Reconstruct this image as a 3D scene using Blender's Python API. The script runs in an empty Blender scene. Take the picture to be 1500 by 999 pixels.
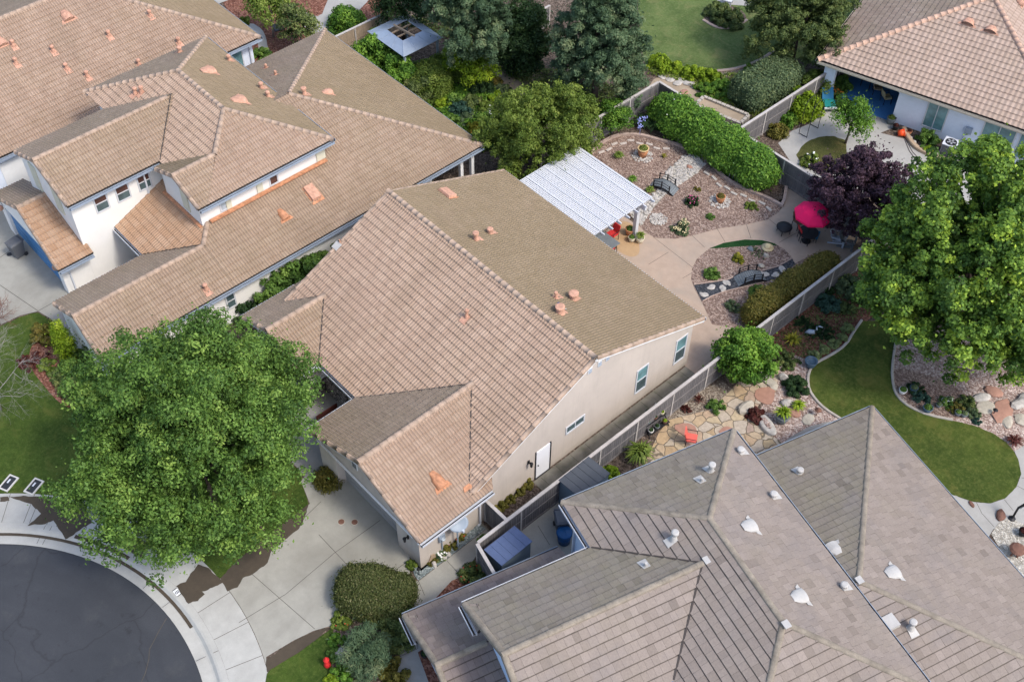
import bpy, bmesh, math, random
import numpy as np
from mathutils import Vector, Matrix

sc = bpy.context.scene
C = sc.collection
# ------------------------------------------------------------------ camera, sky, sun, exposure
PITCH, ROLL, YAW = math.radians(48.79), math.radians(0.604), math.radians(47.39)
FPX, IMW, IMH, CAMH = 1723.2, 1500.0, 999.0, 45.0
def rz(a):
    c, s = math.cos(a), math.sin(a)
    return np.array([[c, -s, 0], [s, c, 0], [0, 0, 1.0]])
_f = np.array([0, math.cos(PITCH), -math.sin(PITCH)]); _r = np.array([1.0, 0, 0]); _u = np.cross(_r, _f)
_c, _s = math.cos(ROLL), math.sin(ROLL)
CR, CU, CF = rz(YAW) @ (_c*_r + _s*_u), rz(YAW) @ (_c*_u - _s*_r), rz(YAW) @ _f
CAM = np.array([0, 0, CAMH])
cam_d = bpy.data.cameras.new('camera'); cam_o = bpy.data.objects.new('camera', cam_d); C.objects.link(cam_o)
cam_d.sensor_fit = 'HORIZONTAL'; cam_d.sensor_width = 36.0; cam_d.lens = FPX/IMW*36.0
cam_d.clip_start = 0.5; cam_d.clip_end = 2000
m4 = Matrix.Identity(4)
for i in range(3):
    m4[i][0], m4[i][1], m4[i][2], m4[i][3] = CR[i], CU[i], -CF[i], CAM[i]
cam_o.matrix_world = m4
sc.camera = cam_o

SUN_AZ, SUN_EL = math.radians(13), math.radians(52)      # azimuth counted from +X towards +Y
w = bpy.data.worlds.new('World'); sc.world = w; w.use_nodes = True
nt = w.node_tree; nt.nodes.clear()
sky = nt.nodes.new('ShaderNodeTexSky'); sky.sky_type = 'NISHITA'; sky.sun_disc = False
sky.sun_elevation = SUN_EL; sky.sun_rotation = math.pi/2 - SUN_AZ
sky.air_density = 1.0; sky.dust_density = 2.5; sky.ozone_density = 1.0
bg = nt.nodes.new('ShaderNodeBackground'); bg.inputs[1].default_value = 0.15
ow = nt.nodes.new('ShaderNodeOutputWorld')
nt.links.new(sky.outputs[0], bg.inputs[0]); nt.links.new(bg.outputs[0], ow.inputs[0])
sun_d = bpy.data.lights.new('sun', 'SUN'); sun_o = bpy.data.objects.new('sun', sun_d); C.objects.link(sun_o)
sun_d.energy = 1.3; sun_d.angle = math.radians(11.0); sun_d.color = (1.0, 0.95, 0.88)
sv = Vector((math.cos(SUN_EL)*math.cos(SUN_AZ), math.cos(SUN_EL)*math.sin(SUN_AZ), math.sin(SUN_EL)))
sun_o.rotation_euler = sv.to_track_quat('Z', 'Y').to_euler(); sun_o.location = (0, 0, 60)
sc.view_settings.view_transform = 'Standard'; sc.view_settings.look = 'None'
sc.view_settings.exposure = 0.98; sc.view_settings.gamma = 1.0
sc.render.engine = 'CYCLES'
try:
    sc.cycles.max_bounces = 6; sc.cycles.diffuse_bounces = 3; sc.cycles.glossy_bounces = 2
    sc.cycles.transmission_bounces = 2; sc.cycles.transparent_max_bounces = 4
except Exception: pass

# ------------------------------------------------------------------ survey: a pixel of the photograph's survey grid -> a point of the place
def ray(x, y): return CR*(x-IMW/2)/FPX - CU*(y-IMH/2)/FPX + CF
def at(x, y, z=0.0):
    d = ray(x, y); return CAM + d*((z-CAM[2])/d[2])
def onplane(x, y, p0, n):
    d = ray(x, y); n = np.asarray(n, float); return CAM + d*(((np.asarray(p0, float)-CAM) @ n)/(d @ n))
RNG = np.random.default_rng(7); random.seed(7)

# ------------------------------------------------------------------ materials
MATS = {}
class NT:
    def __init__(s, name):
        m = bpy.data.materials.new(name); m.use_nodes = True; s.m = m; s.t = m.node_tree; s.t.nodes.clear()
        s.out = s.n('ShaderNodeOutputMaterial'); s.b = s.n('ShaderNodeBsdfPrincipled'); s.l(s.b.outputs[0], s.out.inputs[0])
        s.tc = s.n('ShaderNodeTexCoord')
    def n(s, t, **k):
        q = s.t.nodes.new(t)
        for a, v in k.items(): setattr(q, a, v)
        return q
    def l(s, a, b): s.t.links.new(a, b)
    def noise(s, scale, detail=4, rough=.6, vec=None, dist=0):
        q = s.n('ShaderNodeTexNoise'); q.inputs['Scale'].default_value = scale; q.inputs['Detail'].default_value = detail
        q.inputs['Roughness'].default_value = rough; q.inputs['Distortion'].default_value = dist
        s.l(vec or s.tc.outputs['Object'], q.inputs['Vector']); return q.outputs[0]
    def voro(s, scale, feature='F1', vec=None, out=0, rnd=1):
        q = s.n('ShaderNodeTexVoronoi', feature=feature); q.inputs['Scale'].default_value = scale
        q.inputs['Randomness'].default_value = rnd
        s.l(vec or s.tc.outputs['Object'], q.inputs['Vector']); return q.outputs[out]
    def ramp(s, fac, stops):
        q = s.n('ShaderNodeValToRGB'); e = q.color_ramp.elements
        while len(e) < len(stops): e.new(0.5)
        for i, (p, c) in enumerate(stops):
            e[i].position = p; e[i].color = (c, c, c, 1) if not hasattr(c, '__len__') else (*c, 1)
        s.l(fac, q.inputs[0]); return q.outputs[0]
    def mix(s, a, b, fac, mode='MIX'):
        q = s.n('ShaderNodeMix', data_type='RGBA', blend_type=mode)
        for inp, v in ((q.inputs[0], fac), (q.inputs[6], a), (q.inputs[7], b)):
            if hasattr(v, 'is_linked'): s.l(v, inp)
            elif hasattr(v, '__len__'): inp.default_value = (*v, 1)
            else: inp.default_value = v
        return q.outputs[2]
    def math(s, op, a, b=0, c=None):
        q = s.n('ShaderNodeMath', operation=op)
        for i, v in enumerate((a, b, c)):
            if v is None: continue
            if hasattr(v, 'is_linked'): s.l(v, q.inputs[i])
            else: q.inputs[i].default_value = v
        return q.outputs[0]
    def bump(s, h, strength=.5, dist=.02):
        q = s.n('ShaderNodeBump'); q.inputs['Strength'].default_value = strength; q.inputs['Distance'].default_value = dist
        s.l(h, q.inputs['Height']); s.l(q.outputs[0], s.b.inputs['Normal'])
    def done(s, col, rough=.85, spec=.25):
        if hasattr(col, 'is_linked'): s.l(col, s.b.inputs['Base Color'])
        else: s.b.inputs['Base Color'].default_value = (*col, 1)
        if hasattr(rough, 'is_linked'): s.l(rough, s.b.inputs['Roughness'])
        else: s.b.inputs['Roughness'].default_value = rough
        s.b.inputs['Specular IOR Level'].default_value = spec
        MATS[s.m.name] = s.m; return s.m
def sc3(c, k): return tuple(min(1, v*k) for v in c)

def m_plain(name, col, rough=.75, var=.12, scale=2.5, bump=0, bscale=40, spec=.3, metal=0):
    t = NT(name)
    f = t.noise(scale, 5); g = t.noise(scale*9, 3)
    c = t.mix(sc3(col, 1-var), sc3(col, 1+var), t.ramp(f, [(.3, 0), (.7, 1)]))
    c = t.mix(c, sc3(col, 1-var*1.5), t.math('MULTIPLY', t.ramp(g, [(.45, 0), (.75, 1)]), .5))
    if bump: t.bump(t.noise(bscale, 3), bump, .01)
    t.b.inputs['Metallic'].default_value = metal
    return t.done(c, rough, spec)
def m_grain(name, c0, c1, c2, scale=16, rough=.9, bump=.8, patch=.5, pscale=.35):
    """loose grains: mulch, gravel, pebbles"""
    t = NT(name)
    cell = t.voro(scale, out=1); d = t.voro(scale)
    sep = t.n('ShaderNodeSeparateColor'); t.l(cell, sep.inputs[0])
    c = t.ramp(sep.outputs[0], [(0, c0), (.45, c1), (.8, c2), (1, sc3(c2, 1.35))])
    big = t.ramp(t.noise(pscale, 6, .65), [(.35, 0), (.65, 1)])
    c = t.mix(c, t.mix(c, sc3(c0, .75), .6), t.math('MULTIPLY', big, patch))
    fine = t.ramp(t.noise(scale*2.2, 2), [(.3, .7), (.7, 1.15)])
    c = t.mix(c, fine, .8, 'MULTIPLY')
    t.bump(t.math('SUBTRACT', 1, d), bump, .05)
    return t.done(c, rough, .2)
def m_concrete(name, col, stain, amt=.6, scale=.5, green=None):
    t = NT(name)
    a = t.noise(scale, 8, .62, dist=.6); b = t.noise(scale*4.3, 6, .7); g = t.noise(60, 2)
    c = t.mix(sc3(col, .9), sc3(col, 1.08), t.ramp(b, [(.3, 0), (.7, 1)]))
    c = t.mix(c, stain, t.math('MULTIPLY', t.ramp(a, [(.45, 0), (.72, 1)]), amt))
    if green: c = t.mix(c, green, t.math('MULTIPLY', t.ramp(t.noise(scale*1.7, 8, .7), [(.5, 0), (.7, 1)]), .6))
    c = t.mix(c, t.ramp(g, [(.3, .86), (.7, 1.08)]), .8, 'MULTIPLY')
    t.bump(g, .25, .006)
    return t.done(c, .88, .2)
def m_grass(name, c0, c1, c2):
    t = NT(name)
    a = t.noise(.45, 6, .6); b = t.noise(5.5, 6, .75); g = t.noise(38, 3, .7)
    c = t.mix(c0, c1, t.ramp(a, [(.38, 0), (.6, 1)]))
    c = t.mix(c, c2, t.math('MULTIPLY', t.ramp(b, [(.45, 0), (.7, 1)]), .8))
    c = t.mix(c, sc3(c0, .7), t.math('MULTIPLY', t.ramp(t.noise(1.6, 6, .7), [(.5, 0), (.7, 1)]), .6))
    c = t.mix(c, (c2[0]*1.35, c2[1]*1.02, c2[2]*1.1), t.math('MULTIPLY', t.ramp(t.noise(.9, 7, .7, dist=.8), [(.52, 0), (.72, 1)]), .6))
    c = t.mix(c, t.ramp(g, [(.25, .55), (.75, 1.3)]), .9, 'MULTIPLY')
    t.bump(t.math('ADD', g, t.math('MULTIPLY', b, .8)), .9, .06)
    return t.done(c, .95, .1)
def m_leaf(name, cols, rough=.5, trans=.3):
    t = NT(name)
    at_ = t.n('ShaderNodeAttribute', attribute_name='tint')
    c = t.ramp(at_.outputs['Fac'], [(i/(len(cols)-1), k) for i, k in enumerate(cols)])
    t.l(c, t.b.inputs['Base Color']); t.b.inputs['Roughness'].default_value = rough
    t.b.inputs['Specular IOR Level'].default_value = .16
    tr = t.n('ShaderNodeBsdfTranslucent'); t.l(t.mix(c, (1, 1, .45), .9, 'MULTIPLY'), tr.inputs[0])
    mx = t.n('ShaderNodeMixShader'); mx.inputs[0].default_value = trans
    t.l(t.b.outputs[0], mx.inputs[1]); t.l(tr.outputs[0], mx.inputs[2]); t.l(mx.outputs[0], t.out.inputs[0])
    MATS[name] = t.m; return t.m
def m_tile(name, c0, c1, c2, lichen, lam, tw, te, lsc=.55, trough=.12, course=.85):
    """roof tile: colour of its own per tile (from the uv grid in metres), lichen in patches"""
    t = NT(name)
    uv = t.n('ShaderNodeUVMap'); sx = t.n('ShaderNodeSeparateXYZ'); t.l(uv.outputs[0], sx.inputs[0])
    iu = t.math('FLOOR', t.math('DIVIDE', sx.outputs[0], tw)); iv = t.math('FLOOR', t.math('DIVIDE', sx.outputs[1], te))
    cb = t.n('ShaderNodeCombineXYZ'); t.l(iu, cb.inputs[0]); t.l(iv, cb.inputs[1])
    wn = t.n('ShaderNodeTexWhiteNoise', noise_dimensions='2D'); t.l(cb.outputs[0], wn.inputs[0])
    c = t.ramp(wn.outputs[0], [(0, c0), (.5, c1), (1, c2)])
    big = t.noise(.32, 6, .6)
    c = t.mix(c, sc3(c0, .86), t.math('MULTIPLY', t.ramp(big, [(.42, 0), (.7, 1)]), .55))
    smp = t.n('ShaderNodeMapping'); smp.inputs['Scale'].default_value = (1.6, .22, 1); t.l(uv.outputs[0], smp.inputs[0])
    c = t.mix(c, sc3(c0, .72), t.math('MULTIPLY', t.ramp(t.noise(1.0, 6, .7, smp.outputs[0]), [(.5, 0), (.75, 1)]), .5))
    li = t.ramp(t.noise(lsc, 8, .7), [(.5-lam*.5, 0), (.78-lam*.38, 1)])
    li2 = t.ramp(t.noise(7, 5, .75), [(.3, .25), (.7, 1)])
    c = t.mix(c, lichen, t.math('MULTIPLY', t.math('MULTIPLY', li, li2), min(1, .35+lam*.5)))
    c = t.mix(c, t.ramp(t.noise(45, 3, .7), [(.25, .78), (.75, 1.14)]), .8, 'MULTIPLY')
    # the open joint under each course and beside each tile
    fv = t.math('FRACT', t.math('DIVIDE', sx.outputs[1], te)); fu = t.math('FRACT', t.math('DIVIDE', sx.outputs[0], tw))
    jv = t.math('GREATER_THAN', fv, .965)
    fw = t.math('FRACT', t.math('ADD', t.math('DIVIDE', sx.outputs[0], tw if tw < .305 else .155), .15)); ju = t.math('MULTIPLY', t.math('LESS_THAN', fw, .36), trough)
    c = t.mix(c, (.045, .034, .026), t.math('MAXIMUM', t.math('MULTIPLY', jv, course), ju))
    t.bump(t.noise(60, 3), .2, .006)
    return t.done(c, .86, .2)
def m_slate(name, c0, c1, c2, lichen, lam):
    """flat tile: uv.x holds a random number per tile"""
    t = NT(name)
    uv = t.n('ShaderNodeUVMap'); sx = t.n('ShaderNodeSeparateXYZ'); t.l(uv.outputs[0], sx.inputs[0])
    c = t.ramp(sx.outputs[0], [(0, sc3(c0, .8)), (.05, c0), (.5, c1), (.95, c2), (1, sc3(c2, 1.06))])
    c = t.mix(c, t.ramp(t.noise(14, 5, .7), [(.3, .84), (.7, 1.1)]), .9, 'MULTIPLY')
    c = t.mix(c, (.16, .15, .155), t.math('MULTIPLY', t.ramp(t.noise(.45, 7, .65), [(.48, 0), (.72, 1)]), .45))
    c = t.mix(c, (.05, .042, .038), t.math('MULTIPLY', t.math('GREATER_THAN', sx.outputs[1], .85), .7))  # band below the next course: gap shade painted in, with dirt
    li = t.ramp(t.noise(.6, 8, .72), [(.52-lam*.4, 0), (.8-lam*.4, 1)])
    c = t.mix(c, lichen, t.math('MULTIPLY', li, lam))
    c = t.mix(c, t.ramp(t.noise(70, 2), [(.3, .88), (.7, 1.08)]), .8, 'MULTIPLY')
    t.bump(t.noise(30, 4), .25, .01)
    return t.done(c, .88, .2)
def m_boards(name, c0, c1, width=.14, axis=0, rough=.85):
    t = NT(name)
    sx = t.n('ShaderNodeSeparateXYZ'); t.l(t.tc.outputs['Object'], sx.inputs[0])
    v = t.math('DIVIDE', sx.outputs[axis], width)
    wn = t.n('ShaderNodeTexWhiteNoise', noise_dimensions='1D'); t.l(t.math('FLOOR', v), wn.inputs['W'])
    mp = t.n('ShaderNodeMapping'); t.l(t.tc.outputs['Object'], mp.inputs[0])
    s = [9, 9, 9]; s[2] = 1.2; mp.inputs['Scale'].default_value = s
    g = t.noise(1.5, 6, .7, mp.outputs[0])
    c = t.mix(c0, c1, wn.outputs[0]); c = t.mix(c, t.ramp(g, [(.25, .62), (.75, 1.15)]), .9, 'MULTIPLY')
    j = t.math('LESS_THAN', t.math('FRACT', v), .07)
    c = t.mix(c, sc3(c0, .25), t.math('MULTIPLY', j, .8))
    t.bump(g, .3, .01)
    return t.done(c, rough, .2)
def m_glass(name, col=(.05, .075, .08), rough=.06):
    t = NT(name)
    c = t.mix(col, sc3(col, 1.8), t.ramp(t.noise(1.3, 3), [(.35, 0), (.65, 1)]))
    return t.done(c, rough, .6)
def m_flag(name):
    t = NT(name)
    wv = t.n('ShaderNodeVectorMath', operation='ADD'); nz = t.n('ShaderNodeTexNoise'); nz.inputs['Scale'].default_value = 1.6; t.l(t.tc.outputs['Object'], nz.inputs['Vector'])
    sc_ = t.n('ShaderNodeVectorMath', operation='SCALE'); sc_.inputs['Scale'].default_value = .35; t.l(nz.outputs['Color'], sc_.inputs[0]); t.l(t.tc.outputs['Object'], wv.inputs[0]); t.l(sc_.outputs[0], wv.inputs[1])
    cell = t.voro(1.75, out=1, vec=wv.outputs[0]); e = t.voro(1.75, 'DISTANCE_TO_EDGE', vec=wv.outputs[0])
    sep = t.n('ShaderNodeSeparateColor'); t.l(cell, sep.inputs[0])
    c = t.ramp(sep.outputs[0], [(0, (.38, .27, .155)), (.3, (.46, .37, .24)), (.55, (.43, .365, .29)), (.8, (.45, .32, .18)), (1, (.36, .27, .22))])
    c = t.mix(c, t.ramp(t.noise(5, 6, .7), [(.3, .72), (.7, 1.2)]), .9, 'MULTIPLY')
    j = t.ramp(e, [(.0, 1), (.02, 1), (.045, 0)])
    c = t.mix(c, (.16, .13, .09), j)
    t.bump(t.math('SUBTRACT', t.math('MULTIPLY', t.noise(9, 4), .3), j), .6, .03)
    return t.done(c, .8, .25)
def m_stone(name):
    t = NT(name)
    cell = t.voro(4.5, out=1); e = t.voro(4.5, 'DISTANCE_TO_EDGE')
    sep = t.n('ShaderNodeSeparateColor'); t.l(cell, sep.inputs[0])
    c = t.ramp(sep.outputs[0], [(0, (.18, .15, .14)), (.5, (.3, .25, .23)), (1, (.42, .36, .33))])
    j = t.ramp(e, [(0, 1), (.06, 1), (.1, 0)]); c = t.mix(c, (.05, .045, .04), j)
    t.bump(t.math('SUBTRACT', 1, j), .8, .03)
    return t.done(c, .9, .2)

LICH = (.2, .155, .085)
m_tile('tile_rose', (.385, .272, .2), (.42, .30, .222), (.455, .332, .248), (.3, .23, .14), .1, .31, .37)
m_tile('tile_rose_weathered', (.36, .26, .185), (.39, .285, .205), (.42, .312, .228), (.27, .215, .12), .22, .31, .37, trough=.42, course=.5)
m_tile('tile_rose_ribbed', (.385, .272, .198), (.415, .298, .219), (.445, .325, .242), (.3, .23, .14), .12, .31, .37, trough=.42, course=.5)
m_tile('tile_olive', (.25, .19, .13), (.272, .208, .145), (.294, .227, .16), LICH, .72, .31, .37, course=.75)
m_tile('tile_rose_shaded', (.325, .25, .19), (.35, .272, .208), (.375, .295, .228), (.24, .2, .12), .35, .31, .37, trough=.4, course=.5)  # darker tile for slopes facing away from the sun; shade put into colour
m_tile('tile_orange', (.40, .25, .155), (.43, .28, .182), (.46, .315, .215), (.4, .24, .14), .1, .31, .37, trough=.2)
m_tile('tile_pink', (.41, .305, .24), (.435, .325, .26), (.46, .348, .282), (.3, .24, .17), .1, .3, .37, trough=.22)
m_tile('tile_pink_shaded', (.27, .2, .165), (.32, .245, .2), (.37, .29, .24), (.22, .19, .11), .35, .3, .37)  # same tile on the left slope, its shade painted into a darker tone
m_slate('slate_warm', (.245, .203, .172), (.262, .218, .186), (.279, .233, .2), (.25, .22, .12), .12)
m_slate('slate_shaded', (.2, .172, .142), (.214, .185, .154), (.228, .199, .167), (.23, .21, .11), .3)  # left-hand slopes: slate with their shade mixed into the colour
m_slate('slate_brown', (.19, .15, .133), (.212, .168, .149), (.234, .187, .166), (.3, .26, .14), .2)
m_plain('under_tile', (.045, .036, .03), .95)
m_plain('ridge_rose', (.385, .285, .215), .85, .22, 3, .3)
m_plain('ridge_olive', (.31, .245, .16), .85, .3, 3, .3)
m_plain('ridge_slate', (.245, .21, .165), .85, .3, 2.5, .3)
m_plain('ridge_salmon', (.5, .33, .245), .85, .25, 3, .3)
def m_stucco(name, col):
    t = NT(name)
    mp = t.n('ShaderNodeMapping'); mp.inputs['Scale'].default_value = (2.2, 2.2, .25); t.l(t.tc.outputs['Object'], mp.inputs[0])
    c = t.mix(sc3(col, .93), sc3(col, 1.05), t.ramp(t.noise(.8, 6), [(.3, 0), (.7, 1)]))
    c = t.mix(c, sc3(col, .74), t.math('MULTIPLY', t.ramp(t.noise(1.0, 7, .7, mp.outputs[0]), [(.5, 0), (.78, 1)]), .55))
    sz = t.n('ShaderNodeSeparateXYZ'); t.l(t.tc.outputs['Object'], sz.inputs[0])
    lowm = t.ramp(t.math('ADD', sz.outputs[2], t.math('MULTIPLY', t.noise(1.4, 6, .7), .9)), [(.35, 1), (.85, 0)])
    c = t.mix(c, (.27, .23, .17), t.math('MULTIPLY', lowm, .45))
    g = t.noise(70, 3); c = t.mix(c, t.ramp(g, [(.25, .88), (.75, 1.06)]), .8, 'MULTIPLY'); t.bump(g, .4, .012)
    return t.done(c, .93, .15)
m_stucco('stucco_tan', (.56, .495, .435))
m_plain('stucco_tan_stone', (.42, .36, .31), .92, .07, .8, .3, 90)
m_plain('stucco_white', (.80, .78, .74), .92, .04, .8, .25, 90)
m_plain('stucco_cool', (.72, .78, .88), .92, .05, .8, .25, 90)
m_plain('stucco_pale', (.55, .68, .86), .92, .05, .8, .25, 90)
m_plain('trim_cream', (.62, .6, .47), .8, .05)
m_plain('white_paint', (.8, .8, .79), .6, .05)
m_plain('white_vinyl', (.57, .585, .61), .5, .04)
m_plain('gutter_gray', (.29, .345, .42), .5, .1, 1.2)
m_plain('gutter_white', (.6, .62, .66), .5, .08, 1.2)
m_plain('gutter_beige', (.5, .45, .36), .5, .08, 1.2)
m_plain('gutter_litter', (.035, .032, .03), .9, .5, 8)
m_plain('copper_orange', (.5, .235, .125), .7, .35, 6)
m_plain('salmon_paint', (.52, .29, .2), .75, .3, 6)
m_plain('vent_white', (.44, .425, .4), .6, .1, 4)
m_plain('vent_dark', (.06, .05, .045), .8)
m_plain('door_shade_blue', (.08, .22, .42), .5, .1)  # bluish shade on the garage door, put into its colour
m_plain('door_white', (.82, .83, .86), .5, .03)
m_plain('garage_taupe', (.3, .29, .285), .7, .06)
m_plain('dark_metal', (.018, .018, .02), .5, .2)
m_plain('dark_trim', (.03, .03, .035), .6)
m_plain('gray_plastic', (.11, .115, .125), .55, .15)
m_plain('blue_plastic', (.012, .075, .2), .45, .12)
m_plain('red_cloth', (.55, .035, .035), .85, .12)
m_plain('coral_cloth', (.68, .13, .1), .85, .1)
m_plain('magenta_cloth', (.84, .008, .11), .8, .08)
m_plain('teal_cloth', (.015, .22, .21), .85, .15)
m_plain('cushion_blue', (.03, .16, .3), .85, .15)
m_plain('chair_pale', (.5, .55, .62), .6, .1)
m_plain('terracotta', (.52, .23, .11), .8, .2, 6)
m_plain('terracotta_rim', (.6, .43, .22), .8, .15, 6)
m_plain('pot_blue', (.07, .115, .16), .35, .2, 4)
m_plain('pot_cream', (.62, .56, .42), .7, .15)
m_plain('pot_gray', (.16, .18, .19), .6, .2)
m_plain('pot_white', (.7, .69, .66), .6, .1)
m_plain('orange_plastic', (.85, .09, .02), .45, .08)
m_plain('stone_pale', (.42, .38, .31), .9, .2, 5, .4, 20)
m_plain('stone_white', (.44, .41, .37), .9, .25, 5, .4, 20)
m_plain('stone_red', (.36, .2, .145), .9, .15, 4, .4, 20)
m_plain('paver', (.5, .44, .39), .9, .15, 5, .3, 20)
m_plain('curb_pink', (.44, .335, .28), .9, .18, 3, .3, 30)
m_plain('curb_gray', (.4, .36, .31), .9, .18, 3, .3, 30)
m_plain('wood_beam', (.42, .31, .21), .8, .15)
m_plain('wood_dark_red', (.08, .025, .02), .6, .2)
m_plain('bark', (.11, .085, .07), .95, .3, 6, .8, 30)
m_plain('bark_pale', (.29, .265, .25), .95, .3, 6, .6, 30)
m_plain('dish', (.29, .35, .42), .45, .05)
m_plain('shed_roof', (.10, .135, .24), .45, .12, 1)
m_plain('shed_dark', (.075, .085, .1), .5, .12, 1)
m_plain('shed_side', (.13, .17, .2), .7, .1)
m_plain('metal_roof', (.36, .42, .5), .42, .12, .8, 0, 40, .5, .35)
m_plain('ac_steel', (.3, .31, .33), .5, .1)
m_plain('rust_brown', (.17, .085, .06), .75, .3, 6)
m_plain('cable', (.14, .115, .1), .7)
m_plain('straw', (.62, .52, .3), .8, .15)
m_plain('flower_white', (.8, .8, .76), .7, .05)
m_plain('flower_yellow', (.8, .65, .06), .7, .1)
m_plain('flower_pink', (.6, .12, .27), .7, .15)
m_plain('flower_blue', (.33, .38, .75), .7, .1)
m_plain('flower_red', (.55, .04, .03), .7, .1)
m_plain('flower_orange', (.75, .25, .03), .7, .15)
m_plain('hydrant_red', (.6, .03, .03), .5, .1)
m_plain('sign_white', (.8, .82, .84), .6, .03)
m_plain('sign_black', (.02, .02, .025), .6)
m_plain('meter_black', (.03, .032, .036), .6, .2)
m_plain('meter_rim', (.55, .53, .49), .85, .1)
m_plain('joint', (.08, .07, .06), .95, .2)
m_plain('joint_green', (.06, .065, .04), .95, .3)
m_plain('tan_dirt', (.33, .26, .185), .95, .15, 1.2, .4, 30)
m_plain('patio_blue', (.06, .2, .45), .7, .15, 1)  # blue of the shade and of the rug, put into the floor colour
m_boards('fence_gray', (.2, .185, .18), (.27, .25, .24), .14, 1)
m_boards('fence_gray_x', (.13, .125, .13), (.18, .17, .17), .14, 0)
m_boards('fence_tan_y', (.36, .28, .2), (.47, .37, .28), .14, 1)
m_plain('fence_cap', (.43, .4, .375), .85, .2, 1.5)
m_glass('glass'); m_glass('glass_teal', (.10, .19, .2), .12); m_glass('glass_brown', (.06, .03, .025), .1)
m_glass('glass_pale', (.3, .34, .37), .15)
m_flag('flagstone'); m_stone('stone_veneer')
m_grain('mulch', (.14, .09, .072), (.25, .172, .135), (.38, .285, .23), 15, patch=.35)
m_grain('soil', (.06, .043, .032), (.115, .085, .065), (.19, .145, .115), 12, patch=.7)
m_grain('mulch_red', (.11, .042, .028), (.19, .078, .05), (.3, .15, .105), 13, patch=.6)
m_grain('gravel_pink', (.2, .13, .105), (.36, .265, .225), (.5, .41, .36), 13, patch=.2)
m_grain('gravel_dark', (.025, .028, .034), (.05, .054, .062), (.09, .095, .105), 20, patch=.2)
m_grain('gravel_white', (.25, .23, .19), (.4, .37, .315), (.52, .49, .43), 14, patch=.2)
m_grain('gravel_blue', (.13, .16, .16), (.2, .24, .24), (.3, .34, .34), 15, patch=.3)
m_grain('gravel_soil', (.12, .09, .07), (.21, .17, .13), (.36, .31, .24), 14, patch=.4)
m_concrete('concrete', (.335, .325, .285), (.215, .205, .175), .7, .35)
m_concrete('concrete_walk', (.43, .425, .395), (.3, .29, .265), .55, .4)
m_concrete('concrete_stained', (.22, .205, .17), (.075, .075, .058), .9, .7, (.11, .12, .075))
m_concrete('concrete_tan', (.42, .32, .245), (.33, .285, .235), .75, .5)
m_concrete('concrete_patio', (.37, .36, .335), (.26, .25, .23), .5, .4)
m_concrete('concrete_cool', (.3, .29, .27), (.19, .185, .17), .6, .5)
m_concrete('wet_concrete', (.078, .062, .045), (.05, .042, .032), .7, .8)
m_concrete('rust_concrete', (.44, .3, .17), (.36, .22, .11), .6, .7)
m_grass('grass', (.042, .078, .014), (.07, .115, .02), (.115, .155, .036))
m_grass('grass_garden', (.048, .078, .015), (.082, .115, .022), (.145, .17, .045))
m_grass('grass_pale', (.09, .14, .04), (.135, .19, .06), (.2, .24, .1))
m_grass('turf', (.016, .06, .018), (.02, .07, .02), (.026, .08, .025))
m_grass('grass_dry', (.075, .085, .026), (.095, .1, .03), (.12, .115, .045))

def m_asphalt():
    t = NT('asphalt')
    a = t.noise(.25, 7, .6); g = t.noise(90, 2)
    mp = t.n('ShaderNodeMapping'); t.l(t.tc.outputs['Object'], mp.inputs[0])
    # tyre sweep: concentric bands round the middle of the turning circle
    vl = t.n('ShaderNodeVectorMath', operation='DISTANCE'); t.l(t.tc.outputs['Object'], vl.inputs[0]); vl.inputs[1].default_value = (-27.2, -5.4, 0)
    n1 = t.n('ShaderNodeTexNoise', noise_dimensions='1D'); n1.inputs['Scale'].default_value = 1.3; n1.inputs['Detail'].default_value = 3
    t.l(t.math('ADD', vl.outputs['Value'], t.math('MULTIPLY', t.noise(.5, 2), 1.2)), n1.inputs['W'])
    c = t.mix((.038, .042, .049), (.052, .056, .064), t.ramp(a, [(.35, 0), (.65, 1)]))
    c = t.mix(c, (.036, .039, .046), t.math('MULTIPLY', t.ramp(n1.outputs[0], [(.35, 0), (.85, 1)]), .5))
    c = t.mix(c, (.082, .082, .08), t.math('MULTIPLY', t.ramp(t.noise(.55, 8, .72), [(.56, 0), (.74, 1)]), .4))
    c = t.mix(c, (.02, .021, .023), t.math('MULTIPLY', t.ramp(t.noise(1.9, 5, .6), [(.62, 0), (.72, 1)]), .45))
    wv = t.n('ShaderNodeVectorMath', operation='ADD'); nz = t.n('ShaderNodeTexNoise'); nz.inputs['Scale'].default_value = .8; nz.inputs['Detail'].default_value = 5; t.l(t.tc.outputs['Object'], nz.inputs['Vector'])
    t.l(t.tc.outputs['Object'], wv.inputs[0]); t.l(nz.outputs['Color'], wv.inputs[1])
    ck = t.ramp(t.voro(.16, 'DISTANCE_TO_EDGE', vec=wv.outputs[0]), [(0, 1), (.0022, 1), (.005, 0)])
    c = t.mix(c, (.014, .014, .015), t.math('MULTIPLY', ck, .35))
    c = t.mix(c, t.ramp(g, [(.25, .7), (.75, 1.3)]), .9, 'MULTIPLY')
    t.bump(g, .4, .008)
    return t.done(c, .85, .25)
m_asphalt()
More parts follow.
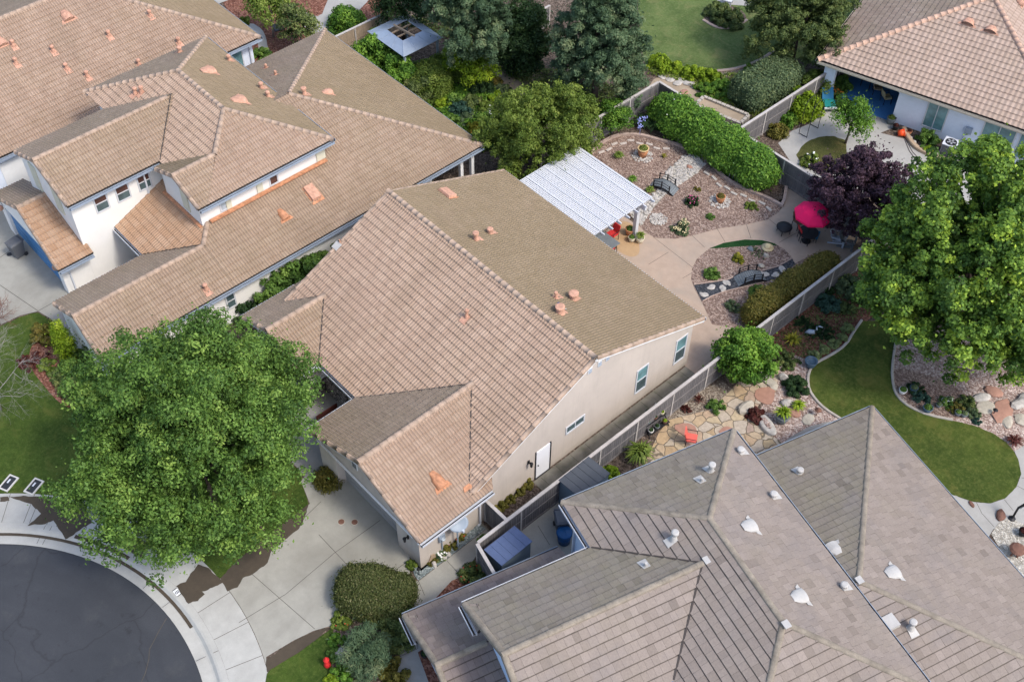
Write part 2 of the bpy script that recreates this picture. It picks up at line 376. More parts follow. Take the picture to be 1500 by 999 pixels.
LEAF = {
 'leaf_gum': [(.03, .062, .016), (.06, .115, .024), (.1, .17, .034), (.17, .245, .055)],
 'leaf_pale': [(.1, .13, .05), (.16, .2, .08), (.22, .27, .11), (.3, .34, .16)],
 'leaf_maple': [(.02, .042, .01), (.045, .085, .016), (.105, .165, .024), (.24, .31, .04)],
 'leaf_plum': [(.013, .008, .012), (.026, .014, .022), (.05, .03, .042), (.095, .06, .075)],
 'leaf_pine': [(.025, .045, .024), (.048, .082, .042), (.08, .12, .06), (.15, .175, .09)],
 'leaf_olive': [(.045, .075, .014), (.085, .125, .022), (.135, .18, .034), (.2, .24, .055)],
 'leaf_dull': [(.02, .035, .012), (.042, .06, .02), (.07, .09, .028), (.11, .12, .04)],
 'leaf_dark': [(.008, .019, .008), (.015, .033, .012), (.027, .05, .017), (.045, .075, .022)],
 'leaf_fresh': [(.025, .062, .01), (.052, .115, .016), (.09, .17, .022), (.15, .24, .035)],
 'leaf_lime': [(.06, .1, .008), (.12, .19, .012), (.19, .27, .02), (.3, .36, .035)],
 'leaf_hedge': [(.055, .06, .014), (.105, .1, .022), (.155, .135, .03), (.21, .15, .045)],
 'leaf_graygreen': [(.03, .05, .025), (.06, .09, .045), (.1, .13, .06), (.17, .19, .085)],
 'leaf_blue': [(.02, .05, .038), (.035, .08, .058), (.055, .11, .08), (.09, .15, .11)],
 'leaf_red': [(.035, .01, .008), (.07, .02, .016), (.11, .035, .03), (.13, .07, .05)],
 'leaf_yellow': [(.09, .11, .012), (.17, .18, .02), (.3, .27, .03), (.42, .37, .06)],
 'leaf_box': [(.032, .042, .013), (.058, .074, .022), (.095, .105, .038), (.17, .155, .075)],
}
LK = {'leaf_gum': 1.75, 'leaf_maple': 2.3, 'leaf_plum': 2.4, 'leaf_pine': 1.6, 'leaf_dark': 2.0, 'leaf_dull': 2.4, 'leaf_olive': 1.6, 'leaf_hedge': 1.45, 'leaf_pale': 1.3, 'leaf_fresh': 1.8, 'leaf_lime': 1.5, 'leaf_box': 1.5, 'leaf_graygreen': 1.9}
for k, v in LEAF.items(): m_leaf(k, [sc3(c, LK.get(k, 1.3)) for c in v])

# ------------------------------------------------------------------ mesh helpers
class MB:
    """collects shapes and links them as ONE mesh object"""
    def __init__(s): s.v = []; s.f = []; s.m = []; s.uv = []; s.mats = []; s.cur = 0
    def use(s, name):
        if name not in s.mats: s.mats.append(name)
        s.cur = s.mats.index(name); return s
    def add(s, verts, faces, uv=None):
        k = len(s.v); s.v.extend([tuple(map(float, p)) for p in verts])
        s.uv.extend(uv if uv is not None else [(0.0, 0.0)]*len(verts))
        for f in faces: s.f.append(tuple(i+k for i in f)); s.m.append(s.cur)
        return s
    def box(s, c, d, rot=0, M=None):
        x, y, z = d[0]/2, d[1]/2, d[2]/2
        P = np.array([[-x,-y,-z],[x,-y,-z],[x,y,-z],[-x,y,-z],[-x,-y,z],[x,-y,z],[x,y,z],[-x,y,z]])
        if M is not None: P = P @ np.asarray(M).T
        elif rot: P = P @ rz(rot).T
        return s.add(P + np.asarray(c, float), [(3,2,1,0),(4,5,6,7),(0,1,5,4),(1,2,6,5),(2,3,7,6),(3,0,4,7)])
    def bx(s, x0, x1, y0, y1, z0, z1):
        return s.box(((x0+x1)/2, (y0+y1)/2, (z0+z1)/2), (abs(x1-x0), abs(y1-y0), abs(z1-z0)))
    def bar(s, p, q, a, b, up=(0, 0, 1)):
        """rectangular bar from p to q, a wide (sideways), b high (along up)"""
        p, q = np.asarray(p, float), np.asarray(q, float); t = q-p; L = np.linalg.norm(t); t = t/L
        sd = np.cross(t, up); n = np.linalg.norm(sd)
        sd = sd/n if n > 1e-6 else np.array([1.0, 0, 0]); u = np.cross(sd, t)
        return s.box((p+q)/2, (L, a, b), M=np.stack([t, -sd if False else np.cross(u, t), u], 1))
    def tube(s, pts, radii, n=8, cap=True):
        pts = [np.asarray(p, float) for p in pts]
        if not hasattr(radii, '__len__'): radii = [radii]*len(pts)
        vs, fs = [], []
        for i, p in enumerate(pts):
            t = pts[min(i+1, len(pts)-1)] - pts[max(i-1, 0)]; t = t/(np.linalg.norm(t)+1e-9)
            a = np.cross(t, (0, 0, 1) if abs(t[2]) < .9 else (1, 0, 0)); a /= np.linalg.norm(a); b = np.cross(t, a)
            for k in range(n):
                th = 2*math.pi*k/n; vs.append(p + radii[i]*(math.cos(th)*a + math.sin(th)*b))
        for i in range(len(pts)-1):
            for k in range(n):
                k2 = (k+1) % n; fs.append((i*n+k2, i*n+k, (i+1)*n+k, (i+1)*n+k2))
        if cap: fs.append(tuple(range(n))); fs.append(tuple(reversed(range((len(pts)-1)*n, len(pts)*n))))
        return s.add(vs, fs)
    def lathe(s, prof, c=(0, 0, 0), n=20, sx=1, sy=1):
        vs, fs = [], []
        for r, z in prof:
            for k in range(n):
                th = 2*math.pi*k/n; vs.append((c[0]+r*math.cos(th)*sx, c[1]+r*math.sin(th)*sy, c[2]+z))
        for i in range(len(prof)-1):
            for k in range(n):
                k2 = (k+1) % n; fs.append((i*n+k, i*n+k2, (i+1)*n+k2, (i+1)*n+k))
        fs.append(tuple(reversed(range(n)))); fs.append(tuple(range((len(prof)-1)*n, len(prof)*n)))
        return s.add(vs, fs)
    def prism(s, poly, vec):
        """closed prism: 3d polygon swept along vec"""
        n = len(poly); P = [np.asarray(p, float) for p in poly]; v = np.asarray(vec, float)
        fs = [tuple(reversed(range(n))), tuple(range(n, 2*n))]
        fs += [(i, (i+1) % n, n+(i+1) % n, n+i) for i in range(n)]
        return s.add(P+[p+v for p in P], fs)
    def blob(s, c, r, seed=0, n=2, rough=.18):
        """a stone: rough lump"""
        bm = bmesh.new(); bmesh.ops.create_icosphere(bm, subdivisions=n, radius=1.0)
        rg = np.random.default_rng(seed); A = rg.normal(size=(4, 3)); ph = rg.uniform(0, 6, 4)
        vs = []
        for v in bm.verts:
            p = np.array(v.co); k = 1 + rough*sum(math.sin(2.1*(A[i] @ p)+ph[i]) for i in range(4))/2
            vs.append(np.asarray(c)+p*k*np.asarray(r))
        fs = [tuple(q.index for q in f.verts) for f in bm.faces]; bm.free()
        return s.add(vs, fs)
    def build(s, name, mat=None, parent=None, off=None, smooth=False, ang=None):
        me = bpy.data.meshes.new(name)
        V = np.array(s.v, float)
        if off is not None: V = V-np.asarray(off, float)
        me.from_pydata(V.tolist(), [], s.f)
        if mat: me.materials.append(MATS[mat])
        for q in s.mats: me.materials.append(MATS[q])
        if s.mats:
            me.polygons.foreach_set('material_index', np.array(s.m, np.int32))
            if any(u != (0.0, 0.0) for u in s.uv[:2000]) or any(u != (0.0, 0.0) for u in s.uv[-50:]):
                uvl = me.uv_layers.new(name='uv'); li = np.empty(len(me.loops), np.int32)
                me.loops.foreach_get('vertex_index', li)
                uvl.data.foreach_set('uv', np.array(s.uv, np.float32)[li].ravel())
        if smooth: me.polygons.foreach_set('use_smooth', [True]*len(me.polygons))
        me.update()
        o = bpy.data.objects.new(name, me); C.objects.link(o)
        if parent is not None: o.parent = parent.e if isinstance(parent, Thing) else parent
        return o
def tag(o, label=None, cat=None, group=None, kind=None):
    if label: o['label'] = label
    if cat: o['category'] = cat
    if group: o['group'] = group
    if kind: o['kind'] = kind
    return o
class Thing:
    """an Empty at the base of a thing; parts given in frame coordinates are stored relative to it"""
    def __init__(s, name, label, cat, loc=(0, 0, 0), rot=0.0, group=None, frame=None):
        s.e = bpy.data.objects.new(name, None); C.objects.link(s.e); s.e.empty_display_size = .3
        s.e.location = tuple(map(float, loc)); s.e.rotation_euler = (0, 0, rot)
        tag(s.e, label, cat, group); s.rot = rot
        s.off = (rz(-rot) @ np.asarray(loc, float)) if frame else np.zeros(3)
    def part(s, mb, name, mat=None, parent=None, smooth=False):
        return mb.build(name, mat, parent if parent is not None else s.e, s.off, smooth)
def one(mb, name, mat, label, cat, loc=(0, 0, 0), rot=0, group=None, kind=None, smooth=False):
    o = mb.build(name, mat, None, None, smooth); o.location = tuple(map(float, loc)); o.rotation_euler = (0, 0, rot)
    return tag(o, label, cat, group, kind)
def copy_tree(o, loc, rot=None, label=None, parent=None):
    c = o.copy(); C.objects.link(c)
    if parent is None:
        c.location = tuple(map(float, loc))
        if rot is not None: c.rotation_euler = (0, 0, rot)
        if label: c['label'] = label
    else: c.parent = parent
    for ch in list(o.children): copy_tree(ch, None, None, None, c)
    return c
def chaikin(pts, n=2, closed=True):
    P = [np.asarray(p, float) for p in pts]
    for _ in range(n):
        Q = []; m = len(P)
        if not closed: Q.append(P[0])
        for i in range(m if closed else m-1):
            a, b = P[i], P[(i+1) % m]; Q += [.75*a+.25*b, .25*a+.75*b]
        if not closed: Q.append(P[-1])
        P = Q
    return P
def sheet(name, pts, z, mat, kind='structure', label=None, px=True, smooth=0, cat=None, thick=0):
    """flat ground surface with its outline; px outlines are survey points on the ground plane"""
    P = [at(p[0], p[1], z) if px else np.array([p[0], p[1], z]) for p in pts]
    if smooth: P = chaikin(P, smooth)
    bm = bmesh.new(); vs = [bm.verts.new(p) for p in P]; f = bm.faces.new(vs)
    bmesh.ops.triangulate(bm, faces=[f]); bmesh.ops.recalc_face_normals(bm, faces=bm.faces)
    for q in bm.faces:
        if q.normal.z < 0: q.normal_flip()
    if thick:
        r = bmesh.ops.extrude_face_region(bm, geom=list(bm.faces))
        bmesh.ops.translate(bm, verts=[g for g in r['geom'] if isinstance(g, bmesh.types.BMVert)], vec=(0, 0, -thick))
        bmesh.ops.recalc_face_normals(bm, faces=bm.faces)
    me = bpy.data.meshes.new(name); bm.to_mesh(me); bm.free(); me.materials.append(MATS[mat])
    o = bpy.data.objects.new(name, me); C.objects.link(o)
    return tag(o, label, cat, None, kind)
def strips(name, segs, width, z, mat, parent=None):
    """thin joints in a pavement, one mesh of the pavement they belong to"""
    mb = MB()
    for (a, b) in segs:
        a, b = np.asarray(a, float)[:2], np.asarray(b, float)[:2]; t = b-a; t /= np.linalg.norm(t); n = np.array([-t[1], t[0]])*width/2
        mb.add([(*(a-n), z), (*(b-n), z), (*(b+n), z), (*(a+n), z)], [(0, 1, 2, 3)])
    return mb.build(name, mat, parent)
def sweep(mb, pts, w_, h, z=0, seg=None):
    """kerb of rectangular section along a line on the ground; seg cuts it into blocks"""
    P = [np.asarray(p, float)[:2] for p in pts]
    if seg:
        d = [0]
        for a, b in zip(P, P[1:]): d.append(d[-1]+np.linalg.norm(b-a))
        n = max(1, int(d[-1]/seg)); ts = np.linspace(0, d[-1], n+1)
        Q = [np.array([np.interp(t, d, [p[0] for p in P]), np.interp(t, d, [p[1] for p in P])]) for t in ts]
        for i, (a, b) in enumerate(zip(Q, Q[1:])):
            t = (b-a)/np.linalg.norm(b-a); a2, b2 = a+t*.012, b-t*.012; hh = h+((i*37) % 7-3)*.003
            mb.bar((*a2, z+hh/2), (*b2, z+hh/2), w_, hh)
        return mb
    n = len(P); vs = []
    for i in range(n):
        t = P[min(i+1, n-1)]-P[max(i-1, 0)]; t /= np.linalg.norm(t); q = np.array([-t[1], t[0]])*w_/2
        for sgn, zz in ((-1, 0), (-1, h*.8), (-.7, h), (.7, h), (1, h*.8), (1, 0)): vs.append((*(P[i]+q*sgn), z+zz))
    fs = []
    for i in range(n-1):
        for k in range(5): fs.append((i*6+k+1, i*6+k, (i+1)*6+k, (i+1)*6+k+1))
    fs += [tuple(range(6)), tuple(reversed(range((n-1)*6, n*6)))]
    return mb.add(vs, fs)

# ------------------------------------------------------------------ roof tiles
def clip_poly(pts, edges):
    """Sutherland-Hodgman of (u,v,h) points against half planes (n_u,n_v,c): n.p >= c"""
    for (a, b, c) in edges:
        out = []; m = len(pts)
        for i in range(m):
            p, q = pts[i], pts[(i+1) % m]; dp = a*p[0]+b*p[1]-c; dq = a*q[0]+b*q[1]-c
            if dp >= 0: out.append(p)
            if (dp >= 0) != (dq >= 0):
                t = dp/(dp-dq); out.append(tuple(p[k]+t*(q[k]-p[k]) for k in range(len(p))))
        pts = out
        if len(pts) < 3: return []
    return pts
def plane_basis(P3):
    P = np.array(P3, float); n = np.zeros(3)
    for i in range(len(P)):
        a, b = P[i], P[(i+1) % len(P)]; n += np.cross(a, b)
    n /= np.linalg.norm(n)
    if n[2] < 0: n = -n
    u = np.cross((0, 0, 1.0), n); u /= np.linalg.norm(u); v = np.cross(n, u)
    return P, n, u, v
def roof_edges(uv):
    area = sum(uv[i][0]*uv[(i+1) % len(uv)][1]-uv[(i+1) % len(uv)][0]*uv[i][1] for i in range(len(uv)))
    if area < 0: uv = uv[::-1]
    E_ = []
    for i in range(len(uv)):
        a, b = uv[i], uv[(i+1) % len(uv)]; t = (b[0]-a[0], b[1]-a[1]); L = math.hypot(*t)
        if L < 1e-6: continue
        nn = (-t[1]/L, t[0]/L); E_.append((nn[0], nn[1], nn[0]*a[0]+nn[1]*a[1]))
    return E_
def tile_wave(mb, P3, mat, pitch=.155, expo=.37, amp=.042, step=.036, nseg=4):
    """barrel-wave concrete tiles, really modelled, over one convex roof plane"""
    P, n, u, v = plane_basis(P3); o = P[np.argmin(P[:, 2])]
    uv = [(float((p-o) @ u), float((p-o) @ v)) for p in P]; E_ = roof_edges(uv)
    U = [q[0] for q in uv]; Vv = [q[1] for q in uv]
    us = np.arange(math.floor(min(U)/pitch)*pitch, max(U)+pitch, pitch/nseg)
    wv = amp*np.abs(np.sin(np.pi*us/pitch))**.8
    rows, hs, tv = [], [], []
    k0 = int(math.floor(min(Vv)/expo))
    for k in range(k0, int(math.ceil(max(Vv)/expo))+1):
        rows += [k*expo, (k+1)*expo-.003]; hs += [step, 0.0]; tv += [k*expo+.004, (k+1)*expo-.004]
    rows, hs = np.array(rows), np.array(hs)
    rj = RNG.normal(0, .0045, (len(rows), len(us)//nseg+2))
    Hh = hs[:, None]+wv[None, :]+np.repeat(rj, nseg, axis=1)[:, :len(us)]
    # rows overlap: course k's low edge sits over the top of course k-1
    UU = np.broadcast_to(us[None, :], Hh.shape); VV = np.broadcast_to(rows[:, None], Hh.shape)
    D = np.min([a*UU+b*VV-c for a, b, c in E_], axis=0)
    nr, nu = Hh.shape
    idx = -np.ones(Hh.shape, int); verts, uvs = [], []; faces = []
    inside = D >= 0
    q = inside[:-1, :-1] & inside[1:, :-1] & inside[:-1, 1:] & inside[1:, 1:]
    dmax = np.max([D[:-1, :-1], D[1:, :-1], D[:-1, 1:], D[1:, 1:]], axis=0)
    near = (~q) & (dmax > -.4)
    mb.use(mat)
    tvv = np.array(tv)
    def P_(a, b, h): return o+u*a+v*b+n*h
    ii, jj = np.nonzero(q)
    need = np.zeros(Hh.shape, bool)
    for di in (0, 1):
        for dj in (0, 1): need[ii+di, jj+dj] = True
    li, lj = np.nonzero(need); idx[li, lj] = np.arange(len(li))
    pts = o+UU[li, lj][:, None]*u+VV[li, lj][:, None]*v+Hh[li, lj][:, None]*n
    F = np.stack([idx[ii, jj], idx[ii, jj+1], idx[ii+1, jj+1], idx[ii+1, jj]], 1)
    mb.add(pts.tolist(), F.tolist(), [(float(a)+50, float(b)+50) for a, b in zip(us[lj], tvv[li])])
    vs, fs, ux = [], [], []
    for i, j in zip(*np.nonzero(near)):
        quad = [(us[j], rows[i], Hh[i, j], tvv[i]), (us[j+1], rows[i], Hh[i, j+1], tvv[i]),
                (us[j+1], rows[i+1], Hh[i+1, j+1], tvv[i+1]), (us[j], rows[i+1], Hh[i+1, j], tvv[i+1])]
        c = clip_poly(quad, E_)
        if c:
            k = len(vs); vs += [P_(p[0], p[1], p[2]) for p in c]; ux += [(float(p[0])+50, float(p[3])+50) for p in c]
            fs.append(tuple(range(k, k+len(c))))
    if vs: mb.add(vs, fs, ux)
    deck(mb, P, n)
def deck(mb, P, n):
    mb.use('under_tile'); mb.prism([p-n*.012 for p in P], -n*.13)
def tile_flat(mb, P3, mat, expo=.36, wid=.3, seed=0):
    """flat slate-like tiles, each its own slab with a thick low edge"""
    rg = np.random.default_rng(seed+11)
    P, n, u, v = plane_basis(P3); o = P[np.argmin(P[:, 2])]
    uv = [(float((p-o) @ u), float((p-o) @ v)) for p in P]; E_ = roof_edges(uv)
    U = [q[0] for q in uv]; Vv = [q[1] for q in uv]
    vs, fs, ux = [], [], []
    mb.use(mat)
    for k in range(int(math.floor(min(Vv)/expo))-1, int(math.ceil(max(Vv)/expo))+1):
        v0, v1 = k*expo, (k+1)*expo
        x = min(U)-rg.uniform(0, wid)
        while x < max(U):
            w_ = wid*rg.uniform(.75, 1.2); r = float(rg.uniform()); h0 = .05+rg.normal(0, .004); h1 = .008
            vb = v0-rg.uniform(0, .012)
            top = [(x+.0025, vb, h0), (x+w_-.0025, vb, h0+rg.normal(0, .002)), (x+w_-.0025, v1+.01, h1), (x+.0025, v1+.01, h1)]
            frt = [(x+.005, vb-.001, 0.0), (x+w_-.005, vb-.001, 0.0), (x+w_-.005, vb, h0), (x+.005, vb, h0)]
            for poly in (top, frt):
                if all(min(a*p[0]+b*p[1]-c for a, b, c in E_) >= 0 for p in poly): c = poly
                else: c = clip_poly(poly, E_)
                if c:
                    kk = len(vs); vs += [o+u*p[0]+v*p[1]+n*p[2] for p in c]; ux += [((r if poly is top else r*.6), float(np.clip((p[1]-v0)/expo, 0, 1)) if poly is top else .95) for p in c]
                    fs.append(tuple(range(kk, kk+len(c))))
            x += w_
    mb.add(vs, fs, ux); deck(mb, P, n)
def ridge_caps(mb, a, b, r=.13, L=.4, rise=.05, flat=False):
    """overlapping half-round cap tiles from a (low) to b (high)"""
    a, b = np.asarray(a, float), np.asarray(b, float); t = b-a; T = np.linalg.norm(t); t /= T
    sd = np.cross(t, (0, 0, 1.0)); sd /= np.linalg.norm(sd); up = np.cross(sd, t)
    m = max(1, int(round(T/L))); l = T/m
    for i in range(m):
        p, q = a+t*(i*l-.03)+up*(rise+.016), a+t*((i+1)*l)+up*(rise+.008)
        vs, rr = [], r*(1+RNG.normal(0, .015))
        for base, rad in ((p, rr*1.0), (q, rr*.98)):
            k = .62 if flat else .8
            vs.append(base+sd*rad*1.12-up*.13)
            for th in np.linspace(0, math.pi, 8): vs.append(base+sd*rad*math.cos(th)+up*rad*k*math.sin(th)-up*.04)
            vs.append(base-sd*rad*1.12-up*.13)
        fs = [(k, k+1, k+11, k+10) for k in range(9)]+[tuple(range(10)), tuple(reversed(range(10, 20)))]
        mb.add(vs, fs)
def gutter(T, p, q, out, mat='gutter_gray', w_=.13, h=.12):
    """open eaves trough with leaf litter in it, from p to q along the tile edge; out = outward direction"""
    p, q, out = (np.asarray(k, float) for k in (p, q, out)); mb = MB(); dz = np.array([0, 0, 1.0])
    b0 = -dz*.10
    for off, wd, z0, z1, mt in ((w_, .022, -h, 0, mat), (.02, .02, -h, -.02, mat), (w_/2, w_, -h-.012, -h+.006, mat), (w_/2, w_-.03, -h+.008, -h*.45, 'gutter_litter')):
        mb.use(mt); mb.bar(p+out*off+b0+dz*(z0+z1)/2, q+out*off+b0+dz*(z0+z1)/2, wd, z1-z0)
    # fascia board behind the trough
    mb.use(mat); mb.bar(p-out*.03+dz*-.22, q-out*.03+dz*-.22, .03, .2)
    return T.part(mb, 'gutter')
def downspout(T, p, zt, mat='gutter_white'):
    mb = MB(); mb.box((p[0], p[1], zt/2+.05), (.075, .075, zt-.1)); mb.box((p[0], p[1]-.06, .06), (.075, .16, .07))
    return T.part(mb, 'downspout', mat)
def basis_on(n):
    n = np.asarray(n, float); n /= np.linalg.norm(n); u = np.cross((0, 0, 1.0), n); u /= np.linalg.norm(u); v = np.cross(n, u)
    return n, u, v
def vent_hood(T, par, p, n, mat='copper_orange', L=.62, wd=.5, h=.24, flange=True):
    """sheet-metal dormer vent: half-cone hood narrowing up the slope, mouth down the slope, on a flashing"""
    n, u, v = basis_on(n); mb = MB().use(mat)
    p = np.asarray(p, float)+n*.05
    if flange: mb.prism([p-u*wd*.75-v*L*.62, p+u*wd*.75-v*L*.62, p+u*wd*.6-v*L*.3, p-u*wd*.6-v*L*.3], n*.012)
    vs = []; m = 9
    for s_, rw, rh in ((-.5, .5, 1), (.1, .42, .72), (.5, .22, .16)):
        for th in np.linspace(0, math.pi, m): vs.append(p+v*L*s_+u*wd*rw*math.cos(th)+n*h*rh*math.sin(th))
    fs = [(r*m+k, r*m+k+1, (r+1)*m+k+1, (r+1)*m+k) for r in range(2) for k in range(m-1)]+[tuple(range(2*m, 3*m))]
    mb.add(vs, fs)
    mb.use('vent_dark'); mb.add([p-v*L*.46+u*wd*.47*math.cos(th)+n*h*.94*math.sin(th) for th in np.linspace(0, math.pi, m)], [tuple(range(m))])
    mb.use(mat)
    for k in (.25, .5, .72): mb.bar(p-v*L*.485-u*wd*.44*math.sqrt(1-k*k)+n*h*k, p-v*L*.485+u*wd*.44*math.sqrt(1-k*k)+n*h*k, .012, .02)
    return T.part(mb, 'roof_vent', None, par)
def ridges(T, par, mat, runs, **k):
    for a, b in runs:
        mb = MB().use(mat); ridge_caps(mb, a, b, **k); T.part(mb, 'ridge_tiles', None, par, not k.get('flat'))
def vent_pipe(T, par, p, n, mat='salmon_paint', r=.06, h=.4, cap=True, flash=True, foot=None):
    """vertical plumbing or flue pipe with its flashing lapped on the tiles"""
    n, u, v = basis_on(n); p = np.asarray(p, float); mb = MB().use(foot or mat)
    if flash:
        mb.prism([p+n*.05-u*.19-v*.36, p+n*.05+u*.19-v*.36, p+n*.05+u*.15+v*.12, p+n*.05-u*.15+v*.12], n*.012)
        mb.lathe([(r*1.9, -.02), (r*1.15, .2)], p+n*.05, 12)
    mb.use(mat); mb.tube([p-n*.05, p+np.array([0, 0, h])], r, 10)
    if cap:
        mb.lathe([(r*1.1, h-.03), (r*1.75, h), (r*1.75, h+.1), (r*1.2, h+.13)], p, 12)
    return T.part(mb, 'vent_pipe', None, par)
def vent_box(T, par, p, n, mat='salmon_paint', a=.62, b=.42, h=.14):
    n, u, v = basis_on(n); p = np.asarray(p, float)+n*.05; mb = MB().use('copper_orange')
    mb.prism([p-u*b*.62-v*a*.68, p+u*b*.62-v*a*.68, p+u*b*.55+v*a*.5, p-u*b*.55+v*a*.5], n*.012)
    mb.use(mat)
    lo = [p+u*b*.5*i+v*a*.5*j for i, j in ((-1, -1), (1, -1), (1, 1), (-1, 1))]; hi = [q+n*h+(p-q)*.1 for q in lo]
    mb.add(lo+hi, [(4, 5, 6, 7), (0, 1, 5, 4), (1, 2, 6, 5), (2, 3, 7, 6), (3, 0, 4, 7)])
    return T.part(mb, 'skylight_cover', None, par)
def window(T, axis, c, a0, a1, z0, z1, sgn, frame='white_vinyl', glass='glass_teal', split='h', name='window', shade=None, fw=.055):
    """window set in a wall: axis 'x' -> wall plane x=c running along y; sgn = outward sign"""
    def B(mb, d0, d1, p0, p1, q0, q1):
        lo, hi = c+sgn*d0, c+sgn*d1
        if axis == 'x': mb.bx(min(lo, hi), max(lo, hi), p0, p1, q0, q1)
        else: mb.bx(p0, p1, min(lo, hi), max(lo, hi), q0, q1)
    f = MB()
    B(f, -.02, .035, a0-fw, a0+.02, z0-fw, z1+fw); B(f, -.02, .035, a1-.02, a1+fw, z0-fw, z1+fw)
    B(f, -.02, .035, a0+.02, a1-.02, z1-.02, z1+fw); B(f, -.02, .045, a0+.02, a1-.02, z0-fw, z0+.02)
    if split == 'h': B(f, -.02, .03, a0+.02, a1-.02, (z0+z1)/2-.025, (z0+z1)/2+.025)
    if split == 'v': B(f, -.02, .03, (a0+a1)/2-.025, (a0+a1)/2+.025, z0+.02, z1-.02)
    fo = T.part(f, name, frame)
    if split == 'h':
        zm = (z0+z1)/2
        g = MB(); B(g, -.01, .010, a0+.02, a1-.02, zm+.025, z1-.02); T.part(g, 'pane', glass, fo)
        g = MB(); B(g, -.01, .004, a0+.02, a1-.02, z0+.02, zm-.025); T.part(g, 'pane', 'glass', fo)
    else: g = MB(); B(g, -.01, .008, a0+.02, a1-.02, z0+.02, z1-.02); T.part(g, 'pane', glass, fo)
    if shade:
        g = MB(); zz = (z0+z1)/2 if split == 'h' else z1-.02
        B(g, .009, .012, a0+.03, a1-.03, (z0+z1)/2+.03 if shade == 'top' else z0+.03, z1-.03 if shade == 'top' else zz-.03)
        T.part(g, 'blind', 'glass_brown' if shade == 'top' else 'glass_pale', fo)
    return fo

def ground_cover(name, label, pts, mat, n, h, leaf, seed):
    """low uncountable growth over a patch of ground: one object"""
    rg = np.random.default_rng(seed); P = np.array([at(*p)[:2] for p in pts]); lo, hi = P.min(0), P.max(0)
    q = rg.uniform(lo, hi, (n*3, 2)); ins = np.zeros(len(q), bool); m = len(P)
    for i in range(m):
        a, b = P[i], P[(i+1) % m]
        if abs(b[1]-a[1]) < 1e-9: continue
        c = ((a[1] > q[:, 1]) != (b[1] > q[:, 1])) & (q[:, 0] < (b[0]-a[0])*(q[:, 1]-a[1])/(b[1]-a[1])+a[0]); ins ^= c
    q = q[ins][:n]; k = np.sin(q[:, 0]*2.3+1)*np.sin(q[:, 1]*1.9)+np.sin(q[:, 0]*5.1-q[:, 1]*4.3)*.6; kk = (k+1.6)/3.2
    z = h*np.clip(kk, .05, 1)*rg.uniform(.3, 1.0, len(q)); cen = np.column_stack([q, z])
    o = leaf_obj(name, cen, rg.normal(0, .6, cen.shape)+np.array([0, 0, 1.0]), leaf*rg.uniform(.6, 1.4, len(q)), np.clip(kk*.5+rg.normal(.2, .2, len(q)), 0, 1), mat)
    return tag(o, label, None, None, 'stuff')
# ------------------------------------------------------------------ leaves
def leaf_obj(name, cen, nor, size, tint, mat, parent=None, asp=.5, fold=.16, label=None):
    N = len(cen); rg = RNG
    nor = nor/np.linalg.norm(nor, axis=1, keepdims=True)
    r = rg.normal(size=(N, 3)); t = np.cross(nor, r); t /= np.linalg.norm(t, axis=1, keepdims=True)+1e-9; b = np.cross(nor, t)
    s = size[:, None]
    V = np.empty((N, 4, 3))
    V[:, 0] = cen-t*s*.5; V[:, 1] = cen+b*s*asp*.62+nor*s*fold+t*s*.08; V[:, 2] = cen+t*s*.5-nor*s*.08; V[:, 3] = cen-b*s*asp*.62+nor*s*fold+t*s*.08
    me = bpy.data.meshes.new(name)
    me.vertices.add(N*4); me.vertices.foreach_set('co', V.astype(np.float32).ravel())
    me.loops.add(N*4); me.loops.foreach_set('vertex_index', np.arange(N*4, dtype=np.int32))
    me.polygons.add(N); me.polygons.foreach_set('loop_start', np.arange(0, N*4, 4, dtype=np.int32))
    me.update(calc_edges=True); me.materials.append(MATS[mat])
    at_ = me.attributes.new('tint', 'FLOAT', 'POINT')
    at_.data.foreach_set('value', np.repeat(np.clip(tint, 0, 1), 4).astype(np.float32))
    o = bpy.data.objects.new(name, me); C.objects.link(o)
    if parent is not None: o.parent = parent.e if isinstance(parent, Thing) else parent
    return o
def fib(n, rg):
    i = np.arange(n)+.5; z = 1-2*i/n; th = math.pi*(1+5**.5)*i+rg.uniform(0, 6); r = np.sqrt(1-z*z)
    d = np.stack([r*np.cos(th), r*np.sin(th), z], 1)+rg.normal(0, .22, (n, 3)); return d/np.linalg.norm(d, axis=1, keepdims=True)
def clump_leaves(rg, cc, cr, per, up=.35, flat=.75, spread=.3):
    """leaves on and in lumps: cc centres, cr radii"""
    k = np.maximum(4, (per*(cr/np.mean(cr))**2).astype(int)); ids = np.repeat(np.arange(len(cc)), k); n = len(ids)
    d = rg.normal(size=(n, 3)); d[:, 2] = d[:, 2]+.45; d /= np.linalg.norm(d, axis=1, keepdims=True)
    rad = cr[ids]*(1-spread*rg.random(n)**1.4*1.6)
    p = cc[ids]+d*rad[:, None]*np.array([1, 1, flat])
    nr = d+rg.normal(0, .55, (n, 3)); nr[:, 2] += up
    return p, nr, ids
def crown(rg, R, n, shell=.6, cr=(.6, 1.0), low=-.55, lump=.14):
    d = fib(n, rg); d = d[d[:, 2] > low]; A = rg.normal(size=(3, 3)); ph = rg.uniform(0, 6, 3)
    k = 1+lump*sum(np.sin(3.0*(d @ A[i])+ph[i]) for i in range(3))/1.5
    f = np.where(rg.random(len(d)) < .72, rg.uniform(.84, 1.0, len(d)), rg.uniform(shell, .85, len(d)))
    cc = d*np.asarray(R)*(k*f)[:, None]; return cc, rg.uniform(cr[0], cr[1], len(d))
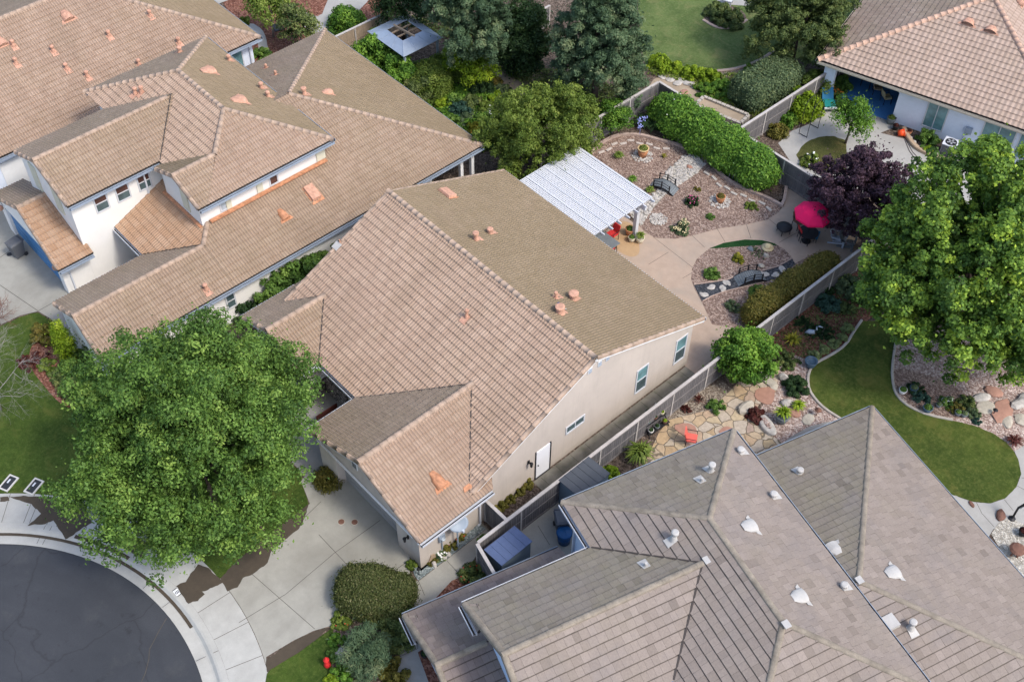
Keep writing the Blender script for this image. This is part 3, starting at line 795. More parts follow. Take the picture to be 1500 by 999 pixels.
def make_tree(name, label, cat, px, zc, R, mat, nclump, per, leaf, cr, seed, nsub=0, group=None, bark='bark', tr=.16, asp=.5, up=.35, low=-.5, shell=.6, spread=.3, flat=.75, cone=0, base=None, lump=.14, wild=.06, limbs=7, tips=.22, trunk_h=None):
    rg = np.random.default_rng(seed); loc = at(px[0], px[1], zc); loc[2] = 0
    if base is not None: loc = np.array([*base, 0.0])
    T = Thing(name, label, cat, loc, 0, group)
    cc, rad = crown(rg, R, nclump, shell, cr, low, lump)
    if cone:
        zt = (cc[:, 2]/R[2]+1)/2; cc[:, :2] *= (1-cone*zt)[:, None]
    cc[:, 2] += zc
    big = cc
    if nsub:      # every limb spray is made of smaller sprays, uneven in reach
        dd = rg.normal(size=(len(cc)*nsub, 3)); dd[:, 2] += .5; dd /= np.linalg.norm(dd, axis=1, keepdims=True)
        ii = np.repeat(np.arange(len(cc)), nsub); cc = cc[ii]+dd*(rad[ii]*rg.uniform(.35, 1.15, len(ii)))[:, None]*np.array([1, 1, .85]); rad = rad[ii]*rg.uniform(.24, .46, len(ii)); per = int(per/nsub)
    p, nr, ids = clump_leaves(rg, cc, rad, per, up, flat, spread)
    ct = rg.uniform(.15, .62, len(cc)); ct = np.where(rg.random(len(cc)) < tips, ct+.28, ct)
    tint = ct[ids]+rg.normal(0, .14, len(p))
    stray = rg.random(len(p)) < wild; p[stray] += rg.normal(0, .28, (stray.sum(), 3))
    # inner foliage, larger sprays nearer the limbs
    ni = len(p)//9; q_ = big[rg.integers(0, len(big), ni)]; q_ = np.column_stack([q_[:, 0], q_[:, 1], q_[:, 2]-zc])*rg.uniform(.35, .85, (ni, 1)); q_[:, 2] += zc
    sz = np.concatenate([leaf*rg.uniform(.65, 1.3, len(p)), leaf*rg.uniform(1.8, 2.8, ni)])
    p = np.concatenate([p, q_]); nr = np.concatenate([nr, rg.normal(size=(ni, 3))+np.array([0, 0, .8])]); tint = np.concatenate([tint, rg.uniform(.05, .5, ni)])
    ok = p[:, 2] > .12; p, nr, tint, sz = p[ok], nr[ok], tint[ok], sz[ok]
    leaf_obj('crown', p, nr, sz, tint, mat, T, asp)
    mb = MB(); th = trunk_h or max(.5, zc-R[2]*.35)
    mb.tube([(0, 0, 0), (.03, .02, th*.5), (.0, .05, th)], [tr*1.25, tr, tr*.8], 9)
    cc = big; sel = rg.choice(len(cc), min(limbs, len(cc)), replace=False)
    for i in sel:
        q = cc[i]; mid = np.array([q[0]*.45, q[1]*.45, th+(q[2]-th)*.6])
        mb.tube([(0, 0, th*.85), mid, q], [tr*.6, tr*.33, tr*.1], 6)
    T.part(mb, 'trunk', bark, None, True)
    return T
def make_shrub(name, label, cat, px, R, mat, seed, n=None, leaf=.1, per=None, box=None, rot=0, group=None, flowers=None, loc=None, asp=.5, up=.4, tips=.2, flat=.85, z0=0.0, crad=None):
    """shrub standing on the ground: rounded mound, or a clipped box when box is given"""
    rg = np.random.default_rng(seed); L = at(px[0], px[1], 0) if loc is None else np.array([*loc, 0.0])
    L[2] = z0
    T = Thing(name, label, cat, L, rot, group)
    if box:
        bx, by, bz = box; m = n or int(14*(bx*by+bz*(bx+by)))
        cc = rg.uniform(-.5, .5, (m*3, 3)); face = rg.integers(0, 5, m*3)
        wts = np.array([by*bz, by*bz, bx*bz, bx*bz, bx*by*1.2]); wts /= wts.sum(); face = rg.choice(5, m*3, p=wts)
        for k, (ax, sg) in enumerate(((0, -.5), (0, .5), (1, -.5), (1, .5), (2, .5))): cc[face == k, ax] = sg
        # soften the corners
        rr = np.linalg.norm(np.maximum(np.abs(cc*np.array([bx, by, bz]))-np.array([bx, by, bz])*.5+.28, 0), axis=1)
        cc = cc*np.array([bx-.3, by-.3, bz-.24]); cc *= np.where(rr > .42, .9, 1)[:, None]
        cc[:, 2] += bz/2-.05; cc = cc[:m]; rad = rg.uniform(.12, .2, m); zc = bz*.5
        per = per or 26
    else:
        m = n or max(10, int(26*R[0]*R[1]+14)); d = fib(int(m*1.5), rg); d = d[d[:, 2] > -.25]
        A = rg.normal(size=(3, 3)); k = 1+.1*sum(np.sin(3*(d @ A[i])) for i in range(3))
        cm = crad or min(R)*.3
        cc = d*(np.asarray(R)-cm*.7)*k[:, None]*rg.uniform(.8, 1, (len(d), 1)); cc[:, 2] = cc[:, 2]*.9+R[2]*.12
        cc[:, 2] = np.maximum(cc[:, 2], .05); rad = cm*rg.uniform(.7, 1.15, len(cc)); per = per or 40; zc = R[2]
    per = int(per*(2.6 if box else 1.9)); leaf = leaf*1.15
    if box:      # clipped hedge: leaves over one rounded block, with a slightly wavy face
        N_ = int(len(cc)*per*1.15); hb = np.array([bx, by, bz])/2
        d = rg.normal(size=(N_*2, 3))*np.sqrt(hb)**-1*hb**.9; d /= np.linalg.norm(d, axis=1, keepdims=True); d = d[d[:, 2] > -.8]
        k_ = (np.abs(d/hb)**5).sum(1)**(-1/5); p = d*k_[:, None]; wgt = np.minimum(1, k_/np.max(hb)*1.6+.25); keep = rg.random(len(p)) < wgt; p = p[keep]
        dn = np.sign(p)*np.abs(p/hb)**4/hb; dn /= np.linalg.norm(dn, axis=1, keepdims=True)+1e-9
        wob = max(.075, leaf*.6)*(np.sin(p[:, 0]*3.1+seed)+np.sin(p[:, 1]*2.7+1)+np.sin(p[:, 2]*4+2)); p = p+dn*(wob+rg.normal(0, max(.045, leaf*.5), len(p))+rg.exponential(.05, len(p))-.04)[:, None]; p[:, 2] += bz/2
        nr = dn+rg.normal(0, .6, p.shape); nr[:, 2] += up; ids = ((np.sin(p[:, 0]*5.3)+np.sin(p[:, 1]*4.7)+np.sin(p[:, 2]*5)+3)/6*(len(cc)-1)).astype(int); ids = (ids+rg.integers(-9, 10, len(ids))) % len(cc)
    else: p, nr, ids = clump_leaves(rg, cc, rad, per, up, flat, .35)
    ct = rg.uniform(.15, .6, len(cc)); ct = np.where(rg.random(len(cc)) < tips, ct+.28, ct)
    ti = ct[ids]+rg.normal(0, .13, len(p)); sz = leaf*rg.uniform(.65, 1.3, len(p))
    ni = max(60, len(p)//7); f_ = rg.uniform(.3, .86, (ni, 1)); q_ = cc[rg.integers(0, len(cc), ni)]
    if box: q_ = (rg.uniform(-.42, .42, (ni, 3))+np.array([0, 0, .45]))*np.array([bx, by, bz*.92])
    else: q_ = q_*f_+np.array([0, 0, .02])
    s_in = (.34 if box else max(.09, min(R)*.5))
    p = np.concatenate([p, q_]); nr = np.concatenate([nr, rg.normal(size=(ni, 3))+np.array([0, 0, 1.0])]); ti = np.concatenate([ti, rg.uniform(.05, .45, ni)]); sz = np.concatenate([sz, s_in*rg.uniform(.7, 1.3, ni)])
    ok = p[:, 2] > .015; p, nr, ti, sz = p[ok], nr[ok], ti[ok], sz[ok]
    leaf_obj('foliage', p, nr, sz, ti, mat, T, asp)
    mb = MB()
    for k in range(4):
        q = cc[rg.integers(len(cc))]; mb.tube([(rg.normal(0, .03), rg.normal(0, .03), 0), q*.5+np.array([0, 0, .05]), q], [.03, .022, .008], 5)
    T.part(mb, 'stem', 'bark')
    if flowers:
        fm, cnt, fs = flowers; top = p[p[:, 2] > np.percentile(p[:, 2], 45)]; q = top[rg.integers(0, len(top), cnt)]+rg.normal(0, .03, (cnt, 3))+np.array([0, 0, .04])
        mb = MB()
        for c in q: mb.lathe([(fs*.35, -.01), (fs*.5, fs*.2), (fs*.2, fs*.35)], c, 6)
        T.part(mb, 'flower', fm)
    return T
def make_tuft(name, label, cat, px, r, h, mat, seed, n=120, wid=.03, group=None, loc=None, z0=0, arch=.6, parent=None):
    """grass, lily or palm-like plant: arching blades from one base"""
    rg = np.random.default_rng(seed)
    L = at(px[0], px[1], 0) if loc is None else np.array([*loc, 0.0])
    T = None
    me_v, me_f, tint = [], [], []
    for i in range(n):
        a = rg.uniform(0, 2*math.pi); o = rg.random()**.7; rr = r*o*rg.uniform(.7, 1.1); hh = h*(1-.35*o*arch)*rg.uniform(.75, 1.1)
        d = np.array([math.cos(a), math.sin(a), 0]); sd = np.array([-d[1], d[0], 0])*wid*rg.uniform(.7, 1.2)
        b0 = d*r*.12*rg.random(); b1 = d*rr*.5+np.array([0, 0, hh*.85]); b2 = d*rr+np.array([0, 0, hh*(1-arch*o*.6)])
        k = len(me_v); me_v += [b0-sd*.6, b0+sd*.6, b1-sd, b1+sd, b2]
        me_f += [(k, k+1, k+3, k+2), (k+2, k+3, k+4)]; tint += [float(np.clip(rg.normal(.5, .25), 0, 1))]*5
    me = bpy.data.meshes.new(name); me.from_pydata([tuple(v+np.array([0, 0, 0])) for v in me_v], [], me_f); me.materials.append(MATS[mat])
    at_ = me.attributes.new('tint', 'FLOAT', 'POINT'); at_.data.foreach_set('value', np.array(tint, np.float32))
    if parent is not None:
        o = bpy.data.objects.new(name, me); C.objects.link(o); o.parent = parent.e if isinstance(parent, Thing) else parent; o.location = (0, 0, z0); return o
    o = bpy.data.objects.new(name, me); C.objects.link(o); o.location = (L[0], L[1], z0)
    return tag(o, label, cat, group)

# ================================================================== HOUSES
def frame_pt(x, y, p0, n, ang):
    """survey pixel on a plane given in a house's own frame -> point in that frame"""
    M = rz(-ang); d = M @ ray(x, y); c = M @ CAM; n = np.asarray(n, float)
    return c+d*(((np.asarray(p0, float)-c) @ n)/(d @ n))
def on_roof(x, y, P3, ang):
    P, n, u, v = plane_basis(P3); return frame_pt(x, y, P[0], n, ang), n
def tri_prism(mb, prof, axis, a0, a1):
    """profile [(s,z)...] swept along x or y between a0 and a1"""
    if axis == 'x': mb.prism([(a0, s, z) for s, z in prof], (a1-a0, 0, 0))
    else: mb.prism([(s, a0, z) for s, z in prof], (0, a1-a0, 0))
def rake_board(T, pts, mat='white_paint', th=.03, h=.2, nrm=(1, 0, 0)):
    mb = MB()
    for a, b in zip(pts, pts[1:]): mb.bar(np.asarray(a, float), np.asarray(b, float), th, h)
    return T.part(mb, 'rake_board', mat)
def rake_tiles(mb, a, b): ridge_caps(mb, a, b, .11, .38, .02)

# ---------------------------------------------------------------- the tan house in the middle
H = Thing('house', 'tan stucco house in the middle with a long gabled roof and double garage', 'house', (-29, 25, 0), frame=True)
rA, rB = (-36.3, 25, 6.28), (-21.8, 25, 6.28)
pl_rear = [rA, rB, (-21.8, 32.62, 3.28), (-36.3, 32.62, 3.28)]
pl_front = [rA, rB, (-21.8, 17.4, 2.75), (-36.3, 17.4, 2.75)]
pl_gl = [(-25.45, 14.7, 4.42), (-25.45, 21.4, 4.42), (-29.4, 21.4, 2.76), (-29.4, 14.7, 2.76)]
pl_gr = [(-25.45, 14.7, 4.42), (-25.45, 21.4, 4.42), (-21.5, 18.75, 2.76), (-21.5, 14.7, 2.76)]
pl_pl = [(-34.72, 16.3, 3.78), (-34.72, 20.0, 3.78), (-37.14, 20.0, 2.76), (-37.14, 16.3, 2.76)]
pl_pr = [(-34.72, 16.3, 3.78), (-34.72, 20.0, 3.78), (-32.3, 17.35, 2.76), (-32.3, 16.3, 2.76)]
mb = MB()
tile_wave(mb, pl_rear, 'tile_olive'); tile_wave(mb, pl_front, 'tile_rose', amp=.03)
tile_wave(mb, pl_gl, 'tile_rose_shaded'); tile_wave(mb, pl_gr, 'tile_rose_ribbed'); tile_wave(mb, pl_pl, 'tile_rose_shaded'); tile_wave(mb, pl_pr, 'tile_rose_weathered')
roof = H.part(mb, 'roof')
ridges(H, roof, 'ridge_rose', [(rA, rB), ((-25.45, 14.7, 4.45), (-25.45, 21.1, 4.45)), ((-34.72, 16.3, 3.8), (-34.72, 19.7, 3.8))], r=.13)
ridges(H, roof, 'ridge_rose', (((-21.86, 32.6, 3.3), (-21.86, 25.1, 6.25)), ((-21.86, 17.9, 3.0), (-21.86, 24.9, 6.25)), ((-36.24, 17.6, 2.86), (-36.24, 24.9, 6.25)), ((-36.24, 32.6, 3.3), (-36.24, 25.1, 6.25)),
             ((-21.6, 14.76, 2.8), (-25.4, 14.76, 4.4)), ((-29.3, 14.76, 2.8), (-25.5, 14.76, 4.4)), ((-32.4, 16.36, 2.8), (-34.65, 16.36, 3.77)), ((-37.05, 16.36, 2.8), (-34.8, 16.36, 3.77))), r=.1, L=.8, rise=0)
# lead-dark valleys where the front wings meet the main roof
def zf(y): return 6.28-(25-y)*.4645
for a, b in (((-25.45, 21.0), (-29.35, 17.42)), ((-25.45, 21.0), (-21.85, 17.7)), ((-34.72, 19.62), (-32.3, 17.42)), ((-34.72, 19.62), (-36.3, 18.1))):
    H.part(MB().bar((*a, zf(a[1])+.062), (*b, zf(b[1])+.062), .06, .012), 'valley_flashing', 'vent_dark', roof)
# walls
mb = MB()
tri_prism(mb, [(17.85, 0), (32.15, 0), (32.15, 3.28), (25, 6.1), (17.85, 2.78)], 'x', -36.0, -22.05)
mb.prism([(-32.7, 16.75, 0), (-36.75, 16.75, 0), (-36.75, 16.75, 2.78), (-34.72, 16.75, 3.62), (-32.7, 16.75, 2.78)], (0, 1.2, 0))
mb.prism([(-21.9, 15.36, 0), (-29.05, 15.36, 0), (-29.05, 15.36, 2.7), (-25.45, 15.36, 4.2), (-21.9, 15.36, 2.72)], (0, 2.6, 0))
mb.bx(-29.05, -27.78, 14.92, 15.36, 0, 2.2); mb.bx(-23.45, -21.9, 14.92, 15.36, 0, 2.2)
mb.prism([(-21.9, 14.92, 2.2), (-29.05, 14.92, 2.2), (-29.05, 14.92, 2.7), (-25.45, 14.92, 4.2), (-21.9, 14.92, 2.72)], (0, .44, 0))
mb.bx(-22.05, -21.93, 17.9, 18.6, 0, 2.72)
wall = H.part(mb, 'wall', 'stucco_tan')
mb = MB()
mb.bar((-29.05, 14.86, 2.24), (-22.2, 14.86, 2.24), .07, .09)
H.part(mb, 'garage_trim', 'white_paint')
mb = MB(); mb.bx(-27.78, -23.45, 15.30, 15.345, .02, 2.2)
for k in range(1, 5): mb.bx(-27.78, -23.45, 15.285, 15.31, k*.44-.008, k*.44+.008)
for k in range(8):
    for j in range(5): mb.bx(-27.7+k*.535, -27.28+k*.535, 15.287, 15.305, .07+j*.44, .37+j*.44)
H.part(mb, 'garage_door', 'garage_taupe')
mb = MB().use('white_paint')
mb.bx(-26.35, -25.95, 14.885, 14.92, 3.05, 3.5)
mb.use('dark_trim')
for k in range(5): mb.bx(-26.31, -25.99, 14.875, 14.886, 3.1+k*.075, 3.13+k*.075)
H.part(mb, 'gable_vent')
for y in (25.55, 26.05, 24.95):
    mb = MB().use('white_paint').bx(-22.06, -22.02, y-.12, y+.12, 5.1, 5.45).use('gutter_gray')
    for k in range(4): mb.bx(-22.03, -22.005, y-.1, y+.1, 5.13+k*.075, 5.17+k*.075)
    H.part(mb, 'gable_vent')
for a, b in (((-21.78, 17.75, 2.78), (-21.78, 25, 6.14)), ((-21.78, 25, 6.14), (-21.78, 32.6, 3.14))): rake_board(H, [a, b], 'white_paint', .03, .13)
rake_board(H, [(-36.32, 17.6, 2.7), (-36.32, 25, 6.12)], 'white_paint'); rake_board(H, [(-36.32, 32.6, 3.12), (-36.32, 25, 6.12)], 'white_paint')
for a, b in (((-21.55, 14.68, 2.62), (-25.45, 14.68, 4.27)), ((-29.35, 14.68, 2.62), (-25.45, 14.68, 4.27)), ((-32.35, 16.28, 2.62), (-34.72, 16.28, 3.62)), ((-37.1, 16.28, 2.62), (-34.72, 16.28, 3.62))):
    rake_board(H, [a, b], 'gutter_white', .03, .12)
gutter(H, (-36.3, 32.63, 3.28), (-21.8, 32.63, 3.28), (0, 1, 0), 'gutter_white')
gutter(H, (-32.2, 17.39, 2.78), (-29.5, 17.39, 2.78), (0, -1, 0), 'gutter_white')
gutter(H, (-29.42, 14.75, 2.78), (-29.42, 17.3, 2.78), (-1, 0, 0), 'gutter_white')
gutter(H, (-32.28, 16.3, 2.78), (-32.28, 17.3, 2.78), (1, 0, 0), 'gutter_white')
gutter(H, (-37.16, 16.3, 2.78), (-37.16, 19.5, 2.78), (-1, 0, 0), 'gutter_white')
gutter(H, (-21.48, 14.72, 2.78), (-21.48, 18.72, 2.78), (1, 0, 0), 'gutter_white')
downspout(H, (-21.86, 18.3, 0), 2.5)
window(H, 'x', -22.05, 31.06, 31.76, .88, 2.56, 1, glass='glass_teal'); window(H, 'x', -22.05, 28.33, 29.03, .84, 2.5, 1, glass='glass_teal')
a = frame_pt(828.5, 630.7, (-22.05, 0, 0), (1, 0, 0), 0); b = frame_pt(856, 604, (-22.05, 0, 0), (1, 0, 0), 0)
window(H, 'x', -22.05, a[1]+.05, b[1]-.02, 1.75, 2.2, 1, glass='glass', split='v')
mb = MB().use('door_white'); mb.bx(-22.06, -22.01, 21.83, 22.66, .06, 2.03)
mb.use('dark_trim'); mb.bx(-22.06, -22.0, 22.66, 22.74, .02, 2.08); mb.bx(-22.06, -21.98, 21.78, 22.7, 0, .06); mb.bx(-22.06, -22.02, 21.77, 21.83, .02, 2.08)
d = H.part(mb, 'door'); mb = MB(); mb.blob((-21.98, 21.93, 1.0), (.035, .035, .035), 1); H.part(mb, 'handle', 'dark_metal', d)
def wall_lamp(T, p, sx=1, sy=0):
    m = MB().use('dark_metal'); px, py, pz = p
    m.bx(px-.03, px+.03, py-.06, py+.06, pz-.12, pz+.12)
    m.bar(p, (px+sx*.2, py+sy*.2, pz+.16), .03, .03)
    m.lathe([(.02, .14), (.09, .04), (.07, 0), (.055, -.2), (.03, -.22)], (px+sx*.2, py+sy*.2, pz+.05), 8)
    return T.part(m, 'wall_lamp')
wall_lamp(H, (-22.04, 21.35, 1.75)); wall_lamp(H, (-22.6, 14.9, 1.75), 0, -1)
# entry court: stone wainscot with pale cap on the porch side wall, window, step
mb = MB(); mb.bx(-32.72, -32.58, 16.75, 17.85, 0, 1.25); mb.bx(-32.58, -30.9, 17.72, 17.87, 0, 1.25); st = H.part(mb, 'stone_veneer', 'stone_veneer')
mb = MB(); mb.bx(-32.74, -32.5, 16.72, 17.86, 1.252, 1.33); H.part(mb, 'wainscot_cap', 'white_paint', st)
window(H, 'y', 16.75, -36.2, -34.9, .7, 2.3, -1, 'dark_trim', 'glass', 'v'); window(H, 'y', 16.75, -34.5, -33.3, .7, 2.3, -1, 'dark_trim', 'glass', 'v')
mb = MB(); mb.bx(-30.6, -29.75, 17.78, 17.83, .05, 2.1); H.part(mb, 'front_door', 'wood_dark_red')
# roof fittings, each read off the photograph and set on its own slope
vent_hood(H, roof, *on_roof(640, 703, pl_gr, 0), 'copper_orange', .85, .56, .3)
for x, y in ((684, 462),): vent_pipe(H, roof, *on_roof(x, y+3, pl_front, 0), 'salmon_paint', .055, .4)
vent_box(H, roof, *on_roof(655, 285, pl_rear, 0), 'salmon_paint', .55, .85, .14)
for x, y, h in ((718, 342, .22), (697, 352, .4)): vent_pipe(H, roof, *on_roof(x, y, pl_rear, 0), 'salmon_paint', .09, h)
for x, y, h, r in ((840, 438, .3, .14), (820, 459, .36, .13), (814, 437, .3, .05)): vent_pipe(H, roof, *on_roof(x, y, pl_rear, 0), 'salmon_paint', r, h)
vent_pipe(H, roof, *on_roof(818, 453, pl_rear, 0), 'blue_plastic', .045, .28, foot='vent_white')
p, n = on_roof(494, 361, pl_front, 0); mb = MB().use('vent_white'); nn, u, v = basis_on(n); mb.prism([p+n*.06-u*.2-v*.2, p+n*.06+u*.2-v*.2, p+n*.06+u*.2+v*.2, p+n*.06-u*.2+v*.2], n*.02)
mb.use('salmon_paint').tube([p+v*.2, p+v*.2+np.array([0, 0, .25])], .04, 8); H.part(mb, 'vent_pipe', None, roof)
mb = MB(); q, n = on_roof(683, 716, pl_gr, 0); nn, u, v = basis_on(n); mb.prism([q+n*.06-u*.2-v*.1, q+n*.06+u*.3-v*.1, q+n*.06+u*.22+v*.12, q+n*.06-u*.1+v*.12], n*.03); H.part(mb, 'flashing', 'copper_orange', roof)

# ---------------------------------------------------------------- the white two storey house on the left
L = Thing('house', 'white two storey house on the left with pink roofs at several heights', 'house', (-46.5, 21, 0), frame=True)
E5 = 5.5
u_pk0, u_pk1 = (-50.55, 22.05, 7.1), (-46.15, 22.05, 7.1)
UL, UR_, UB, UF = -54.4, -42.13, 25.86, 18.15
pl_ur = [u_pk1, (UR_, UB, E5), (UR_, UF, E5)]; pl_ul = [u_pk0, (UL, UB, E5), (UL, UF, E5)]
pl_ub = [u_pk0, u_pk1, (UR_, UB, E5), (UL, UB, E5)]; pl_uf = [u_pk0, u_pk1, (UR_, UF, E5), (UL, UF, E5)]
w1r = (-49.45, 6.7); w2r = (-44.22, 6.36)
pl_1l = [(w1r[0], 12.95, w1r[1]), (w1r[0], 21.0, w1r[1]), (-52.3, 21.0, E5), (-52.3, 12.95, E5)]
pl_1r = [(w1r[0], 12.95, w1r[1]), (w1r[0], 21.0, w1r[1]), (-46.6, 18.2, E5), (-46.6, 12.95, E5)]
pl_2l = [(w2r[0], 17.65, w2r[1]), (w2r[0], 20.15, w2r[1]), (-46.3, 18.2, E5), (-46.3, 17.65, E5)]
pl_2r = [(w2r[0], 17.65, w2r[1]), (w2r[0], 20.15, w2r[1]), (-42.13, 18.2, E5), (-42.13, 17.65, E5)]
pl_lr = [(-39.12, 17.2, 2.7), (-39.12, 33.62, 2.7), (-46.5, 26.15, 5.8), (-46.5, 24.0, 5.8), (-42.5, 18.1, 4.12), (-41.6, 17.2, 3.74)]
pl_lb = [(-39.12, 33.62, 2.7), (-54.0, 33.62, 2.7), (-46.5, 26.15, 5.8)]
pl_ll = [(-54.0, 33.62, 2.7), (-54.0, 18.0, 2.7), (-46.5, 20, 5.8), (-46.5, 26.15, 5.8)]
pl_gfr = [(-39.12, 9.85, 2.7), (-39.12, 17.2, 2.7), (-41.6, 17.2, 3.74), (-41.6, 10.0, 3.74)]
pl_gfl = [(-44.1, 9.95, 2.7), (-44.1, 15.0, 2.7), (-41.6, 17.2, 3.74), (-41.6, 10.0, 3.74)]
pl_len = [(-46.85, 14.95, 2.75), (-44.1, 14.95, 2.75), (-41.62, 17.2, 3.76), (-42.5, 18.15, 4.14), (-46.85, 18.15, 4.14)]
pl_gal = [(-50.1, 11.5, 3.95), (-50.1, 13.3, 3.95), (-53.9, 13.3, 2.36), (-53.9, 11.4, 2.36)]
pl_gar = [(-50.1, 11.5, 3.95), (-50.1, 13.3, 3.95), (-46.3, 13.3, 2.36), (-46.3, 11.3, 2.36)]
mb = MB()
for P_, m_ in ((pl_ur, 'tile_rose_ribbed'), (pl_ul, 'tile_rose_shaded'), (pl_ub, 'tile_olive'), (pl_uf, 'tile_rose'), (pl_1l, 'tile_rose_shaded'), (pl_1r, 'tile_rose_weathered'), (pl_2l, 'tile_olive'), (pl_2r, 'tile_rose_weathered'),
               (pl_lr, 'tile_rose_weathered'), (pl_lb, 'tile_olive'), (pl_ll, 'tile_rose_shaded'), (pl_gfr, 'tile_rose_weathered'), (pl_gfl, 'tile_rose_shaded'), (pl_len, 'tile_orange'), (pl_gal, 'tile_rose_shaded'), (pl_gar, 'tile_orange')):
    tile_wave(mb, P_, m_, amp=.03 if P_ is pl_uf else .042)
rfL = L.part(mb, 'roof')
ridges(L, rfL, 'ridge_rose', ((u_pk0, u_pk1), ((UR_, UB, E5), u_pk1), ((UL, UB, E5), u_pk0), ((UL, UF, E5), u_pk0), ((-44.2, 20.1, 6.38), u_pk1), ((w1r[0], 12.95, w1r[1]), (w1r[0], 20.6, w1r[1])), ((w2r[0], 17.65, w2r[1]), (w2r[0], 20.1, w2r[1])),
             ((-39.12, 33.62, 2.7), (-46.5, 26.15, 5.8)), ((-54, 33.62, 2.7), (-46.5, 26.15, 5.8)), ((-41.6, 10.0, 3.74), (-41.6, 17.2, 3.74)), ((-41.6, 17.2, 3.74), (-42.5, 18.1, 4.12)), ((-50.1, 11.5, 3.95), (-50.1, 13.3, 3.95))), r=.125)
ridges(L, rfL, 'ridge_rose', (((-46.7, 13.0, 5.55), (w1r[0], 13.0, w1r[1])), ((-52.2, 13.0, 5.55), (w1r[0], 13.0, w1r[1])), ((-42.2, 17.7, 5.55), (w2r[0], 17.7, w2r[1])), ((-46.2, 17.7, 5.55), (w2r[0], 17.7, w2r[1])),
             ((-39.2, 9.92, 2.75), (-41.6, 10.06, 3.74)), ((-44.0, 10.0, 2.75), (-41.6, 10.06, 3.74)), ((-46.4, 11.36, 2.4), (-50.1, 11.56, 3.95)), ((-53.8, 11.46, 2.4), (-50.1, 11.56, 3.95))), r=.1, L=.8, rise=0)
for a, b in (((w1r[0], 20.85, w1r[1]+.07), (-46.62, 18.2, E5+.07)), ((-44.1, 15.0, 2.8), (-41.65, 17.15, 3.8))): L.part(MB().bar(a, b, .06, .012), 'valley_flashing', 'vent_dark', rfL)
for q in ((-42.42, -42.2, 18.2, 25.4, 4.22, 4.3), (-46.1, -42.5, 17.64, 17.8, 3.98, 4.06)): L.part(MB().bx(*q), 'flashing', 'copper_orange', rfL)
mb = MB()
mb.bx(-53.95, -42.5, 18.55, 25.45, 0, E5-.02)
mb.prism([(-46.85, 13.1, 0), (-51.95, 13.1, 0), (-51.95, 13.1, 5.5), (w1r[0], 13.1, 6.5), (-46.85, 13.1, 5.5)], (0, 6.2, 0))
mb.prism([(-42.503, 17.82, 0), (-45.95, 17.82, 0), (-45.95, 17.82, 5.5), (w2r[0], 17.82, 6.18), (-42.503, 17.82, 5.5)], (0, 3.2, 0))
mb.prism([(-39.52, 10.12, 0), (-43.7, 10.12, 0), (-43.7, 10.12, 2.7), (-41.6, 10.12, 3.58), (-39.52, 10.12, 2.7)], (0, 10, 0))
mb.bx(-53.6, -39.5, 20, 30.2, 0, 2.7); mb.bx(-53.6, -42.5, 30.1, 33.2, 0, 2.65)
mb.prism([(-46.86, 11.75, 0), (-53.5, 11.75, 0), (-53.5, 11.75, 2.3), (-50.1, 11.75, 3.75), (-46.86, 11.75, 2.3)], (0, 2.0, 0))
mb.bx(-53.5, -52.9, 11.55, 11.76, 0, 2.2); mb.bx(-47.4, -46.86, 11.55, 11.76, 0, 2.2)
mb.prism([(-46.86, 11.55, 2.1), (-53.5, 11.55, 2.1), (-53.5, 11.55, 2.3), (-50.1, 11.55, 3.75), (-46.86, 11.55, 2.3)], (0, .21, 0))
L.part(mb, 'wall', 'stucco_white')
mb = MB(); mb.bx(-52.9, -47.4, 11.70, 11.745, .02, 2.1)
for k in range(1, 5): mb.bx(-52.9, -47.4, 11.685, 11.71, k*.42-.008, k*.42+.008)
L.part(mb, 'garage_door', 'door_shade_blue')
for q in ((-48.65, -47.95, 13.04, 13.11, 3.95, 5.62), (-50.95, -50.25, 13.04, 13.11, 3.95, 5.62), (-44.1, -43.5, 17.76, 17.83, 4.3, 5.7), (-41.2, -40.6, 10.06, 10.13, .3, 3.1),
          (-42.52, -42.44, 21.15, 21.5, 4.3, 5.4), (-42.52, -42.44, 24.9, 25.45, 4.3, 5.4), (-42.52, -42.44, 19.3, 19.6, 4.3, 5.4)): L.part(MB().bx(*q), 'pilaster', 'trim_cream')
def win_px(T, ang, axis, c, tl, br, sgn, **k):
    n = (1, 0, 0) if axis == 'x' else (0, 1, 0); p0 = (c, 0, 0) if axis == 'x' else (0, c, 0)
    a, b = frame_pt(*tl, p0, n, ang), frame_pt(*br, p0, n, ang); i = 1 if axis == 'x' else 0
    return window(T, axis, c, min(a[i], b[i]), max(a[i], b[i]), min(a[2], b[2]), max(a[2], b[2]), sgn, **k)
for tl, br in (((135.8, 290), (160.5, 303)), ((167.6, 275.5), (191.5, 287.3)), ((199.5, 259.5), (222, 271.6))):
    win_px(L, 0, 'x', -46.85, tl, br, 1, glass='glass_pale', shade='top')
win_px(L, 0, 'x', -42.5, (320, 291), (337, 302.5), 1, glass='glass_pale', split=None)
win_px(L, 0, 'x', -42.5, (393, 254), (407, 266), 1, glass='glass_brown', split=None)
win_px(L, 0, 'x', -39.5, (330, 434), (346, 446), 1, glass='glass', split='h')
gutter(L, (-39.1, 9.9, 2.72), (-39.1, 33.6, 2.72), (1, 0, 0), 'gutter_gray'); gutter(L, (-39.15, 33.64, 2.72), (-53.95, 33.64, 2.72), (0, 1, 0), 'gutter_gray')
gutter(L, (-42.11, 17.7, E5+.02), (-42.11, 25.84, E5+.02), (1, 0, 0), 'gutter_gray'); gutter(L, (-42.15, 25.88, E5+.02), (-54.4, 25.88, E5+.02), (0, 1, 0), 'gutter_gray')
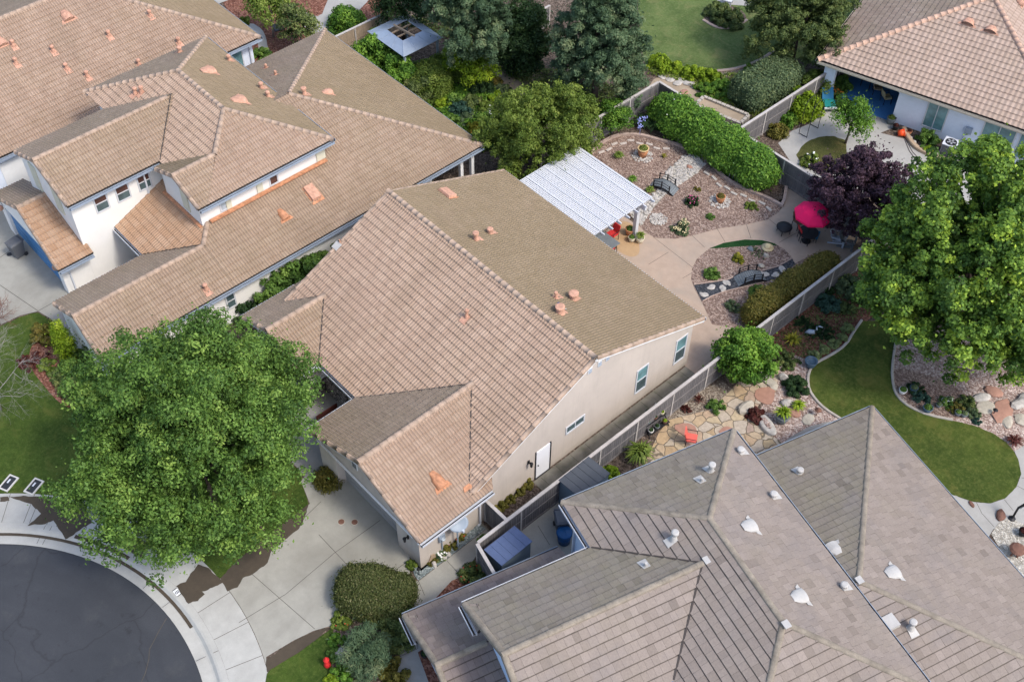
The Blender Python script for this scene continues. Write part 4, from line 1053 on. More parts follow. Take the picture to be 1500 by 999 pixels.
gutter(L, (-54.42, 18.2, E5+.02), (-54.42, 25.8, E5+.02), (-1, 0, 0), 'gutter_gray'); gutter(L, (-46.58, 13.0, E5+.02), (-46.58, 18.1, E5+.02), (1, 0, 0), 'gutter_gray')
gutter(L, (-52.32, 13.0, E5+.02), (-52.32, 18.1, E5+.02), (-1, 0, 0), 'gutter_gray'); gutter(L, (-44.12, 10.0, 2.72), (-44.12, 14.9, 2.72), (-1, 0, 0), 'gutter_gray')
gutter(L, (-46.8, 14.93, 2.78), (-44.2, 14.93, 2.78), (0, -1, 0), 'gutter_white'); gutter(L, (-46.28, 11.35, 2.38), (-46.28, 13.25, 2.38), (1, 0, 0), 'gutter_gray')
downspout(L, (-46.8, 17.2, 0), 5.3); downspout(L, (-46.8, 11.95, 0), 2.2); downspout(L, (-39.45, 29.9, 0), 2.5)
for y in (32.3, 33.1): L.part(MB().bx(-39.62, -39.42, y-.1, y+.1, 0, 2.62), 'porch_post', 'white_paint')
for P_, m_, h in ((pl_ub, [(303, 105), (348, 148)], 0), ):
    for x, y in m_: vent_hood(L, rfL, *on_roof(x, y, P_, 0), 'salmon_paint', .75, .85, .2)
for x, y in ((393, 143), (336, 90), (383, 130)): vent_pipe(L, rfL, *on_roof(x, y, pl_ub, 0), 'salmon_paint', .07, .28)
vent_pipe(L, rfL, *on_roof(264, 78, pl_ul, 0), 'salmon_paint', .08, .3)
for x, y in ((199, 138), (208, 136)): vent_pipe(L, rfL, *on_roof(x, y, pl_uf, 0), 'salmon_paint', .07, .3)
for x, y in ((446, 140),): vent_pipe(L, rfL, *on_roof(x, y, pl_lb, 0), 'salmon_paint', .09, .4)
vent_hood(L, rfL, *on_roof(478, 137, pl_lb, 0), 'salmon_paint', .55, .6, .2)
for x, y in ((390, 101), (404, 111)): vent_pipe(L, rfL, *on_roof(x, y, pl_ll, 0), 'salmon_paint', .05, .2)
vent_hood(L, rfL, *on_roof(414, 315, pl_lr, 0), 'copper_orange', .7, .5, .24); vent_box(L, rfL, *on_roof(457, 283, pl_lr, 0), 'salmon_paint', .95, .6, .16)
vent_pipe(L, rfL, *on_roof(302, 425, pl_gfr, 0), 'salmon_paint', .07, .3)
for x in (-47.15, -53.2): 
    m = MB(); m.lathe([(.05, -.15), (.13, -.05), (.13, .12), (.04, .2)], (x, 11.42, 1.85), 10); L.part(m, 'wall_lamp', 'salmon_paint')

# ---------------------------------------------------------------- the house beyond it, upper left corner
N = Thing('house', 'house in the upper left corner, wide hipped roof dotted with orange vents', 'house', (-63, 16, 0), frame=True)
pk = (-63.4, 22.8, 5.82)
pl_nr = [(-56, -12, 2.72), (-56, 30.2, 2.72), pk, (-63.4, -12, 5.82)]; pl_nb = [(-56, 30.2, 2.72), (-70.8, 30.2, 2.72), pk]; pl_nl = [(-70.8, -12, 2.72), (-70.8, 30.2, 2.72), pk, (-63.4, -12, 5.82)]
mb = MB(); tile_wave(mb, pl_nr, 'tile_rose_ribbed'); tile_wave(mb, pl_nb, 'tile_olive'); tile_wave(mb, pl_nl, 'tile_rose_shaded'); rfN = N.part(mb, 'roof')
ridges(N, rfN, 'ridge_rose', [((-56, 30.2, 2.72), pk), ((-70.8, 30.2, 2.72), pk), ((-63.4, 0, 5.84), pk)], r=.14)
mb = MB(); mb.bx(-70.3, -56.45, -11.5, 29.75, 0, 2.7); N.part(mb, 'wall', 'stucco_cool')
gutter(N, (-55.98, -11, 2.74), (-55.98, 30.2, 2.74), (1, 0, 0), 'gutter_gray'); gutter(N, (-56, 30.22, 2.74), (-70.8, 30.22, 2.74), (0, 1, 0), 'gutter_gray')
window(N, 'x', -56.45, 27.95, 28.95, .3, 2.35, 1, 'white_vinyl', 'glass_teal', None)
downspout(N, (-56.38, 29.5, 0), 2.5)
mb = MB(); mb.bx(-56.46, -56.4, 12.95, 14.3, .05, 2.0); N.part(mb, 'side_gate', 'white_paint'); wall_lamp(N, (-56.44, 12.2, 1.7))
for x, y in ((97, 24),): vent_hood(N, rfN, *on_roof(x, y, pl_nr, 0), 'salmon_paint', .8, .7, .3)
vent_hood(N, rfN, *on_roof(1, 62, pl_nr, 0), 'salmon_paint', .7, .6, .26)
for x, y in ((20, 68), (78, 76), (24, 94), (98, 102), (128, 113), (160, 54), (220, 24), (262, 64), (204, 96)): vent_pipe(N, rfN, *on_roof(x, y, pl_nr, 0), 'salmon_paint', .07, .3)

# ---------------------------------------------------------------- the grey slate-tiled house, lower right (turned 15.8 degrees)
AR = math.radians(-15.81); o_ = rz(AR) @ np.array([-15.5, 17, 0])
G = Thing('house', 'lower right house with flat grey brown roof tiles and white roof vents', 'house', o_, AR, frame=True)
E6 = 5.6
gp0, gp1 = (-18.25, 17.63, 7.32), (-13.45, 17.63, 7.32)
pg_l = [gp0, (-22.3, 13.57, E6), (-22.3, 21.7, E6)]; pg_r = [gp1, (-9.4, 13.57, E6), (-9.4, 21.7, E6)]
pg_b = [gp0, gp1, (-9.4, 21.7, E6), (-22.3, 21.7, E6)]; pg_f = [gp0, gp1, (-9.4, 13.57, E6), (-22.3, 13.57, E6)]
pg_3l = [(-16.92, 8.3, 6.86), (-16.92, 16.9, 6.86), (-19.95, 13.55, E6), (-19.95, 8.15, E6)]; pg_3r = [(-16.92, 8.3, 6.86), (-16.92, 16.9, 6.86), (-13.9, 13.55, E6), (-13.9, 8.15, E6)]
q2 = (-14.28, 22.1, 5.42); qf = (-14.28, 21.72, 5.42)
pg_2l = [(-22.25, 29.7, 2.72), (-22.25, 21.72, 2.72), qf, q2]; pg_2b = [(-22.25, 29.7, 2.72), (-6.1, 29.7, 2.72), q2]; pg_2r = [(-6.1, 29.7, 2.72), (-6.1, 21.72, 2.72), qf, q2]
pg_4l = [(-18.9, 6.5, 4.0), (-18.9, 13.4, 4.0), (-22.0, 13.4, 2.72), (-22.0, 6.4, 2.72)]; pg_4r = [(-18.9, 6.5, 4.0), (-18.9, 14.0, 4.0), (-14.5, 14.0, 2.2), (-14.5, 6.4, 2.2)]
mb = MB()
for k, (P_, m_) in enumerate(((pg_l, 'slate_shaded'), (pg_r, 'slate_warm'), (pg_b, 'slate_warm'), (pg_f, 'slate_warm'), (pg_3l, 'slate_shaded'), (pg_3r, 'slate_warm'), (pg_2l, 'slate_shaded'), (pg_2b, 'slate_warm'), (pg_2r, 'slate_warm'), (pg_4l, 'slate_brown'), (pg_4r, 'slate_brown'))):
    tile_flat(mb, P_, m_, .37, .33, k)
for (x0, y0, z0) in ((-22.0, 6.4, 2.72), (-19.95, 8.15, E6)):      # boxed eaves returns at the front corners
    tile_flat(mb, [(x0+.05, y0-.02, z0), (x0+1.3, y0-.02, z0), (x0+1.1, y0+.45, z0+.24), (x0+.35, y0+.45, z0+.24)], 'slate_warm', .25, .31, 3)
rfG = G.part(mb, 'roof')
ridges(G, rfG, 'ridge_slate', ((gp0, gp1), ((-22.3, 13.57, E6), gp0), ((-22.3, 21.7, E6), gp0), ((-9.4, 13.57, E6), gp1), ((-9.4, 21.7, E6), gp1), ((-16.92, 8.3, 6.88), (-16.92, 16.6, 6.88)), ((-22.25, 29.7, 2.72), q2), ((-6.1, 29.7, 2.72), q2), ((-18.9, 6.5, 4.02), (-18.9, 8.6, 4.02)),
             ((-19.9, 8.2, E6+.03), (-16.92, 8.36, 6.88)), ((-13.95, 8.2, E6+.03), (-16.92, 8.36, 6.88)), ((-21.95, 6.45, 2.75), (-18.9, 6.56, 4.0)), ((-14.6, 6.45, 2.25), (-18.9, 6.56, 4.0))), r=.12, L=.3, rise=.03, flat=True)
def zg(y): return E6+(y-13.57)*(7.32-E6)/(17.63-13.57)
for a, b in (((-16.92, 16.55), (-19.95, 13.6)), ((-16.92, 16.55), (-13.9, 13.6))): G.part(MB().bar((*a, zg(a[1])+.05), (*b, zg(b[1])+.05), .07, .012), 'valley_flashing', 'vent_dark', rfG)
for q in ((-16.92, 16.72, 6.98), (gp1[0]+.15, gp1[1], gp1[2]+.12), (q2[0], q2[1], q2[2]+.1)): G.part(MB().box(q, (.3, .26, .05)), 'flashing', 'vent_white', rfG)
mb = MB()
mb.bx(-21.6, -9.8, 13.85, 21.3, 0, E6-.02)
mb.prism([(-19.5, 8.75, 0), (-14.3, 8.75, 0), (-14.3, 8.75, 5.6), (-16.9, 8.75, 6.7), (-19.5, 8.75, 5.6)], (0, 6, 0))
mb.prism([(-21.6, 7.0, 0), (-14.9, 7.0, 0), (-14.9, 7.0, 2.2), (-18.9, 7.0, 3.84), (-21.597, 7.0, 2.7)], (0, 6.3, 0))
mb.bx(-21.8, -6.5, 14.5, 29.25, 0, 2.7)
G.part(mb, 'wall', 'stucco_pale')
window(G, 'y', 8.75, -18.0, -15.8, 4.6, 5.9, -1, 'white_vinyl', 'glass', 'v')
gutter(G, (-22.32, 13.6, E6+.02), (-22.32, 21.7, E6+.02), (-1, 0, 0), 'gutter_gray'); gutter(G, (-22.3, 21.72, E6+.02), (-9.4, 21.72, E6+.02), (0, 1, 0), 'gutter_gray')
gutter(G, (-22.3, 13.55, E6+.02), (-19.98, 13.55, E6+.02), (0, -1, 0), 'gutter_white'); gutter(G, (-19.97, 8.15, E6+.02), (-19.97, 13.5, E6+.02), (-1, 0, 0), 'gutter_white')
gutter(G, (-22.02, 6.4, 2.74), (-22.02, 13.4, 2.74), (-1, 0, 0), 'gutter_gray'); gutter(G, (-22.27, 22, 2.74), (-22.27, 29.7, 2.74), (-1, 0, 0), 'gutter_gray'); gutter(G, (-22.2, 29.72, 2.74), (-6.1, 29.72, 2.74), (0, 1, 0), 'gutter_gray')
gutter(G, (-22.0, 6.36, 2.74), (-20.75, 6.36, 2.74), (0, -1, 0), 'gutter_white'); gutter(G, (-19.95, 8.1, E6+.02), (-18.7, 8.1, E6+.02), (0, -1, 0), 'gutter_white')
downspout(G, (-21.55, 13.78, 0), 5.4)
for x, y, P_ in ((1095, 772, pg_b), (1168, 875, pg_b), (1305, 840, pg_2b), (1222, 806, pg_2l)): vent_hood(G, rfG, *on_roof(x, y, P_, AR), 'vent_white', .6, .66, .17)
for x, y, P_ in ((1171, 693, pg_2l), (1235, 861, pg_b), (1132, 728, pg_b), (1084, 663, pg_b)): vent_pipe(G, rfG, *on_roof(x, y, P_, AR), 'vent_white', .085, .18)
for x, y, P_ in ((1041, 687, pg_l), (987, 786, pg_f), (1333, 916, pg_2r)): vent_pipe(G, rfG, *on_roof(x, y+4, P_, AR), 'vent_white', .085, .42)
for x, y, P_ in ((1028, 706, pg_l), (946, 830, pg_3l)): vent_pipe(G, rfG, *on_roof(x, y, P_, AR), 'vent_white', .05, .2, False)
p, n = on_roof(1302, 912, pg_2r, AR); mb = MB(); mb.box(p+n*.12, (.55, .5, .2)); G.part(mb, 'skylight_cover', 'vent_white', rfG)

# ---------------------------------------------------------------- the house with the covered patio, upper right (turned the other way)
AU = math.radians(15.81); o_ = rz(AU) @ np.array([-8, 68, 0])
U = Thing('house', 'white house at the upper right with a pink hipped roof above a shaded corner patio', 'house', o_, AU, frame=True)
pu = (-8.15, 67.7, 5.95)
pu_f = [(-15.7, 60.55, 2.82), (-.6, 60.55, 2.82), pu]; pu_l = [(-15.7, 60.55, 2.82), (-15.7, 84, 2.82), (-8.15, 84, 5.95), pu]; pu_r = [(-.6, 60.55, 2.82), (-.6, 84, 2.82), (-8.15, 84, 5.95), pu]
mb = MB(); tile_wave(mb, pu_f, 'tile_pink', .3, .37, .024, .034, 6); tile_wave(mb, pu_l, 'tile_pink_shaded', .3, .37, .024, .034, 6); tile_wave(mb, pu_r, 'tile_pink', .3, .37, .024, .034, 6); rfU = U.part(mb, 'roof')
ridges(U, rfU, 'ridge_salmon', [((-15.7, 60.55, 2.84), pu), ((-.6, 60.55, 2.84), pu), (pu, (-8.15, 84, 5.97))], r=.15)
fp = lambda x, y: frame_pt(x, y, (0, 61.0, 0), (0, 1, 0), AU)
x_p0, x_p1, x_w0 = fp(1207, 105)[0], fp(1223, 110)[0], fp(1316, 142)[0]
mb = MB()
mb.bx(x_p0, x_p1, 61.0, 61.4, 0, 2.82); mb.bx(x_p1, x_w0, 61.0, 61.35, 2.42, 2.82); mb.bx(x_w0, -1.0, 61.0, 61.35, 0, 2.82); mb.bx(-1.35, -1.0, 61.35, 83, 0, 2.82)
mb.bx(x_p0, -1.35, 66.2, 66.5, 0, 2.82); mb.bx(x_w0, x_w0+.3, 61.35, 66.2, 0, 2.82); mb.bx(x_p0, x_p0+.3, 65.4, 83, 0, 2.82)
mb.prism([(x_p1, 61.0, 2.42), (x_p1+.28, 61.0, 2.42), (x_p1, 61.0, 2.1)], (0, .35, 0)); mb.prism([(x_w0-.28, 61.0, 2.42), (x_w0, 61.0, 2.42), (x_w0, 61.0, 2.1)], (0, .35, 0))
U.part(mb, 'wall', 'stucco_cool')
mb = MB(); mb.bx(x_p0, x_w0, 61.0, 66.2, .01, .03); U.part(mb, 'patio_floor', 'patio_blue')
gutter(U, (-15.7, 60.53, 2.84), (-.6, 60.53, 2.84), (0, -1, 0), 'gutter_beige'); gutter(U, (-15.72, 60.6, 2.84), (-15.72, 84, 2.84), (-1, 0, 0), 'gutter_beige')
def uwin(xa, xb, z0, z1, **k): window(U, 'y', 61.0, xa, xb, z0, z1, -1, **k)
uwin(fp(1349, 184)[0]+.05, fp(1393, 152)[0], .55, 2.5, split='v', glass='glass_teal'); uwin(fp(1440, 197)[0]-.1, fp(1476, 213)[0]+.2, .6, 2.35, split='v', glass='glass_teal'); uwin(fp(1480, 213)[0]+.35, fp(1480, 213)[0]+2.0, .6, 2.35, split='v', glass='glass_teal')
for x, y in ((1419, 33), (1452, 44)): vent_hood(U, rfU, *on_roof(x, y, pu_f, AU), 'salmon_paint', .5, .75, .3)
vent_hood(U, rfU, *on_roof(1494, 4, pu_r, AU), 'salmon_paint', .5, .75, .3)

# ================================================================== GROUND
def jag(pts, n=9, amp=1.6):
    rg = np.random.default_rng(len(pts)*7+abs(int(pts[0][0]))); out = []
    for i in range(len(pts)):
        a, b = np.array(pts[i], float), np.array(pts[(i+1) % len(pts)], float); t = b-a; L = np.linalg.norm(t); nn = np.array([-t[1], t[0]])/(L+1e-6); m = max(2, int(L/3.5)); w_ = 0
        for k in range(m): w_ = w_*.55+rg.normal(0, amp*.6); out.append(tuple(a+t*k/m+nn*w_*math.sin(math.pi*k/m)))
    return out
KC = (-27.19, -5.37)
def arc(r, a0, a1, n=48): return [(KC[0]+r*math.cos(math.radians(t)), KC[1]+r*math.sin(math.radians(t))) for t in np.linspace(a0, a1, n)]
A0, A1 = -8, 200
sheet('ground', arc(11.85, A1, A0, 70)+[(60, -7), (400, -60), (400, 500), (-400, 500), (-400, -60), (-60, -9.5)], 0, 'soil', px=False)
sheet('road', [(-120, -120), (60, -120), (60, 40), (-120, 40)], -.16, 'asphalt', px=False)
def annulus(mb, prof, a0, a1, n=90):
    """prof: (radius, z) points swept round the turning circle"""
    vs = []; m = len(prof)
    for t in np.linspace(math.radians(a0), math.radians(a1), n):
        for r, z in prof: vs.append((KC[0]+r*math.cos(t), KC[1]+r*math.sin(t), z))
    fs = [(i*m+k, i*m+k+1, (i+1)*m+k+1, (i+1)*m+k) for i in range(n-1) for k in range(m-1)]
    return mb.add(vs, fs)
mb = MB(); annulus(mb, [(10.95, -.2), (10.95, -.135), (11.42, -.15), (11.5, -.13), (11.62, -.02), (11.72, .006), (11.95, .010), (11.95, -.1)], A0, A1)
kerb = tag(mb.build('kerb', 'concrete_walk'), kind='structure')
def polar(x, y, z=0): p = at(x, y, z); return math.degrees(math.atan2(p[1]-KC[1], p[0]-KC[0]))
strips('kerb_joint', [(arc(r0, t, t, 1)[0], arc(r1, t, t, 1)[0]) for t in [polar(244, 885), polar(300, 962), polar(57, 790), 140, 128, 100] for r0, r1 in ((10.98, 11.4), (11.72, 11.94))], .02, .0125, 'joint', kerb)
mb = MB(); annulus(mb, [(11.955, -.1), (11.955, .012), (13.5, .016), (13.5, -.1)], A0, A1)
walk = tag(mb.build('sidewalk', 'concrete_walk'), kind='structure')
js = [polar(362, 912), polar(330, 872), polar(384, 960), polar(300, 857)] + [polar(75, 755), polar(40, 752), 139, 133, 127, 121, 150, 160]
strips('sidewalk_joint', [(arc(11.96, t, t, 1)[0], arc(13.49, t, t, 1)[0]) for t in js], .022, .0185, 'joint', walk)
crack = [at(*p, -.15) for p in ((244, 905), (232, 925), (226, 937), (219, 950), (218, 965), (213, 985), (205, 1003))]
strips('road_crack', list(zip(crack, crack[1:])), .035, -.155, 'joint', bpy.data.objects['road'])

# front: lawns, drives, walks
sheet('lawn', jag([(-260, 600), (-60, 500), (0, 478), (30, 464), (56, 458), (76, 470), (100, 520), (160, 545), (330, 600), (440, 690), (452, 738), (322, 847), (296, 838), (180, 775), (90, 748), (0, 742), (-260, 760)], 9, .8), .012, 'grass')
sheet('planting_bed', [(42, 515), (52, 498), (70, 490), (100, 505), (130, 540), (120, 600), (90, 595), (60, 560), (45, 540)], .018, 'mulch_red', smooth=2)
dl = sheet('driveway', [(-400, 240), (0, 290), (36, 330), (140, 415), (150, 470), (100, 518), (76, 468), (56, 456), (30, 462), (0, 476), (-60, 498), (-260, 600)], .016, 'concrete')
strips('driveway_joint', [(at(*a), at(*b)) for a, b in (((0, 418), (56, 456)), ((0, 378), (26, 360)), ((56, 456), (88, 438)), ((-30, 400), (0, 418)))], .03, .021, 'joint', dl)
sheet('path', [(76, 466), (90, 452), (145, 490), (150, 540), (130, 545), (104, 520)], .02, 'concrete_cool')
drive_px = [(322, 848), (454, 738), (441, 705), (452, 690), (478, 672), (520, 690), (606, 780), (600, 815), (601, 845), (610, 870), (560, 905), (513, 914), (483, 917), (459, 924), (430, 938), (390, 962), (391, 988)]
inner = arc(13.52, polar(391, 988), polar(322, 848), 14)
P_ = [tuple(at(*p)[:2]) for p in drive_px]+inner[1:-1]
dm = sheet('driveway', P_, .018, 'concrete', px=False)
strips('driveway_joint', [(at(*a), at(*b)) for a, b in (((351, 825), (461, 921)), ((419, 870), (350, 912)), ((419, 870), (490, 810)), ((467, 783), (526, 846)), ((490, 810), (557, 762)), ((526, 846), (548, 865)), ((470, 735), (441, 763)), ((575, 838), (600, 820)))], .022, .0225, 'joint', dm)
sheet('path', [(578, 836), (600, 850), (613, 851), (712, 775), (724, 788), (706, 802), (678, 842), (640, 875), (604, 893), (575, 868)], .024, 'concrete')
strips('path_joint', [(at(613, 851), at(622, 872)), (at(655, 822), at(672, 840)), (at(601, 852), at(580, 838))], .02, .0285, 'joint')
bpy.data.objects['path_joint'].parent = bpy.data.objects['path.001']
sheet('gravel_strip', [(602, 822), (607, 842), (613, 850), (712, 774), (700, 766), (617, 836)], .028, 'gravel_blue')
sheet('gravel_strip', [(620, 895), (662, 850), (680, 843), (700, 850), (700, 875), (640, 915)], .026, 'mulch_red')
sheet('lawn', jag([(385, 1030), (391, 986), (400, 978), (435, 957), (465, 935), (487, 918), (493, 940), (487, 965), (482, 1005), (478, 1030)], 9, .8), .03, 'grass', smooth=1)
sheet('planting_bed', [(487, 918), (505, 905), (590, 890), (620, 895), (600, 1030), (478, 1030), (484, 965), (494, 940)], .022, 'soil')
pf = sheet('path', [(575, 1030), (588, 950), (612, 925), (640, 935), (660, 960), (700, 1030)], .03, 'concrete_cool')
strips('path_joint', [(at(585, 962), at(612, 950)), (at(612, 950), at(612, 925))], .02, .0345, 'joint', pf)
sheet('gravel_strip', [(612, 955), (622, 948), (648, 1000), (632, 1010)], .036, 'mulch_red')
for pts, z in (([(12, 727), (60, 727), (120, 735), (135, 765), (96, 790), (78, 762), (62, 768), (40, 770), (60, 752), (46, 738)], .0225), ([(0, 728), (12, 727), (14, 733), (0, 735)], .0225),
               ([(322, 847), (306, 832), (290, 826), (272, 852), (258, 858), (264, 868), (276, 884), (290, 880), (300, 870), (296, 866), (312, 860), (328, 852)], .0225),
               ([(452, 738), (400, 778), (348, 820), (323, 847), (333, 866), (348, 860), (356, 846), (374, 838), (392, 824), (398, 806), (421, 788), (438, 774), (446, 758)], .023),
               ([(390, 966), (418, 946), (448, 930), (483, 918), (466, 935), (435, 957), (402, 978), (391, 984)], .0235)):
    sheet('wet_patch', jag(pts, 9, 1.0), z, 'wet_concrete', 'stuff', 'dark wet patch on the pale concrete')
def wet_arc(r0, r1, a0, a1, z):
    mb = MB(); annulus(mb, [(r0, z), (r1, z)], a0, a1, 40); tag(mb.build('wet_patch', 'wet_concrete'), 'dark wet line along the kerb', None, None, 'stuff')
wet_arc(11.36, 11.52, polar(283, 915), 170, -.128); wet_arc(11.6, 11.78, 108, 122, .014); wet_arc(11.97, 12.7, 106, 117, .0225)

# side yard, between the house wall and the fence
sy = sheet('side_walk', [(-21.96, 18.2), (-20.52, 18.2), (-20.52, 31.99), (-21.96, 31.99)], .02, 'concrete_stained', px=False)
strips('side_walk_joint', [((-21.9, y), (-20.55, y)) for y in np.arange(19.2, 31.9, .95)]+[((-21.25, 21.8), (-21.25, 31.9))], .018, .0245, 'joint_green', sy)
sheet('planting_bed', [(-21.95, 18.4), (-21.35, 18.4), (-21.35, 21.6), (-21.95, 21.6)], .028, 'soil', px=False)
sheet('planting_bed', [(-39.5, 12), (-36.2, 12), (-36.2, 33), (-39.5, 33)], .01, 'soil', px=False)
ct = sheet('court_floor', [(-32.6, 14.0), (-29.1, 14.0), (-29.1, 17.8), (-32.6, 17.8)], .03, 'concrete_cool', px=False)

# back garden
bed1_low = [(945, 352), (960, 348), (988, 349.5), (1013, 345), (1050, 335), (1093, 328.6), (1125, 321), (1141, 310), (1148, 302), (1152, 287), (1153, 275)]
pat = [tuple(at(*p)[:2]) for p in [(1153, 275), (1152, 287), (1148, 302), (1141, 310), (1125, 321), (1093, 328.6), (1050, 335), (1013, 345), (988, 349.5), (960, 348), (945, 340), (930, 322)]]
patio = sheet('patio', [(-35.8, 32.0), (-20.5, 32.0), (-20.5, 46.3), (-26.2, 46.3)]+pat+[(-30.8, 37.6), (-35.8, 37.6)], .02, 'concrete_tan', px=False)
strips('patio_joint', [(at(*a), at(*b)) for a, b in (((957, 348), (1014, 392)), ((979, 370), (950, 388)), ((1013, 345), (1032, 363)), ((1050, 335), (1062, 355)), ((1093, 328.6), (1100, 350)), ((1141, 356), (1170, 340)), ((1127, 322), (1140, 333)), ((1000, 408), (1014, 400)))], .022, .0245, 'joint', patio)
sheet('rust_stain', [(895, 335), (912, 322), (930, 330), (935, 352), (938, 372), (925, 378), (905, 368), (893, 352)], .0245, 'rust_concrete', 'stuff', 'ochre rust stain on the tan patio', smooth=2)
curb_px = [(866, 226), (872, 218.5), (886, 207.5), (903, 200), (920, 198), (940, 199.5), (969, 207.5), (990, 213), (1015, 222.5), (1036, 235.5), (1049, 250), (1062, 263), (1078, 273), (1100, 282), (1124, 291.5), (1145, 302.5)]
sheet('mulch_bed', curb_px+[(1141, 311), (1125, 321.5), (1093, 329), (1050, 335.5), (1013, 345.5), (988, 350), (960, 348.5), (945, 340), (925, 318), (880, 262)], .028, 'mulch')
one(sweep(MB(), chaikin([at(*p) for p in curb_px], 2, False), .17, .16, 0, .62), 'garden_kerb', 'curb_pink', 'long curved block kerb round the upper mulch bed', 'kerb')
one(sweep(MB(), [at(*p) for p in ((1144, 304), (1149, 293), (1151, 276))], .17, .2, 0, .5), 'garden_kerb', 'curb_pink', 'short pale block kerb next to the pink umbrella', 'kerb')
bed2 = [(1039, 364), (1060, 356), (1091, 351), (1116, 352), (1134.6, 356.6), (1148.6, 365), (1158.4, 375), (1165, 386), (1190, 372), (1215, 385), (1088, 482), (1043, 475), (1028, 442), (1017, 422), (1012.6, 408.5), (1014, 393), (1021, 379)]
sheet('mulch_bed', bed2, .028, 'mulch')
sheet('turf_strip', [(1039, 364), (1060, 356), (1091, 351), (1116, 352), (1134.6, 356.6), (1139, 360), (1119, 359), (1105, 360), (1078, 361.5), (1054, 363.6)], .034, 'turf')
sheet('gravel_path', [(1016, 417.6), (1042, 414), (1064.5, 410.6), (1078.5, 405), (1112, 398.7), (1140, 391), (1160.5, 379.5), (1165, 387), (1151, 399), (1140, 407), (1119, 414), (1092.5, 420), (1063, 427), (1042, 434.5), (1029, 442)], .034, 'gravel_dark')
for pts, lab in (([(1016, 417.4), (1042, 413.8), (1064.5, 410.4), (1078.5, 404.8), (1112, 398.5), (1140, 390.8), (1160.5, 379.3)], 'thin pale edging above the dark gravel path'), ([(1029, 442), (1042, 434.7), (1063, 427.2), (1092.5, 420.2), (1119, 414.2)], 'thin pale edging below the dark gravel path')):
    one(sweep(MB(), [at(*p) for p in pts], .05, .07), 'path_edging', 'curb_pink', lab, 'edging')
sheet('gravel_bed', [(1001, 230), (1015, 226), (1034, 240), (1024, 251), (1010, 262), (990, 274), (973, 287), (957, 305), (939, 331), (932, 326), (922, 313), (950, 292), (966, 275), (973, 257), (985, 244)], .034, 'gravel_white')

# garden behind the lower right house
sheet('gravel_bed', [(1140, 528), (1165, 520), (1195, 532), (1188, 540), (1183, 555), (1185, 572), (1195, 587), (1209, 600), (1233, 616), (1225, 626), (1160, 660), (1120, 655), (1100, 620), (1120, 590), (1135, 570)], .01, 'gravel_pink')
sheet('gravel_bed', [(975, 612), (1000, 590), (1040, 565), (1060, 560), (1075, 572), (1040, 600), (1005, 612), (985, 620)], .012, 'gravel_soil')
sheet('flagstone_patio', [(940, 690), (955, 655), (966, 632), (980, 615), (1008, 608), (1040, 600), (1070, 572), (1085, 556), (1105, 566), (1125, 545), (1142, 540), (1136, 575), (1112, 592), (1102, 612), (1128, 636), (1150, 650), (1140, 675), (1100, 690), (1080, 640), (1020, 680)], .018, 'flagstone')
for pts, lab in (([(983, 624), (1006, 618), (1022, 626), (1018, 645), (1004, 640)], 'red sandstone slab beside the coral chair'), ([(1104, 582), (1108, 568), (1136, 566), (1133, 591), (1120, 592)], 'red sandstone slab below the leafy citrus tree'), ([(1050, 634), (1062, 623), (1076, 628), (1072, 645)], 'red sandstone slab at the tip of the grey roof')):
    sheet('stone_slab', pts, .05, 'stone_red', 'thing', lab, smooth=1, cat='slab', thick=.06)
cp = sheet('path', [(1133, 672), (1143, 652), (1158, 640), (1185, 625), (1210, 618), (1235, 615), (1260, 640), (1200, 690)], .024, 'concrete_cool')
lawn_px = [(1262, 470), (1250, 487), (1239, 506), (1218, 520.5), (1196, 531.7), (1187, 540), (1182.6, 555), (1184.7, 572), (1195, 587), (1208.5, 600), (1231, 614), (1260, 630), (1390, 722), (1408, 729), (1426, 734.6), (1451, 737), (1472, 730), (1489, 713), (1496, 694), (1492, 674), (1485, 660), (1472, 646), (1454, 634), (1430, 624), (1395, 615.7), (1360, 608.7), (1332, 597), (1314, 582), (1308, 566), (1306, 540), (1312, 500), (1290, 470)]
sheet('lawn', jag(lawn_px, 9, .5), .03, 'grass_garden')
one(sweep(MB(), chaikin([at(*p) for p in lawn_px[0:11]], 1, False), .13, .1), 'garden_kerb', 'curb_gray', 'pale kerb curving round the left end of the garden lawn', 'kerb')
one(sweep(MB(), chaikin([at(*p) for p in lawn_px[24:31][::-1]], 1, False), .13, .1), 'garden_kerb', 'curb_gray', 'pale wavy kerb between the garden lawn and the pot bed', 'kerb')
sheet('gravel_bed', [(1308, 566), (1306, 540), (1312, 480), (1560, 480), (1560, 660), (1485, 661), (1472, 646.5), (1454, 634.5), (1430, 624.5), (1395, 616.2), (1360, 609.2), (1332, 597.5), (1314, 582)], .014, 'gravel_pink')
sheet('planting_bed', [(1306, 540), (1312, 566), (1330, 592), (1365, 606), (1420, 616), (1425, 585), (1390, 560), (1330, 540)], .022, 'mulch', smooth=1)
rp = sheet('path', [(1390, 722), (1426, 735), (1451, 737), (1472, 730), (1489, 713), (1496, 694), (1492, 674), (1486, 661), (1520, 640), (1600, 650), (1600, 800), (1500, 780), (1480, 762), (1455, 775), (1440, 800), (1400, 760)], .02, 'concrete_patio')
strips('path_joint', [(at(*a), at(*b)) for a, b in (((1430, 736), (1438, 752)), ((1438, 752), (1456, 772)), ((1471, 732), (1484, 748)), ((1490, 712), (1520, 728)), ((1496, 700), (1540, 705)))], .02, .0245, 'joint', rp)
sheet('gravel_bed', [(1452, 782), (1462, 766), (1480, 758), (1515, 775), (1600, 800), (1600, 960), (1520, 900)], .026, 'gravel_white')
pb = sheet('patio', [(712, 800), (800, 728), (840, 745), (862, 800), (850, 830), (745, 860)], .02, 'concrete', smooth=0)
